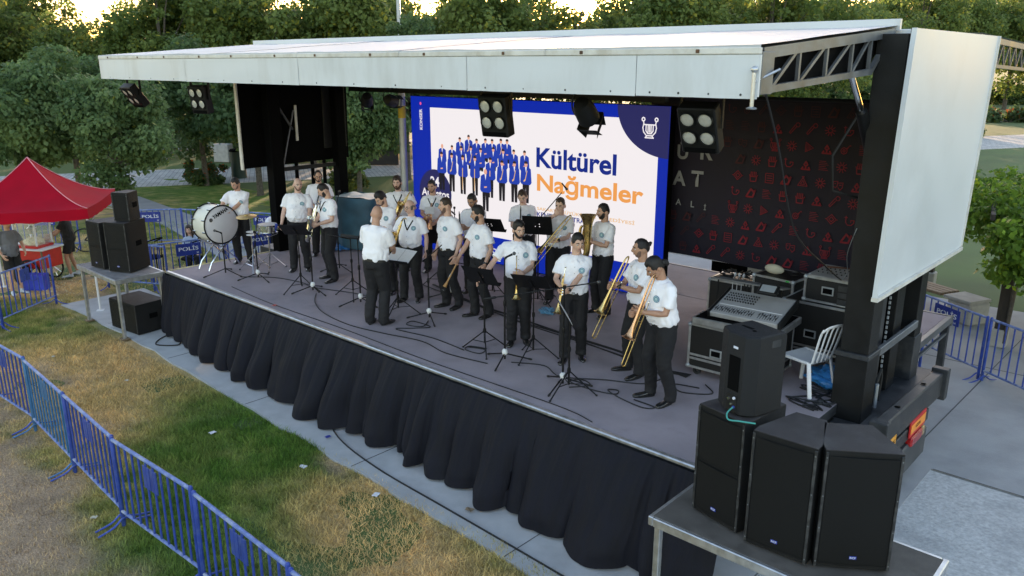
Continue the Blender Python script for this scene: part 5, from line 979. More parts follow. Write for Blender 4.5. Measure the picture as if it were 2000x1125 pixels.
clarinet(hold(P, (.05, .34, 1.20), (.0, -.12, 1), (0, 1, 0)), 'upright black clarinet before the white part of the screen')
P = person('trump1', 'dark bearded trumpeter reaching to a music stand at stage front', -7.2, 8.05, 0, h=1.76, girth=1.14, belly=.4, hyaw=24, hpitch=-8, rh=(.50, .28, 1.02), lh=(-.06, .30, 1.08), rd=(.7, .3, -.6), ld=(.9, .35, 0), skin=0, hair='full', beard='beard', lcurl=.7, repole=(.4, -.6, -.6))
trumpet(hold(P, (.03, .36, 1.02), (.0, .12, -1), (0, 1, 0)), 'brass trumpet hanging bell down before dark bearded trumpeter')
P = person('trombback', 'trombonist at the back with a hand at his mouth', -8.0, 9.92, -12, h=1.77, girth=1.12, belly=.3, hyaw=-10, hpitch=-10, rh=(.05, .20, 1.50), lh=(-.02, .32, 1.12), rd=(-.6, .1, .7), rp=(0, -1, 0), ld=(.9, .3, 0), skin=3, hair='fade', hairm='hair_brown', watch='l', lcurl=.7, repole=(.9, .2, -.6))
trombone(hold(P, (.02, .38, 1.12), (.62, .40, -.80), (.5, -.6, 0)), 'brass trombone slanting before the man with hand at mouth', 'brass')
P = person('euph', 'bearded man in profile playing a brass euphonium at the screen', -7.1, 9.92, -56, h=1.77, girth=1.05, hyaw=-14, hpitch=-4, rh=(.08, .30, 1.12), lh=(-.06, .32, 1.22), skin=1, hair='short', beard='beard', rcurl=.7, lcurl=.7)
euphonium(hold(P, (-.02, .34, 1.24), (.05, -.05, 1), (-.3, .9, 0)), 'brass euphonium held upright by the bearded man')
P = person('trump2', 'young black haired trumpeter at the front, badge facing the viewer', -6.19, 8.02, -8, h=1.73, girth=1.06, hyaw=26, hpitch=-8, rh=(.15, .32, 1.10), lh=(.07, .33, 1.04), ld=(.9, .3, -.1), skin=0, hair='full', watch='l', rcurl=.8, lcurl=.8, foot=(.10, -.05))
trumpet(hold(P, (.14, .40, 1.06), (.12, .25, -1), (-.2, 1, 0)), 'brass trumpet held slanting by the young trumpeter')
P = person('trombun', 'trombonist with tied up hair and shaved sides, in profile', -5.26, 8.17, -72, h=1.77, girth=1.06, hyaw=-14, hpitch=-4, rh=(.05, .36, 1.18), lh=(-.06, .34, 1.20), ld=(.6, .7, 0), skin=2, hair='tied', beard='stubble', watch='l', rcurl=.8, lcurl=.8)
trombone(hold(P, (-.02, .36, 1.10), (.05, .42, -.95), (.9, .2, 0)), 'yellow brass trombone of the man with tied up hair')
P = person('trombfront', 'black haired trombonist in profile nearest the viewer, head bowed', -4.59, 7.63, -66, h=1.78, girth=1.16, belly=.3, lean=7, hyaw=-14, hpitch=-26, rh=(.06, .34, 1.16), lh=(-.06, .30, 1.17), ld=(.6, .8, 0), skin=2, hair='full', beard='goatee', rcurl=.8, lcurl=.8)
q = MB(); q.ell((0, -.105, .0), (.038, .035, .04), 10, 8, P['Hm']); q.ell((0, -.13, -.02), (.03, .03, .045), 10, 8, P['Hm']); q.build('hair_knot', 'hair_black', P['T'], 80)
trombone(hold(P, (-.06, .32, 1.10), (.02, .36, -.95), (.9, .2, 0)), 'rose brass trombone of the trombonist nearest the viewer', 'brass', 'rose_brass')
# ---------------------------------------------------------------- percussion
D_ = thing('bass_drum', 'large white bass drum lying on edge on a chrome cradle at left', 'drum', (-14.42, 7.34, ST), cam_phi(52))
rd_, dp = .355, .42; Mx = Matrix.Translation((0, 0, .87)) @ Matrix.Rotation(R(90), 4, 'X')          # drum axis along local Y, head on the -Y side
MB().lathe([(rd_, -dp/2), (rd_, dp/2)], 40, Mx).build('shell', 'drum_shell', D_, 60)
for s in (-1, 1):
    hd_ = MB().lathe([(0, s*(dp/2+.012)), (rd_*.97, s*(dp/2+.010)), (rd_*.99, s*dp/2)], 40, Mx).build('drum_head', 'drum_head', D_, 60)
    b = MB(); b.torus((0, -s*(dp/2+.002), .87), (0, 1, 0), rd_+.012, .014, 40, 6); b.build('hoop', 'black_paint', D_)
    for i in range(10): a = i*2*PI/10+.3; b = MB(); b.box((math.cos(a)*(rd_+.02), -s*(dp/2-.05), .87+math.sin(a)*(rd_+.02)), (.025, .09, .025), .005); b.build('lug', 'chrome', D_)
o = obj('lettering', text_mesh('YAMAHA', .1, 'black_matte', .004), D_, (-.17, -.228, 1.0), (R(90), R(-22), 0)); fit_text(o, .36, .075); b = MB(); b.lathe([(.022, .001), (.036, .001)], 20, Matrix.Translation((-.225, -.228, .99)) @ Matrix.Rotation(R(90), 4, 'X')); b.build('round_mark', 'black_matte', D_); b = strokes([[(-.03, 0), (.03, 0)], [(-.015, .026), (.015, -.026)], [(.015, .026), (-.015, -.026)]], .008); b.v = [Vector((v.x-.225, -.228, .99+v.y)) for v in b.v]; b.build('round_mark', 'black_matte', D_, 0)
for y in (-.17, .17):
    for s in (-1, 1): b = MB(); b.tube([(-s*.30, y, .60), (0, y+s*.01, .42), (s*.27, y, .16), (s*.34, y, .01)], .014, 8); b.build('cradle_leg', 'chrome', D_)
b = MB(); b.tube([(-.3, -.17, .6), (-.3, .17, .6)], .012, 8); b.tube([(.3, -.17, .6), (.3, .17, .6)], .012, 8); b.build('cradle_bar', 'chrome', D_)
def tripod(t, zc, sp, m='chrome', a0=.5, double=True):
    for i in range(3):
        a = a0+i*2*PI/3; e = Vector((math.cos(a)*sp, math.sin(a)*sp, .015)); lg = MB(); lg.tube([(0, 0, zc), e], .008, 6)
        if double: lg.tube([(0, 0, .09), Vector((0, 0, zc)).lerp(e, .6)], .007, 6)
        lg = lg.build('leg', m, t); q = MB(); q.ell(e, (.017, .017, .014), 8, 6); q.build('rubber_foot', 'rubber', lg)
t = thing('snare_drum', 'chrome snare drum on a tripod stand before the bald man', 'snare drum', (-13.52, 7.92, ST), cam_phi(10))
MB().tube([(0, 0, .06), (0, 0, .66)], .012, 8).build('pole', 'chrome', t); tripod(t, .32, .30)
for i in range(3): a = i*2.1; b = MB(); b.tube([(0, 0, .64), (math.cos(a)*.17, math.sin(a)*.17, .70), (math.cos(a)*.185, math.sin(a)*.185, .76)], .008, 6); b.build('basket_arm', 'chrome', t)
MB().lathe([(.178, .74), (.178, .89)], 32).build('shell', 'silver', t); MB().lathe([(0, .895), (.172, .895), (.178, .885)], 32).build('drum_head', 'drum_head', t)
for z in (.745, .885): b = MB(); b.torus((0, 0, z), (0, 0, 1), .183, .007, 32, 6); b.build('hoop', 'chrome', t)
for i in range(8): a = i*PI/4; b = MB(); b.box((math.cos(a)*.188, math.sin(a)*.188, .815), (.02, .02, .07), .004, None); b.build('lug', 'chrome', t)
q = MB(); q.ell((.16, -.06, .86), (.05, .04, .05), 8, 6, fn=lambda d: 1+.3*noise.noise(d*4)); q.build('cloth_wrap', mat('cloth_blue', (.03, .06, .35), .8), t)
t = thing('cymbal_stand', 'tripod cymbal stand with a thin brass cymbal beside the drummer', 'cymbal stand', (-13.62, 7.62, ST), .4)
MB().tube([(0, 0, .06), (0, 0, .75)], .012, 8).build('pole', 'chrome', t); MB().tube([(0, 0, .7), (0, 0, 1.16)], .008, 8).build('pole', 'chrome', t); tripod(t, .34, .32, a0=1.1); MB().lathe([(.008, 1.13), (.03, 1.125), (.035, 1.11), (.19, 1.085), (.191, 1.082), (.035, 1.104)], 30, Matrix.Rotation(R(5), 4, 'X')).build('cymbal', 'cymbal_brass', t)
for z in (.70, .76): MB().lathe([(.012, z), (.09, z+.012), (.09, z+.018), (.012, z+.022)], 18).build('clutch_plate', 'white_plastic', t)
b = MB(); b.tube([(0, .0, .78), (.12, .05, .72), (.2, .08, .5)], .009, 6); b.build('side_arm', 'stand_black', t)
# ---------------------------------------------------------------- music stands and microphones
music_stand(-11.75, 7.44, 1.02, 172, 'perforated music stand before the bald man', 40, a0=.9)
music_stand(-10.80, 7.84, 1.02, 150, 'music stand left of the conductor with a flat desk', 18, a0=.2)
music_stand(-9.44, 7.70, .86, -28, 'music stand with open white sheet music before the conductor', 32, True, a0=.6)
music_stand(-7.28, 7.44, .98, 150, 'music stand left of the dark bearded trumpeter', 52, a0=.1)
music_stand(-6.60, 7.68, 1.0, 160, 'music stand right before the dark bearded trumpeter', 42, a0=1.3)
music_stand(-8.12, 9.55, 1.22, 165, 'high music stand before the back trombonist', 66, a0=.5)
music_stand(-9.02, 9.42, 1.16, 160, 'music stand before the man with the upright clarinet', 48, a0=.8)
music_stand(-5.50, 7.06, .92, 95, 'music stand with papers before the young trumpeter, at stage edge', 60, True, a0=.2)
music_stand(-10.2, 9.3, .8, 175, 'low music stand behind the moustached saxophonist', 55, a0=.2)
mic_stand(-11.52, 7.52, 1.05, 'straight microphone stand beside the perforated music stand', 170, a0=.5)
mic_stand(-10.33, 7.64, 1.1, 'microphone stand half hidden by the conductor', 160, a0=2.9)
mic_stand(-8.88, 7.85, 1.10, 'straight microphone stand right of the sheet music', 160, boom=((0, .15, .98), (-.1, -.3, 1.14), None), mic=False, a0=.15)
mic_stand(-6.78, 7.31, 1.42, 'microphone stand with mic level with the bearded trumpeter', 96, a0=.6)
mic_stand(-5.68, 7.17, 1.28, 'microphone stand with a long level boom at the front edge', 90, boom=((.12, .95, 1.10), (-.02, -.28, 1.33), None), a0=2.6)
mic_stand(-8.55, 10.0, 1.25, 'tall boom microphone stand before the orange lettering', 90, boom=((0, .15, 1.1), (0, -.42, 1.78), (.2, -.6, -.75)), a0=.2, tape=False)
mic_stand(-13.75, 7.1, .80, 'short microphone stand aimed at the bass drum head', -60, boom=None, a0=.6, tape=False, spread=.4)
mic_stand(-13.0, 7.34, .9, 'microphone stand with white taped foot before the snare drum', 180, boom=((0, .1, .62), (.05, -.35, 1.0), None), a0=.3)
mic_stand(-12.45, 8.75, 1.2, 'boom microphone stand behind the man with silver saxophone', 150, boom=((0, .1, 1.0), (.2, -.3, 1.38), None), a0=.9, tape=False)
mic_stand(-10.9, 10.35, 1.2, 'microphone stand with level mic left of red bearded man', 140, boom=((-.3, .3, 1.15), (.9, -.2, 1.42), None), a0=.3, tape=False)
mic_stand(-9.5, 8.9, .9, 'low silver microphone stand behind the tall profile man', 120, boom=((0, .1, .5), (-.1, -.5, 1.0), None), a0=1.0)
# ---------------------------------------------------------------- riser tables
mat('riser_top', (.085, .075, .065), .75, 0, .25, 5, .3, 120, dark=(.16, .14, .12), damt=.4, dscale=3); mat('riser_grey', (.19, .18, .18), .8, 0, .2, 6, .3, 90); mat('speaker_box', (.0055, .006, .0065), .6, 0, .25, 8, .6, 240, spec=.3, dark=(.02, .02, .02), damt=.35, dscale=2); mat('speaker_top', (.034, .029, .031), .75, 0, .3, 9, .6, 240, dark=(.075, .075, .075), damt=.6, dscale=3)
mat('logo_white', (.6, .62, .7), .5); mat('logo_blue', (.03, .05, .3), .4)
def riser(x0, x1, y0, y1, label, top):
    t = thing('riser_table', label, 'table', ((x0+x1)/2, (y0+y1)/2, .02)); w, d = x1-x0, y1-y0
    MB().box((0, 0, 1.165), (w-.06, d-.06, .022), .003).build('top', top, t)
    for x in (-1, 1): MB().box((x*(w/2-.02), 0, 1.13), (.05, d, .09), .008).build('side_rail', 'aluminium', t)
    for y in (-1, 1): MB().box((0, y*(d/2-.02), 1.13), (w-.095, .05, .088), .008).build('side_rail', 'aluminium', t)
    for x in (-1, 1):
        for y in (-1, 1): lg = MB().box((x*(w/2-.07), y*(d/2-.07), .54), (.06, .06, 1.08), .006).build('leg', 'aluminium', t); MB().box((x*(w/2-.07), y*(d/2-.07), .012), (.16, .14, .022), .004).build('foot_board', 'wood', lg)
    return t
riser(-16.75, -14.92, 5.53, 6.47, 'aluminium riser table carrying the left speaker stack', 'riser_grey'); riser(-3.30, -1.15, 5.42, 6.50, 'aluminium riser table carrying the right speaker stack', 'riser_top')
def cabinet(x, y, z, rz, w, d, h, label, back=.62, split=True, logo=True, name='loudspeaker', low=.5):
    t = thing(name, label, 'loudspeaker', (x, y, z), rz)                              # grille looks towards local -Y
    pl_ = [(-w/2, -d/2), (w/2, -d/2), (w/2, -d/2+.10), (w*back/2, d/2), (-w*back/2, d/2), (-w/2, -d/2+.10)]
    MB().prism(pl_, .012, h-.006).build('cabinet', 'speaker_box', t, 20); MB().prism([(a*.985, b*.985) for a, b in pl_], h-.0055, h).build('top_panel', 'speaker_top', t, 0)
    def gr(z0, z1):
        b = MB(); b.grid(lambda u, v: (-w/2+.03+(w-.06)*u, -d/2-.008-.012*math.sin(PI*u), z0+(z1-z0)*v), 8, 2); b.build('grille', 'black_grille', t)
        for zz in (z0, z1):
            q = MB(); q.grid(lambda u, v: (-w/2+.03+(w-.06)*u, -d/2-.010-.012*math.sin(PI*u)-.003*v, zz-.006+.012*v), 8, 1); q.build('grille_edge', 'speaker_box', t)
    if split: gr(.05, h*low-.015); gr(h*low+.015, h-.05)
    else: gr(.05, h-.05)
    for sx in (-1, 1):
        q = MB(); q.box((sx*(w/2-.012), -d/2-.006, h/2), (.022, .014, h-.03), .003); q.build('side_strip', mat('speaker_edge', (.016, .017, .018), .5, 0, .4, 18, .4, 120, dark=(.09, .09, .09), damt=.5, dscale=9), t)
        for zz in (.06, h*.35, h*.62, h-.06): q = MB(); q.lathe([(0, .004), (.006, .003), (.007, 0)], 8, Matrix.Translation((sx*(w/2-.012), -d/2-.013, zz)) @ Matrix.Rotation(R(90), 4, 'X')); q.build('screw', 'steel_grey', t)
    for sx in (-1, 1):
        Mh = Matrix.Translation((sx*(w/2+.001 if back > .95 else w/2*(1+back)/2+.004), .03, h*.55)) @ Matrix.Rotation(sx*math.atan2(w*(1-back)/2, d-.1), 4, 'Z'); q = MB(); q.box((0, 0, 0), (.01, .17, .10), .02, Mh); q.build('handle', 'black_matte', t)
    if logo:
        q = MB(); q.box((0, -d/2-.024, .12), (.055, .004, .028), .001); q.build('badge', 'logo_blue', t); o = obj('lettering', text_mesh('RCF', .04, 'logo_white', .001), t, (-.022, -d/2-.0268, .112), (R(90), 0, 0)); fit_text(o, .044, .017)
    for sx in (-1, 1):
        for sy in (-1, 1): q = MB(); q.lathe([(.02, 0), (.02, .014)], 8, c=(sx*w*.3, sy*d*.3, -.001)); q.build('rubber_foot', 'rubber', t)
    return t
cabinet(-2.76, 6.02, 1.203, R(-13), .50, .60, 1.02, 'tall speaker with split grille, leftmost of three on right table', .75)
cabinet(-2.24, 5.90, 1.203, R(2), .52, .56, 1.02, 'tall speaker with plain front, middle of three on right table', .5, False)
cabinet(-1.83, 6.03, 1.203, R(34), .57, .50, 1.02, 'tall speaker turned outward, rightmost of three on right table', .66, False)
t = thing('monitor_speaker', 'smaller speaker seen from behind, standing on the leftmost tall speaker', 'loudspeaker', (-2.74, 5.98, 2.226), R(-18))
pl_ = [(-.20, -.13), (-.06, -.21), (.13, -.21), (.21, -.12), (.20, .19), (-.19, .19)]
b = MB(); n = len(pl_); prof = [(.90, 0), (1, .02), (1, .66), (.97, .69), (.9, .70)]; vs = [(x*s_, y*s_, z) for s_, z in prof for x, y in pl_]; fs_ = [(i*n+k, i*n+(k+1) % n, (i+1)*n+(k+1) % n, (i+1)*n+k) for i in range(len(prof)-1) for k in range(n)]+[tuple(range(n))[::-1], tuple((len(prof)-1)*n+k for k in range(n))]; b.add(vs, fs_); b.build('cabinet', mat('monitor_body', (.011, .012, .014), .65, 0, .15, 9, .5, 260, spec=.3), t, 20)
q = MB(); q.box((.035, -.212, .36), (.12, .008, .30), .003); q.build('heat_sink', 'black_matte', t); q = MB(); q.box((.035, -.2135, .10), (.11, .006, .16), .002); pn = q.build('connector_panel', 'black_paint', t)
for dx, dz_, m_ in ((-.03, .03, 'silver'), (.0, -.01, 'silver'), (.03, -.03, 'logo_blue'), (.03, .05, 'logo_white')): q = MB(); q.lathe([(0, .012), (.011, .012), (.013, 0)], 10, Matrix.Translation((.035+dx, -.2165, .10+dz_)) @ Matrix.Rotation(R(90), 4, 'X')); q.build('socket', m_, pn)
q = MB(); q.tube(bezier([(.065, -.225, .07), (.08, -.30, .04), (.13, -.33, .01), (.2, -.28, .012), (.3, -.2, .012)], 5), .007, 6); q.build('signal_cable', mat('cable_teal', (.03, .30, .26), .5), t); q = MB(); q.box((.035, -.212, .585), (.05, .004, .02), .001); q.build('badge', 'logo_white', t); q = MB(); q.box((-.05, .0, .7), (.12, .03, .006), .002); q.build('top_handle', 'black_matte', t); q = MB(); q.lathe([(.0, .706), (.012, .706), (.02, .70)], 10, c=(.05, -.03, 0)); q.build('pole_socket', 'black_matte', t)
q = MB(); q.box((.2035, .02, .62), (.004, .2, .06), .001); q.build('label_strip', 'chassis_steel', t)
cabinet(-16.10, 5.98, 1.203, R(8), .46, .58, .92, 'left tall speaker of the left stack, nearest the red tent', .7, low=.48); cabinet(-15.55, 6.12, 1.203, R(24), .50, .60, .96, 'right tall speaker of the left stack, with a small one on top', .7, low=.48)
cabinet(-15.50, 6.16, 2.165, R(30), .34, .36, .55, 'small speaker on top of the left speaker stack', .7, False, False); cabinet(-15.50, 6.12, .022, R(6), .95, .62, .60, 'black bass speaker on the ground under the left riser table', .98, False, False, 'bass_speaker')
# ---------------------------------------------------------------- mixing corner
mat('case_black', (.005, .005, .0055), .55, 0, .2, 8, .3, 200); mat('mixer_grey', (.36, .35, .34), .45, 0, .08, 6); mat('knob_black', (.015, .015, .015), .4); mat('screen_grey', (.28, .30, .31), .2); mat('cushion', (.55, .50, .38), .8)
def flight_case(x, y, z, rz, w, d, h, label, castors=True, band=None, open_top=False, name='flight_case'):
    t = thing(name, label, 'flight case', (x, y, z), rz); z0 = .11 if castors else .004
    MB().box((0, 0, (z0+h)/2), (w-.012, d-.012, h-z0-.01), .004).build('body', 'case_black', t)
    for sx in (-1, 1):
        for sy in (-1, 1): MB().box((sx*(w/2-.013), sy*(d/2-.013), (z0+h)/2), (.032, .032, h-z0-.02), .004).build('edge_strip', 'aluminium', t)
    for zz in (z0+.014, h-.014)+((band, band+.05) if band else ()):
        for sy in (-1, 1): MB().box((0, sy*(d/2-.010), zz), (w-.066, .026, .030), .003).build('edge_strip', 'aluminium', t)
        for sx in (-1, 1): MB().box((sx*(w/2-.010), 0, zz), (.026, d-.066, .030), .003).build('edge_strip', 'aluminium', t)
    for sx in (-1, 1):
        for sy in (-1, 1):
            for zz in (z0+.02, h-.02): q = MB(); q.ell((sx*(w/2-.012), sy*(d/2-.012), zz), (.034, .034, .034), 8, 6); q.build('corner_ball', 'galvanized', t)
    q = MB(); q.box((-w*.12, -d/2-.004, h*.52), (.16, .012, .11), .01); hh = q.build('handle_plate', 'galvanized', t); q = MB(); q.box((-w*.12, -d/2-.011, h*.52), (.12, .004, .07), .002); q.build('handle_recess', 'black_matte', hh)
    q = MB(); q.box((w/2+.002, 0, h*.55), (.01, .15, .11), .004); q.build('handle_plate', 'galvanized', t)
    if castors:
        for sx in (-1, 1):
            for sy in (-1, 1): c_ = MB(); c_.lathe([(.02, -.02), (.05, -.02), (.05, .02), (.02, .02)], 14, Matrix.Translation((sx*(w/2-.1), sy*(d/2-.1), .05)) @ Matrix.Rotation(R(90), 4, 'X')); c_.box((sx*(w/2-.1), sy*(d/2-.1), .09), (.05, .05, .04), .005); c_.build('castor', 'chassis_steel', t)
    return t
flight_case(-4.28, 9.02, ST, R(2), 1.02, .86, .70, 'long black flight case on castors under the mixing desk', band=.24)
# mixing desk, tilted up to the back
t = thing('mixing_desk', 'grey mixing desk with rows of faders, screen and raised lid', 'mixer', (-4.20, 8.98, ST+.705), R(4))
q = MB(); q.box((0, 0, .05), (1.08, .84, .09), .008); q.build('tray', 'aluminium', t); q = MB(); q.box((0, .0, .0965), (1.02, .78, .004), 0); q.build('tray_liner', 'black_matte', t)
Mx = Matrix.Translation((.06, -.28, .11)) @ Matrix.Rotation(R(14), 4, 'X')
q = MB(); q.box((0, .31, .03), (.86, .64, .07), .01, Mx); q.build('console', 'mixer_grey', t); q = MB(); q.box((-.445, .31, .025), (.03, .66, .11), .01, Mx); q.build('side_cheek', 'black_paint', t); q = MB(); q.box((.445, .31, .025), (.03, .66, .11), .01, Mx); q.build('side_cheek', 'black_paint', t)
fm = MB().box((0, 0, .008), (.014, .026, .014), .003).mesh('fader', 'knob_black'); km = MB().lathe([(.0, .016), (.008, .016), (.010, 0)], 8).mesh('knob', 'knob_black'); sm = MB().box((0, 0, 0), (.006, .13, .002)).mesh('fader_slot', 'black_matte', 0)
def put(me, name, px, py, pz=.066): o = obj(name, me, t); o.matrix_local = Mx @ Matrix.Translation((px, py, pz)); return o
for i in range(24): x_ = -.39+i*.031+(.05 if i > 15 else 0); put(sm, 'fader_slot', x_, .11, .0655); put(fm, 'fader', x_, .07+.09*random.random(), .067)
for i in range(12): 
    for r__ in range(4): put(km, 'knob', -.38+i*.034, .34+r__*.06)
q = MB(); q.box((0, .225, .0675), (.80, .012, .004), 0, Mx); q.build('divider', 'white_plastic', t); q = MB(); q.box((.16, .47, .13), (.24, .16, .05), .01, Mx @ Matrix.Rotation(R(18), 4, 'X')); sc_ = q.build('screen_housing', 'black_paint', t); q = MB(); q.box((.16, .47, .157), (.18, .11, .004), 0, Mx @ Matrix.Rotation(R(18), 4, 'X')); q.build('screen', 'screen_grey', sc_)
q = MB(); q.box((0, 0, 0), (.96, .30, .02), .004, Matrix.Translation((-.18, .47, .40)) @ Matrix.Rotation(R(-10), 4, 'X')); q.build('lid', mat('lid_grey', (.16, .155, .145), .7, 0, .1), t); q = MB(); [q.bar((sx, .42, .1), (sx, .44, .39), .015) for sx in (-.6, .25)]; q.build('lid_support', 'black_paint', t)
flight_case(-3.62, 10.35, ST, R(0), 1.05, .92, .86, 'tall black rack case at the right with silver edges', band=.22)
t = flight_case(-3.50, 10.30, ST+.865, 0, .82, .70, .34, 'silver edged equipment rack on the tall case, knobs on top', False, name='equipment_rack')
q = MB(); q.box((0, -.02, .352), (.74, .6, .02), .004, Matrix.Rotation(R(2), 4, 'X')); q.build('control_panel', 'mixer_grey', t)
for i in range(10): 
    for r__ in range(3): o = obj('knob', km, t, (-.30+i*.06, -.2+r__*.13, .37))
for i in range(3): q = MB(); q.box((.20, -.352, .06+i*.09), (.34, .006, .075), .002); q.build('rack_unit', 'chassis_steel', t)
q = MB(); q.tube(bezier([(-.3, .1, .38), (-.1, .0, .42), (.05, .12, .40), (.15, .1, .37)], 5), .012, 6); q.build('power_cable', mat('cable_brown', (.12, .05, .03), .6), t)
t = flight_case(-4.45, 10.55, ST, R(-6), .62, .55, 1.0, 'narrow equipment case between the desk and the rack', False); q = MB(); q.ell((-.12, -.05, 1.06), (.15, .06, .07), 12, 8); q.build('towel_roll', 'cushion', t); q = MB(); q.box((.0, -.281, .80), (.28, .012, .09), .004); fc = q.build('patch_panel', 'black_paint', t)
for i in range(5): q = MB(); q.lathe([(0, .01), (.014, .01), (.016, 0)], 10, Matrix.Translation((-.1+i*.05, -.288, .80)) @ Matrix.Rotation(R(90), 4, 'X')); q.build('socket', 'silver', fc)
q = MB(); q.box((.22, -.26, .985), (.05, .05, .02), .004); q.build('green_tape', mat('green_tape', (.02, .5, .08), .5), t); q = MB(); q.tube(bezier([(.05, .1, 1.01), (.15, .15, 1.03), (.22, .05, 1.02), (.12, -.02, 1.02), (.04, .06, 1.02)], 5), .009, 6); q.build('headphone_cable', 'cable', t)
t = flight_case(-5.35, 11.25, ST, R(3), .95, .55, .62, 'open cable case full of cables beside the screen', False, name='cable_case')
q = MB()
for i in range(26): a = random.random()*6; c_ = Vector((random.uniform(-.35, .35), random.uniform(-.18, .18), .62+random.random()*.05)); q.tube(bezier([c_+Vector((random.uniform(-.12, .12), random.uniform(-.08, .08), random.uniform(-.01, .05))) for _ in range(4)], 4), .010, 5)
q.build('cable_tangle', 'cable', t)
for i in range(3): q = MB(); q.tube(bezier([(-.1+i*.07, -.15, .70), (-.08+i*.07, -.26, .66), (-.07+i*.07, -.29, .50)], 5), .006, 5); q.ell((-.1+i*.07, -.15, .71), (.02, .02, .04), 8, 6); q.build('white_plug', 'white_plastic', t)
for i in range(8): q = MB(); q.tube(bezier([(.1+i*.045, -.2, .66), (.14+i*.05, -.34, .6), (.16+i*.05, -.36, .2), (.2+i*.05, -.42, .012)], 5), .010, 5); q.build('hanging_cable', 'cable', t)
# white plastic chair
t = thing('plastic_chair', 'white moulded plastic chair with slatted back by the rack', 'chair', (-3.46, 9.14, ST), R(72))         # sitter looks towards local +Y
q = MB(); q.grid(lambda u, v: ((u-.5)*(.42+.04*v), -.2+.42*v, .43+.015*math.cos((u-.5)*5)*0-.02*math.sin(PI*u)*math.sin(PI*v)), 10, 10); q.grid(lambda u, v: ((.5-u)*(.42+.04*v), -.2+.42*v, .405), 2, 2); q.build('seat', 'white_plastic', t, 80)
for sx in (-1, 1):
    q = MB(); q.bar((sx*.19, .19, .43), (sx*.22, .24, 0), .05, .03, bev=.008); q.build('leg', 'white_plastic', t); q = MB(); q.bar((sx*.19, -.18, .43), (sx*.22, -.27, 0), .05, .03, bev=.008); q.build('leg', 'white_plastic', t)
for i in range(5): x_ = (i-2)*.085; q = MB(); q.tube(bezier([(x_*.9, -.20, .42), (x_, -.25, .60), (x_*1.05, -.30, .80), (x_, -.33, .88)], 4), [(.022 if abs(i-2) == 2 else .012, .008)]*13, 8, ref=(1, 0, 0)); q.build('back_slat', 'white_plastic', t)
q = MB(); q.tube(bezier([(-.19, -.32, .84), (-.1, -.345, .895), (.1, -.345, .895), (.19, -.32, .84)], 5), [(.022, .010)]*16, 8); q.build('top_rail', 'white_plastic', t)
for sx in (-1, 1): q = MB(); q.tube([(sx*.20, -.18, .42), (sx*.205, .2, .42)], .018, 8); q.build('seat_rim', 'white_plastic', t)
def blob(name, label, cat, loc, r, m, seed, amp=.5, fr=2.2, parts=()):
    q = MB(); q.ell((0, 0, r[2]*.8), r, 34, 22, fn=lambda d: 1+amp*noise.fractal(d*fr+Vector((seed, 0, 0)), 1, 2, 4)); q.v = [Vector((v.x, v.y, max(v.z, .004))) for v in q.v]; o = q.build(name, m, smooth=28); o.location = loc; return tag(o, label, cat)
mat('bag_blue', (.02, .22, .55), .3, 0, .2, 9, .8, 18); o = blob('plastic_bag', 'crumpled blue plastic bag on the deck under the white chair', 'bag', (-3.18, 9.42, ST), (.34, .20, .13), 'bag_blue', 3)
t = thing('water_bottle', 'small water bottle with a blue cap beside the blue bag', 'bottle', (-2.98, 9.55, ST)); MB().lathe([(0, 0), (.03, 0), (.032, .02), (.03, .08), (.032, .14), (.014, .18), (.013, .2)], 14).build('bottle', glass('bottle_clear', (.55, .75, .9)), t); MB().lathe([(.015, .195), (.015, .215), (0, .216)], 12).build('cap', 'logo_blue', t); MB().lathe([(.0325, .06), (.0325, .11)], 14).build('wrapper', 'sign_blue', t)
# tarp covered equipment
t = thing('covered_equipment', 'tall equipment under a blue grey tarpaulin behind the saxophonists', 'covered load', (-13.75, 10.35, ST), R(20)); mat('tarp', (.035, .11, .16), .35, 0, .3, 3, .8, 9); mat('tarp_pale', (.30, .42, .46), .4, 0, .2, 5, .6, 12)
def tfn(u, v):
    a = u*2*PI; sx = math.copysign(abs(math.cos(a))**.5, math.cos(a))*.52; sy = math.copysign(abs(math.sin(a))**.5, math.sin(a))*.40; k_ = 1+.10*v*(noise.noise(Vector((math.cos(a)*3, math.sin(a)*3, v*1.5)))+.3*math.sin(a*9)); return (sx*k_, sy*k_, 1.12-1.09*v**1.05+.03*noise.noise(Vector((sx*5, sy*5, 1))))
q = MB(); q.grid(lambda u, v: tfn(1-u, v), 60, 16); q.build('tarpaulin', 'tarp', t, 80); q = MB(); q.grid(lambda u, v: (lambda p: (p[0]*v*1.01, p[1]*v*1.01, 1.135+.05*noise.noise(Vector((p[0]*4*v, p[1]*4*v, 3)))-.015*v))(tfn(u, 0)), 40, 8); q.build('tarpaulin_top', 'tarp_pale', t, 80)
o = blob('plastic_sheet', 'crumpled bright blue plastic sheet on the deck near snare drum', 'plastic sheet', (-14.05, 9.85, ST), (.30, .2, .05), 'bag_blue', 9); o = blob('cloth_heap', 'small dark cloth heap on the deck below the screen', 'cloth', (-8.6, 10.75, ST), (.36, .2, .12), 'black_matte', 5); o = blob('plastic_bag', 'small pale blue bag on the deck behind the front trumpeters', 'bag', (-7.75, 9.35, ST), (.13, .09, .05), mat('bag_pale', (.08, .25, .4), .5), 6)
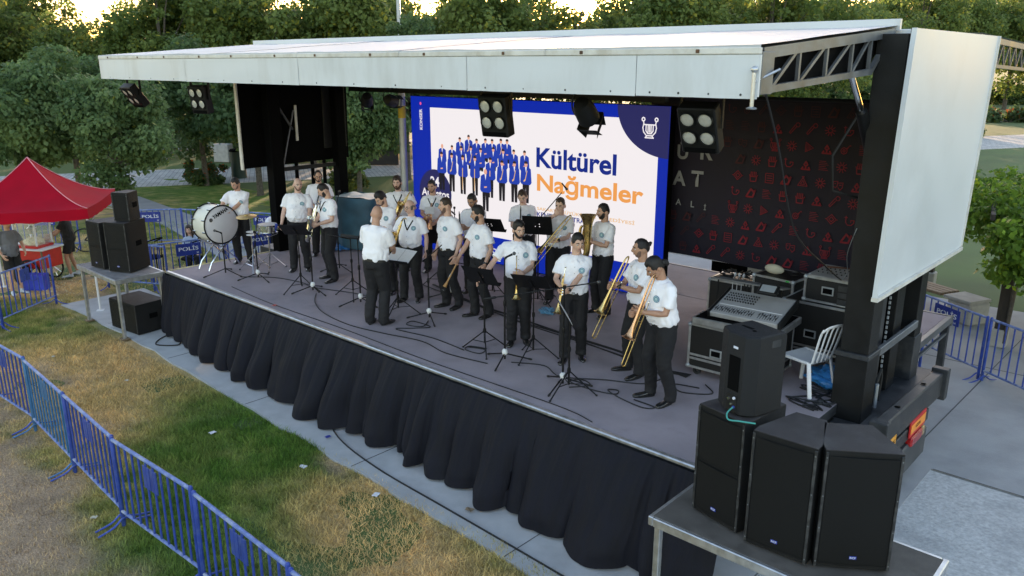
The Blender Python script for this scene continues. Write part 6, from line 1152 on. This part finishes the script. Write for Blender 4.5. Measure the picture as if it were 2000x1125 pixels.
# ---------------------------------------------------------------- stage lights
mat('lens', (.55, .54, .50), .22, .3, .1, 30, .3, 90); mat('fixture', (.008, .0085, .009), .5, .2, .2, spec=.3)
def blinder(x, y, z, phi, tilt, label):
    t = thing('stage_light', label, 'stage light', M=Matrix.Translation((x, y, z)) @ Matrix.Rotation(cam_phi(phi), 4, 'Z')); t['group'] = 'four lens lights under the roof edge'; Mx = Matrix.Translation((0, 0, -.30)) @ Matrix.Rotation(R(tilt), 4, 'X')
    q = MB(); q.box((0, 0, 0), (.36, .15, .46), .012, Mx); q.build('housing', 'fixture', t); q = MB(); q.box((0, -.078, -.195), (.3, .012, .05), .003, Mx); q.build('lower_panel', 'black_matte', t)
    for sx in (-1, 1):
        for sz in (-1, 1): Ml = Mx @ Matrix.Translation((sx*.085, -.076, .03+sz*.092)) @ Matrix.Rotation(R(90), 4, 'X'); q = MB(); q.lathe([(0, .012), (.04, .010), (.068, .002)], 20, Ml); ln = q.build('lens', 'lens', t); q = MB(); q.lathe([(.066, .0), (.066, .02), (.076, .02), (.078, 0)], 20, Ml); q.build('lens_ring', 'fixture', ln)
    q = MB(); q.bar((-.20, 0, -.3), (-.20, 0, -.02), .012, .04); q.bar((.20, 0, -.3), (.20, 0, -.02), .012, .04); q.bar((-.206, 0, -.015), (.206, 0, -.015), .04, .012); q.build('yoke', 'fixture', t); q = MB(); q.tube([(0, 0, -.01), (0, 0, .10)], .018, 8); q.build('clamp', 'fixture', t)
    q = MB(); q.box((.04, -.0815, -.195), (.07, .003, .012), 0, Mx); q.build('badge', 'logo_white', t)
blinder(-6.30, 6.66, 4.78, -32, 12, 'four lens stage light hanging before the printed band photo'); blinder(-3.72, 6.66, 4.78, -34, 26, 'four lens stage light hanging near the right truss'); blinder(-13.15, 6.66, 4.76, -26, 10, 'four lens stage light second from the left end'); blinder(-15.72, 6.66, 4.76, -34, 36, 'four lens stage light at the left end of roof')
def par(x, y, z, phi, tilt, label):
    t = thing('spotlight', label, 'spotlight', M=Matrix.Translation((x, y, z)) @ Matrix.Rotation(cam_phi(phi), 4, 'Z')); Mx = Matrix.Translation((0, 0, -.22)) @ Matrix.Rotation(R(tilt), 4, 'X') @ Matrix.Rotation(R(90), 4, 'X'); q = MB(); q.lathe([(0, -.14), (.08, -.13), (.11, -.05), (.115, .13), (.105, .13), (.10, .02), (0, .01)], 20, Mx); q.build('can', 'fixture', t)
    for i in range(4): a = i*PI/2; q = MB(); q.box((0, .17, .20), (.22, .004, .16), 0, Mx @ Matrix.Rotation(a, 4, 'Z') @ Matrix.Rotation(R(20), 4, 'X')); q.build('barn_door', 'fixture', t)
    q = MB(); q.torus((0, 0, -.16), (0, 1, 0), .15, .010, 16, 6, 0, PI); q.build('yoke', 'fixture', t); q = MB(); q.tube([(0, 0, -.03), (0, 0, .1)], .018, 8); q.build('clamp', 'fixture', t)
par(-5.05, 6.66, 4.80, 150, 40, 'spotlight with barn doors hanging between the two right blinders'); par(-12.6, 9.72, 4.60, 190, 30, 'spotlight hanging at the left top corner of screen'); par(-11.9, 9.72, 4.60, 160, 10, 'spotlight hanging just left of the grey pole top')
# ---------------------------------------------------------------- cables
def cable(pts, label, r=.008, z=ST, m='cable', name='cable', cat='cable'):
    b = MB(); P_ = [Vector((x, y, z+.004+r)) if len(p_) == 2 else Vector(p_) for p_ in pts for x, y in [p_[:2]]]; b.tube(bezier(P_, 6), r, 5); o = b.build(name, m); base = P_[0].copy(); base.z = z
    o.data.transform(Matrix.Translation(-base)); o.location = base; return tag(o, label, cat)
cable([(-11.4, 7.5), (-11.0, 7.2), (-10.4, 6.95), (-9.6, 6.85), (-8.9, 6.95), (-8.2, 7.1), (-7.6, 7.0), (-6.9, 7.1)], 'black cable curving from left mic stand past the conductor')
cable([(-8.85, 7.8), (-8.7, 7.55), (-8.95, 7.45), (-9.0, 7.62), (-8.6, 7.62), (-8.75, 7.4), (-8.9, 7.2), (-8.2, 7.3), (-7.5, 7.25)], 'loose cable knot at the foot of the straight mic stand')
cable([(-12.9, 6.75), (-11.5, 6.66), (-9.5, 6.68), (-7.5, 6.64), (-5.4, 6.68), (-4.8, 6.6)], 'thin cable along the front stage edge', .006)
for i in range(5):
    jt = lambda: random.uniform(-.09, .09)
    cable([(-10.4+jt(), 9.2+jt()), (-9.0+jt(), 8.95+jt()), (-8.0+jt(), 8.8+jt()), (-7.0+jt(), 8.68+jt()), (-5.8+jt(), 8.6+jt()), (-5.2+jt(), 8.5+jt()), (-4.7, 8.45+.03*i)], 'black cable in the bundle crossing behind the trumpeters', .008)['group'] = 'cables bundled behind the trumpeters'
cable([(-6.7, 7.35), (-6.3, 7.55), (-5.9, 7.4), (-5.4, 7.7), (-5.0, 7.9), (-4.9, 8.2)], 'cable from the bearded trumpeter mic stand to the trombonists')
cable([(-5.6, 7.2), (-5.45, 7.42), (-5.62, 7.5), (-5.72, 7.36), (-5.5, 7.32), (-5.2, 7.35), (-5.05, 7.42), (-5.1, 7.52), (-5.2, 7.45), (-4.95, 7.35), (-4.6, 7.3), (-4.5, 7.4), (-4.8, 7.42)], 'looped cable on the deck before the nearest trombonist')
cable([(-13.4, 7.2), (-12.9, 7.6), (-12.2, 7.75), (-11.8, 7.7), (-11.0, 7.95), (-10.6, 8.0)], 'cable behind the taped mic stand at left'); cable([(-7.3, 7.5), (-7.55, 7.42), (-7.5, 7.28), (-7.25, 7.3), (-7.3, 7.46), (-7.55, 7.38)], 'small cable coil at the stand left of bearded trumpeter'); cable([(-4.4, 8.4), (-4.2, 8.2), (-4.5, 8.0), (-4.7, 8.15), (-4.4, 8.25)], 'cable loop before the mixing desk case')
for i in range(7):
    jt = lambda k=.22: random.uniform(-k, k)
    cable([(-3.25+jt(.1), 9.75+jt(.1)), (-3.1+jt(), 9.45+jt()), (-3.3+jt(), 9.2+jt()), (-3.1+jt(.12), 8.95+jt()), (-3.35+jt(), 8.8+jt()), (-3.1+jt(.08), 8.6+jt(.08))], 'black cable in the tangle by right lift post', .010)['group'] = 'cables tangled by the right lift post'
cable([(-3.06, 6.5, 4.85), (-3.25, 7.3, 4.3), (-3.42, 8.3, 3.3), (-3.46, 9.4, 2.7), (-3.45, 9.95, 2.42)], 'black cable hanging from the right truss to equipment rack', .010); cable([(-2.98, 8.9, 3.3), (-3.15, 9.2, 2.95), (-3.3, 9.7, 2.6), (-3.45, 10.0, 2.42)], 'thin pale cable hanging beside the right lift post', .005, m='galvanized')
cable([(-14.6, 6.25), (-14.45, 6.0), (-14.2, 5.85), (-13.9, 6.1), (-14.1, 6.25)], 'cable end showing beneath left end of the skirt', .012, .02); cable([(-9.6, 6.3), (-8.6, 5.85), (-7.5, 5.66), (-6.2, 5.6), (-5.0, 5.55), (-4.0, 5.5)], 'long black cable on the concrete below the stage skirt', .011, .02)
# ---------------------------------------------------------------- police barriers
BW = 1.66
def barrier(label, m='barrier_blue', sign=None, two=True, rail='barrier_rail'):
    t = thing('crowd_barrier', label, 'barrier', (0, 0, 0), 0, 'blue steel crowd barriers'); hw = BW/2
    MB().tube([(-hw, 0, 1.08), (hw, 0, 1.08)], .021, 8).build('top_rail', rail, t); MB().tube([(-hw, 0, .20), (hw, 0, .20)], .018, 8).build('bottom_rail', rail, t)
    for s in (-1, 1):
        MB().tube([(s*hw, 0, .02), (s*hw, 0, 1.095)], .024, 8, rnd=True).build('end_post', m, t); q = MB(); q.tube(bezier([(s*(hw-.03), -.30, .012), (s*(hw-.03), -.12, .05), (s*(hw-.03), 0, .12), (s*(hw-.03), .12, .05), (s*(hw-.03), .30, .012)], 4), [(.016, .010)]*17, 6); q.build('foot', m, t)
    nb = 10; bmsh = MB().tube([(0, 0, .20), (0, 0, 1.07)], .0125, 6).mesh('bar', m)
    for i in range(nb): obj('bar', bmsh, t, (-hw+BW*(i+1)/(nb+1), 0, 0))
    if sign:
        q = MB(); q.box((0, -.002, .88), (.56, .012, .28), .002); sg = q.build('sign_plate', 'sign_blue' if sign != 'navy' else 'sign_navy', t)
        for f_ in (0, 1): o = obj('lettering', text_mesh('POLİS', .14, 'sign_white', .002), sg, (-.22 if f_ == 0 else .22, -.0095 if f_ == 0 else .0055, .855), (R(90), 0, PI*f_)); fit_text(o, .44, .115)
        o = obj('lettering', text_mesh('54', .05, 'sign_white', .001), sg, (.17, -.0095, .77), (R(90), 0, 0))
    elif two:
        for s in (-1, 1): q = MB(); q.box((s*.076, -.004, .88), (.135, .010, .26), .002); q.build('sign_plate', m, t)
    return t
def moveb(t, a, b_, z=0): a = Vector(a); b_ = Vector(b_); c_ = (a+b_)/2; d = b_-a; t.location = (c_.x, c_.y, z); t.rotation_euler = (0, 0, math.atan2(d.y, d.x)); return t
b0 = barrier('blue crowd barrier nearest the viewer in the front row'); bt_ = barrier('teal tinted crowd barrier in the front row, faded blue', 'barrier_teal'); bs = barrier('x', sign='blue')
moveb(b0, (-6.84, 2.98), (-5.16, 2.95)); pts = [(-13.75, 3.02), (-12.0, 3.10), (-10.30, 3.02), (-8.60, 2.92), (-6.90, 2.98)]; nm = ['blue barrier at the left frame edge of the front row', None, 'blue barrier with dark plate between teal barrier and two nearest ones', 'second nearest blue barrier of the front row, its feet on green grass']
moveb(bt_, pts[1], (pts[2][0]-.02, pts[2][1]))
for i in (0, 2, 3): moveb(dup(b0, label=nm[i]), pts[i], (pts[i+1][0]-.04, pts[i+1][1]+.02))
moveb(dup(b0, label='blue barrier cut off by the bottom frame edge'), (-5.10, 2.93), (-3.42, 2.9))
moveb(dup(b0, label='blue barrier running away towards the red tent at left'), (-17.45, 4.25), (-18.5, 5.62)); moveb(dup(b0, label='blue barrier end at the left frame edge below red tent'), (-17.0, 2.7), (-17.4, 4.2))
S2 = [('barrier with police plate behind the popcorn cart', (-24.6, 6.6), (-23.6, 8.0)), ('second plain stretch of barrier behind the red tent', (-24.9, 5.0), (-24.65, 6.55)), ('barrier with police plate behind the left speaker stack', (-22.9, 8.9), (-21.9, 10.1)), ('barrier with police plate left of the bass drum, in the far row', (-21.85, 10.15), (-20.4, 10.95)), ('barrier with police plate over the seated woman', (-17.9, 7.5), (-17.55, 9.1)), ('barrier behind the bass drum legs, beside the stage end', (-17.5, 9.15), (-17.3, 10.8)), ('barrier below the left riser table', (-18.6, 7.1), (-17.9, 7.45)), ('far barrier between the bass drum and the drummer', (-20.35, 11.0), (-18.9, 11.7))]
for i, (l, a, b_) in enumerate(S2):
    a = Vector(a); b_ = Vector(b_); c_ = (a+b_)/2; d = (b_-a).normalized()*BW/2; moveb(bs if i == 0 else dup(bs), c_-d, c_+d)
    if i == 0: bs['label'] = l
    else: list(COL.objects)[-1]
for o, s_ in zip([q for q in COL.objects if q.get('label') == S2[0][0]], S2): o['label'] = s_[0]
moveb(dup(bs, label='barrier with police plate beside the trailer at right'), (-3.95, 15.15), (-2.56, 14.25)); moveb(dup(b0, label='plain blue barrier at the right frame edge'), (-2.50, 14.22), (-1.10, 13.3))
for ch in list(COL.objects)[-1].children: pass
for l, a, b_ in (('barrier with police plate behind the stage, left under the banner', (-7.6, 14.9), (-6.0, 14.9)), ('barrier with police plate behind the stage, middle under the banner', (-5.9, 14.8), (-4.3, 14.8)), ('barrier behind the stage near the rack, under the banner', (-5.0, 13.9), (-3.4, 13.9))): moveb(dup(bs, label=l), a, b_)
block('concrete_block', 'pale concrete block behind the stage seen under the banner', 'concrete block', (-6.6, 16.6, .02), (1.6, .5, .9), 'stone', .1); block('concrete_block', 'second pale concrete block behind the stage, nearer the rack', 'concrete block', (-5.0, 16.2, .02), (.8, .5, .9), 'stone', .1)
for x_, y_, m_, l_ in ((-6.35, 14.25, 'stone', 'pale upright panel behind the stage, left one under the banner'), (-5.55, 14.2, 'black_matte', 'dark upright panel behind the stage between two pale ones'), (-4.75, 14.15, 'stone', 'pale upright panel behind the stage, right one under the banner'), (-7.15, 14.3, 'black_matte', 'dark upright panel behind the stage close to the screen')):
    t = thing('upright_board', l_, 'board', (x_, y_, .024), R(4)); MB().box((0, 0, .62), (.74, .06, 1.24), .008).build('sheet', m_, t); MB().box((0, .2, .03), (.6, .4, .05), .006).build('foot', 'chassis_steel', t)
# ---------------------------------------------------------------- red tent, popcorn cart, bystanders
t = thing('gazebo_tent', 'red pop-up gazebo tent with pale seams at the left', 'tent', (-19.05, 5.65, 0), R(57))
hw = 1.34; ap = Vector((0, 0, 3.12))
def roof_pt2(cx, cy, s_): return Vector((cx*s_, cy*s_, 2.20+.92*(1-s_)**1.7))
cs = [(-hw, -hw), (hw, -hw), (hw, hw), (-hw, hw)]
for i in range(4):
    (ax, ay), (bx_, by_) = cs[i], cs[(i+1) % 4]; q = MB(); q.grid(lambda u, v: roof_pt2(ax+(bx_-ax)*u, ay+(by_-ay)*u, v)-Vector((0, 0, .05*math.sin(PI*u)*v)), 14, 12); q.build('roof_panel', 'tent_red', t, 60)
    q = MB(); q.grid(lambda u, v: (ax+(bx_-ax)*u, ay+(by_-ay)*u, 2.195-.03*math.sin(PI*u)-.22*v+.008*math.sin(u*40)*v), 30, 4); q.build('valance', 'tent_red', t, 60)
    q = MB(); q.tube([roof_pt2(ax, ay, k_/10)+Vector((0, 0, .006)) for k_ in range(11)], .010, 5); q.build('seam', 'tent_trim', t)
    q = MB(); q.tube([(ax*.97, ay*.97, 0), (ax*.97, ay*.97, 2.1)], .022, 8); q.build('leg', 'white_plastic', t); q = MB(); q.box((ax*.97, ay*.97, .02), (.14, .14, .02), .004); q.build('foot_plate', 'white_plastic', t)
    q = MB(); q.bar((ax*.95, ay*.95, 1.75), ((ax+bx_)/2*.93, (ay+by_)/2*.93, 2.0), .018); q.build('strut', 'white_plastic', t)
t = thing('popcorn_cart', 'red popcorn cart with glass box and wheels under the red tent', 'cart', (-20.95, 5.98, 0), R(30)); gm = glass('cart_glass')
MB().box((0, 0, .60), (1.15, .62, .44), .015).build('body', 'red_paint', t); MB().box((0, 0, .84), (1.25, .70, .035), .006).build('counter', 'white_plastic', t); MB().box((.12, 0, .885), (.62, .52, .06), .006).build('box_base', 'red_paint', t)
for sx in (-1, 1):
    for sy in (-1, 1): MB().box((.12+sx*.29, sy*.24, 1.19), (.035, .035, .55), .004).build('box_post', 'white_plastic', t)
    q = MB(); q.quad((.12+sx*.29, -.22, .92), (.12+sx*.29, .22, .92), (.12+sx*.29, .22, 1.46), (.12+sx*.29, -.22, 1.46)); q.build('glass_pane', gm, t, 0)
for sy in (-1, 1): q = MB(); q.quad((-.15, sy*.24, .92), (.39, sy*.24, .92), (.39, sy*.24, 1.46), (-.15, sy*.24, 1.46)); q.build('glass_pane', gm, t, 0)
MB().box((.12, 0, 1.49), (.68, .56, .07), .01).build('box_top', 'red_paint', t); q = MB(); q.lathe([(.38, 1.53), (.30, 1.62), (.12, 1.72), (0, 1.74)], 20, c=(.12, 0, 0)); q.build('canopy', mat('canopy_dark', (.06, .03, .025), .6), t); MB().box((.12, 0, 1.455), (.64, .54, .03), .002).build('frieze', 'paper', t)
q = MB(); q.lathe([(.0, 1.18), (.09, 1.17), (.11, 1.30), (.06, 1.33)], 16, c=(.12, 0, 0)); q.build('kettle', 'silver', t); q = MB(); q.ell((.12, 0, .95), (.24, .2, .12), 26, 14, fn=lambda d: 1+.25*noise.noise(d*9)); q.build('popcorn', mat('popcorn', (.72, .62, .38), .8, 0, .2, 30, .8, 40), t, 20)
for sy in (-1, 1):
    q = MB(); q.torus((.2, sy*.36, .30), (0, 1, 0), .29, .022, 24, 6); w_ = q.build('wheel', 'rubber', t); q = MB(); [q.bar((.2, sy*.36, .30), (.2+.28*math.cos(a), sy*.36, .30+.28*math.sin(a)), .012) for a in [i*PI/5 for i in range(10)]]; q.build('spokes', 'chrome', w_)
for sx in (-.5,): q = MB(); q.bar((.55, -.3, .84), (.62, -.34, .0), .035); q.build('prop_leg', 'wood', t)
P = person('grey', 'bystander in grey t-shirt and black shorts by the tent', -20.05, 5.3, 55, z=0, h=1.74, hyaw=10, hpitch=-8, shirt='shirt_grey', pants='cloth_black', badge='tee', shorts=True, skin=1, hair='short', rh=(.24, .18, .95), lh=(-.20, .26, 1.0), shoes='sneaker', tucked=False, group=None)
P = person('vendor', 'vendor in black t-shirt leaning over the popcorn cart', -20.75, 6.78, -72, z=0, h=1.74, lean=8, hyaw=-10, hpitch=-26, shirt='cloth_black', pants='cloth_black', badge='tee', shorts=True, skin=2, hair='short', rh=(.14, .42, 1.1), lh=(-.14, .38, 1.05), shoes='sneaker', tucked=False, group=None)
def wicker_chair(x, y, rz, label):
    t = thing('wicker_chair', label, 'chair', (x, y, 0), rz, 'black woven chairs by the barrier')
    for sx in (-1, 1):
        for sy in (-1, 1): q = MB(); q.tube([(sx*.22, sy*.2, 0), (sx*.24, sy*.21, .42)], .014, 6); q.build('leg', 'black_matte', t)
    q = MB(); q.lathe([(0, .43), (.26, .42), (.27, .39)], 20); q.build('seat', 'black_matte', t); q = MB(); q.torus((0, -.05, .80), (0, .3, 1), .27, .018, 24, 6, PI*.95, PI*2.05+.4); q.build('back_rail', 'black_matte', t)
    for i in range(11): a = PI+.1+i*.3; q = MB(); q.tube([(math.cos(a)*.25, math.sin(a)*.25, .42), (math.cos(a)*.27, math.sin(a)*.26-.04, .80)], .006, 5); q.build('spindle', 'black_matte', t)
    return t
wicker_chair(-18.75, 8.85, 1.9, 'black woven chair with the seated woman'); wicker_chair(-19.6, 8.2, 2.4, 'empty black woven chair behind the left speaker stack')
P = person('girl', 'seated woman with long dark hair behind the left barrier', -18.75, 8.88, 20, z=0, h=1.66, girth=.86, sit=.48, shirt='top_blue', pants='cloth_black', badge='tee', hair='long', hairm='hair_brown', skin=3, rh=(.12, .34, .98), lh=(-.12, .34, .98), hyaw=-20, hpitch=-4, tucked=False, group=None)
P = person('crouch', 'crouching photographer in white shirt behind the left stage end', -17.6, 10.5, 30, z=.45, h=1.72, kneel=.42, lean=14, hyaw=0, hpitch=-6, badge='tee', hair='short', skin=1, rh=(.08, .30, 1.50), lh=(-.08, .32, 1.48), group=None, repole=(.6, 0, -.8), lepole=(-.6, 0, -.8))
block('wooden_crate', 'low wooden crate under the crouching photographer', 'crate', (-17.6, 10.5, 0), (.9, .9, .45), 'wood', .4)
t = thing('camera', 'black camera held at the eye by the crouching photographer', 'camera', M=hold(P, P['Hm'] @ Vector((0, .15, .01)), (0, 0, 1), (0, 1, 0))); MB().box((0, 0, 0), (.14, .07, .10), .012).build('body', 'black_matte', t); q = MB(); q.lathe([(.035, 0), (.038, .09), (.03, .10)], 16, Matrix.Translation((0, .03, 0)) @ Matrix.Rotation(R(-90), 4, 'X')); q.build('lens', 'black_paint', t)
o = person('headfar', 'dark haired passer-by far off beyond the climber', -9.4, 42.6, 30, z=0, group=None, shirt='cloth_black', badge='tee', tucked=False, skin=1)
t = thing('backpack', 'dark backpack standing on the grass left of the cart', 'backpack', (-20.6, 5.62, 0), R(60)); q = MB(); q.ell((0, 0, .28), (.19, .14, .29), 18, 12, fn=lambda d: 1+.1*noise.noise(d*3)); q.build('bag', 'cloth_black', t); q = MB(); q.ell((0, -.12, .2), (.13, .06, .14), 12, 8); q.build('pocket', 'black_matte', t); q = MB(); q.torus((0, 0, .58), (0, 1, 0), .04, .010, 12, 5); q.build('handle', 'black_matte', t)
t = thing('shopping_bag', 'blue bag hanging open on the grass below the cart', 'bag', (-20.1, 5.75, 0), R(40)); q = MB(); q.prism([(-.25, -.13), (.25, -.13), (.22, .13), (-.22, .13)], 0, .36); q.build('bag', mat('bag_royal', (.02, .05, .5), .5, 0, .15, 6, .5, 14), t); q = MB(); q.torus((0, -.13, .36), (0, 1, 0), .12, .012, 14, 5, 0, PI); q.build('handle', 'sign_blue', t)
t = thing('traffic_cone', 'red cone standing behind the left speaker stack', 'cone', (-23.35, 8.75, .0)); MB().lathe([(.2, .03), (.05, .7), (.0, .71)], 16).build('cone', 'red_paint', t); MB().box((0, 0, .015), (.42, .42, .03), .01).build('base', 'red_paint', t); MB().lathe([(.128, .32), (.098, .47)], 16, c=(0, 0, 0)).build('band', 'white_plastic', t)
t = thing('bicycle', 'dark bicycle leaning on the barrier behind the popcorn cart', 'bicycle', (-22.9, 8.4, 0), R(55))
for x_ in (-.52, .52): q = MB(); q.torus((x_, 0, .34), (0, 1, 0), .32, .018, 26, 6); wl = q.build('wheel', 'rubber', t); q = MB(); [q.tube([(x_, 0, .34), (x_+.31*math.cos(a), 0, .34+.31*math.sin(a))], .002, 4) for a in [i*PI/6 for i in range(12)]]; q.build('spokes', 'chrome', wl)
for a, b_ in (((-.52, 0, .34), (-.05, 0, .30)), ((-.05, 0, .30), (.36, 0, .72)), ((-.18, 0, .78), (.36, 0, .80)), ((-.05, 0, .30), (-.2, 0, .85)), ((-.52, 0, .34), (-.18, 0, .75)), ((.52, 0, .34), (.34, 0, .92))): q = MB(); q.tube([a, b_], .016, 6); q.build('frame_tube', 'black_paint', t)
q = MB(); q.ell((-.22, 0, .88), (.13, .06, .03), 12, 6); q.build('saddle', 'black_matte', t); q = MB(); q.tube([(.34, -.27, .95), (.34, 0, .93), (.34, .27, .95)], .012, 6); q.build('handlebar', 'black_matte', t)
pc = MB().ell((0, 0, .012), (.016, .016, .012), 6, 4); Vp = []; q = MB()
for i in range(120): x_, y_ = -20.0+random.gauss(0, .55), 6.0+random.gauss(0, .35); q.box((x_, y_, .012), (.022, .022, .016))
o = q.build('spilled_popcorn', 'popcorn', smooth=0); o['kind'] = 'stuff'; tag(o, 'scattered white popcorn on the ground before the cart', 'popcorn')
# ---------------------------------------------------------------- litter and small things
def litter(x, y, z, label, m, s=.06, sd=1):
    q = MB(); q.grid(lambda u, v: ((u-.5)*s*1.6, (v-.5)*s*1.2, .012+s*.45*abs(noise.noise(Vector((u*3+sd, v*3, sd))))), 5, 4); o = q.build('litter', m, smooth=20); o.location = (x, y, z); o.rotation_euler = (0, 0, sd*1.7); return tag(o, label, 'litter')
for i, (x, y, l) in enumerate((( -10.05, 4.75, 'crumpled white and blue paper scrap in the middle of the grass'), (-8.25, 5.05, 'white paper scrap on green grass near the concrete edge'), (-7.0, 5.25, 'white wrapper on the dry grass near the concrete'), (-12.9, 4.75, 'small pale scrap on the brown grass at left'), (-9.5, 2.45, 'brown scrap on bare soil behind the barriers'), (-9.0, 2.75, 'tan leaf on the soil beside a barrier foot'), (-15.0, 4.35, 'pale leaf on bare ground far left'))): litter(x, y, .01, l, ['paper', 'paper', 'paper', 'cushion', 'wood', 'cushion', 'cushion'][i], .06 if i < 3 else .045, i+1)
litter(-11.6, 6.1, .03, 'white crumpled cup on the concrete below the skirt', 'paper', .07, 11); litter(-8.7, 5.75, .03, 'blue bottle cap scrap on the concrete apron', 'logo_blue', .05, 12); litter(-5.9, 5.75, .03, 'brown leaf on the concrete near the right skirt', 'wood', .06, 13); litter(-11.3, 6.62, ST+.01, 'small red wrapper on the front stage edge', 'red_paint', .05, 14)
o = blob('plastic_bag', 'teal plastic bag under the right riser table', 'bag', (-2.5, 5.9, .02), (.25, .2, .14), mat('bag_teal', (.03, .3, .32), .4), 12)
bpy.data.scenes.remove(TMP)
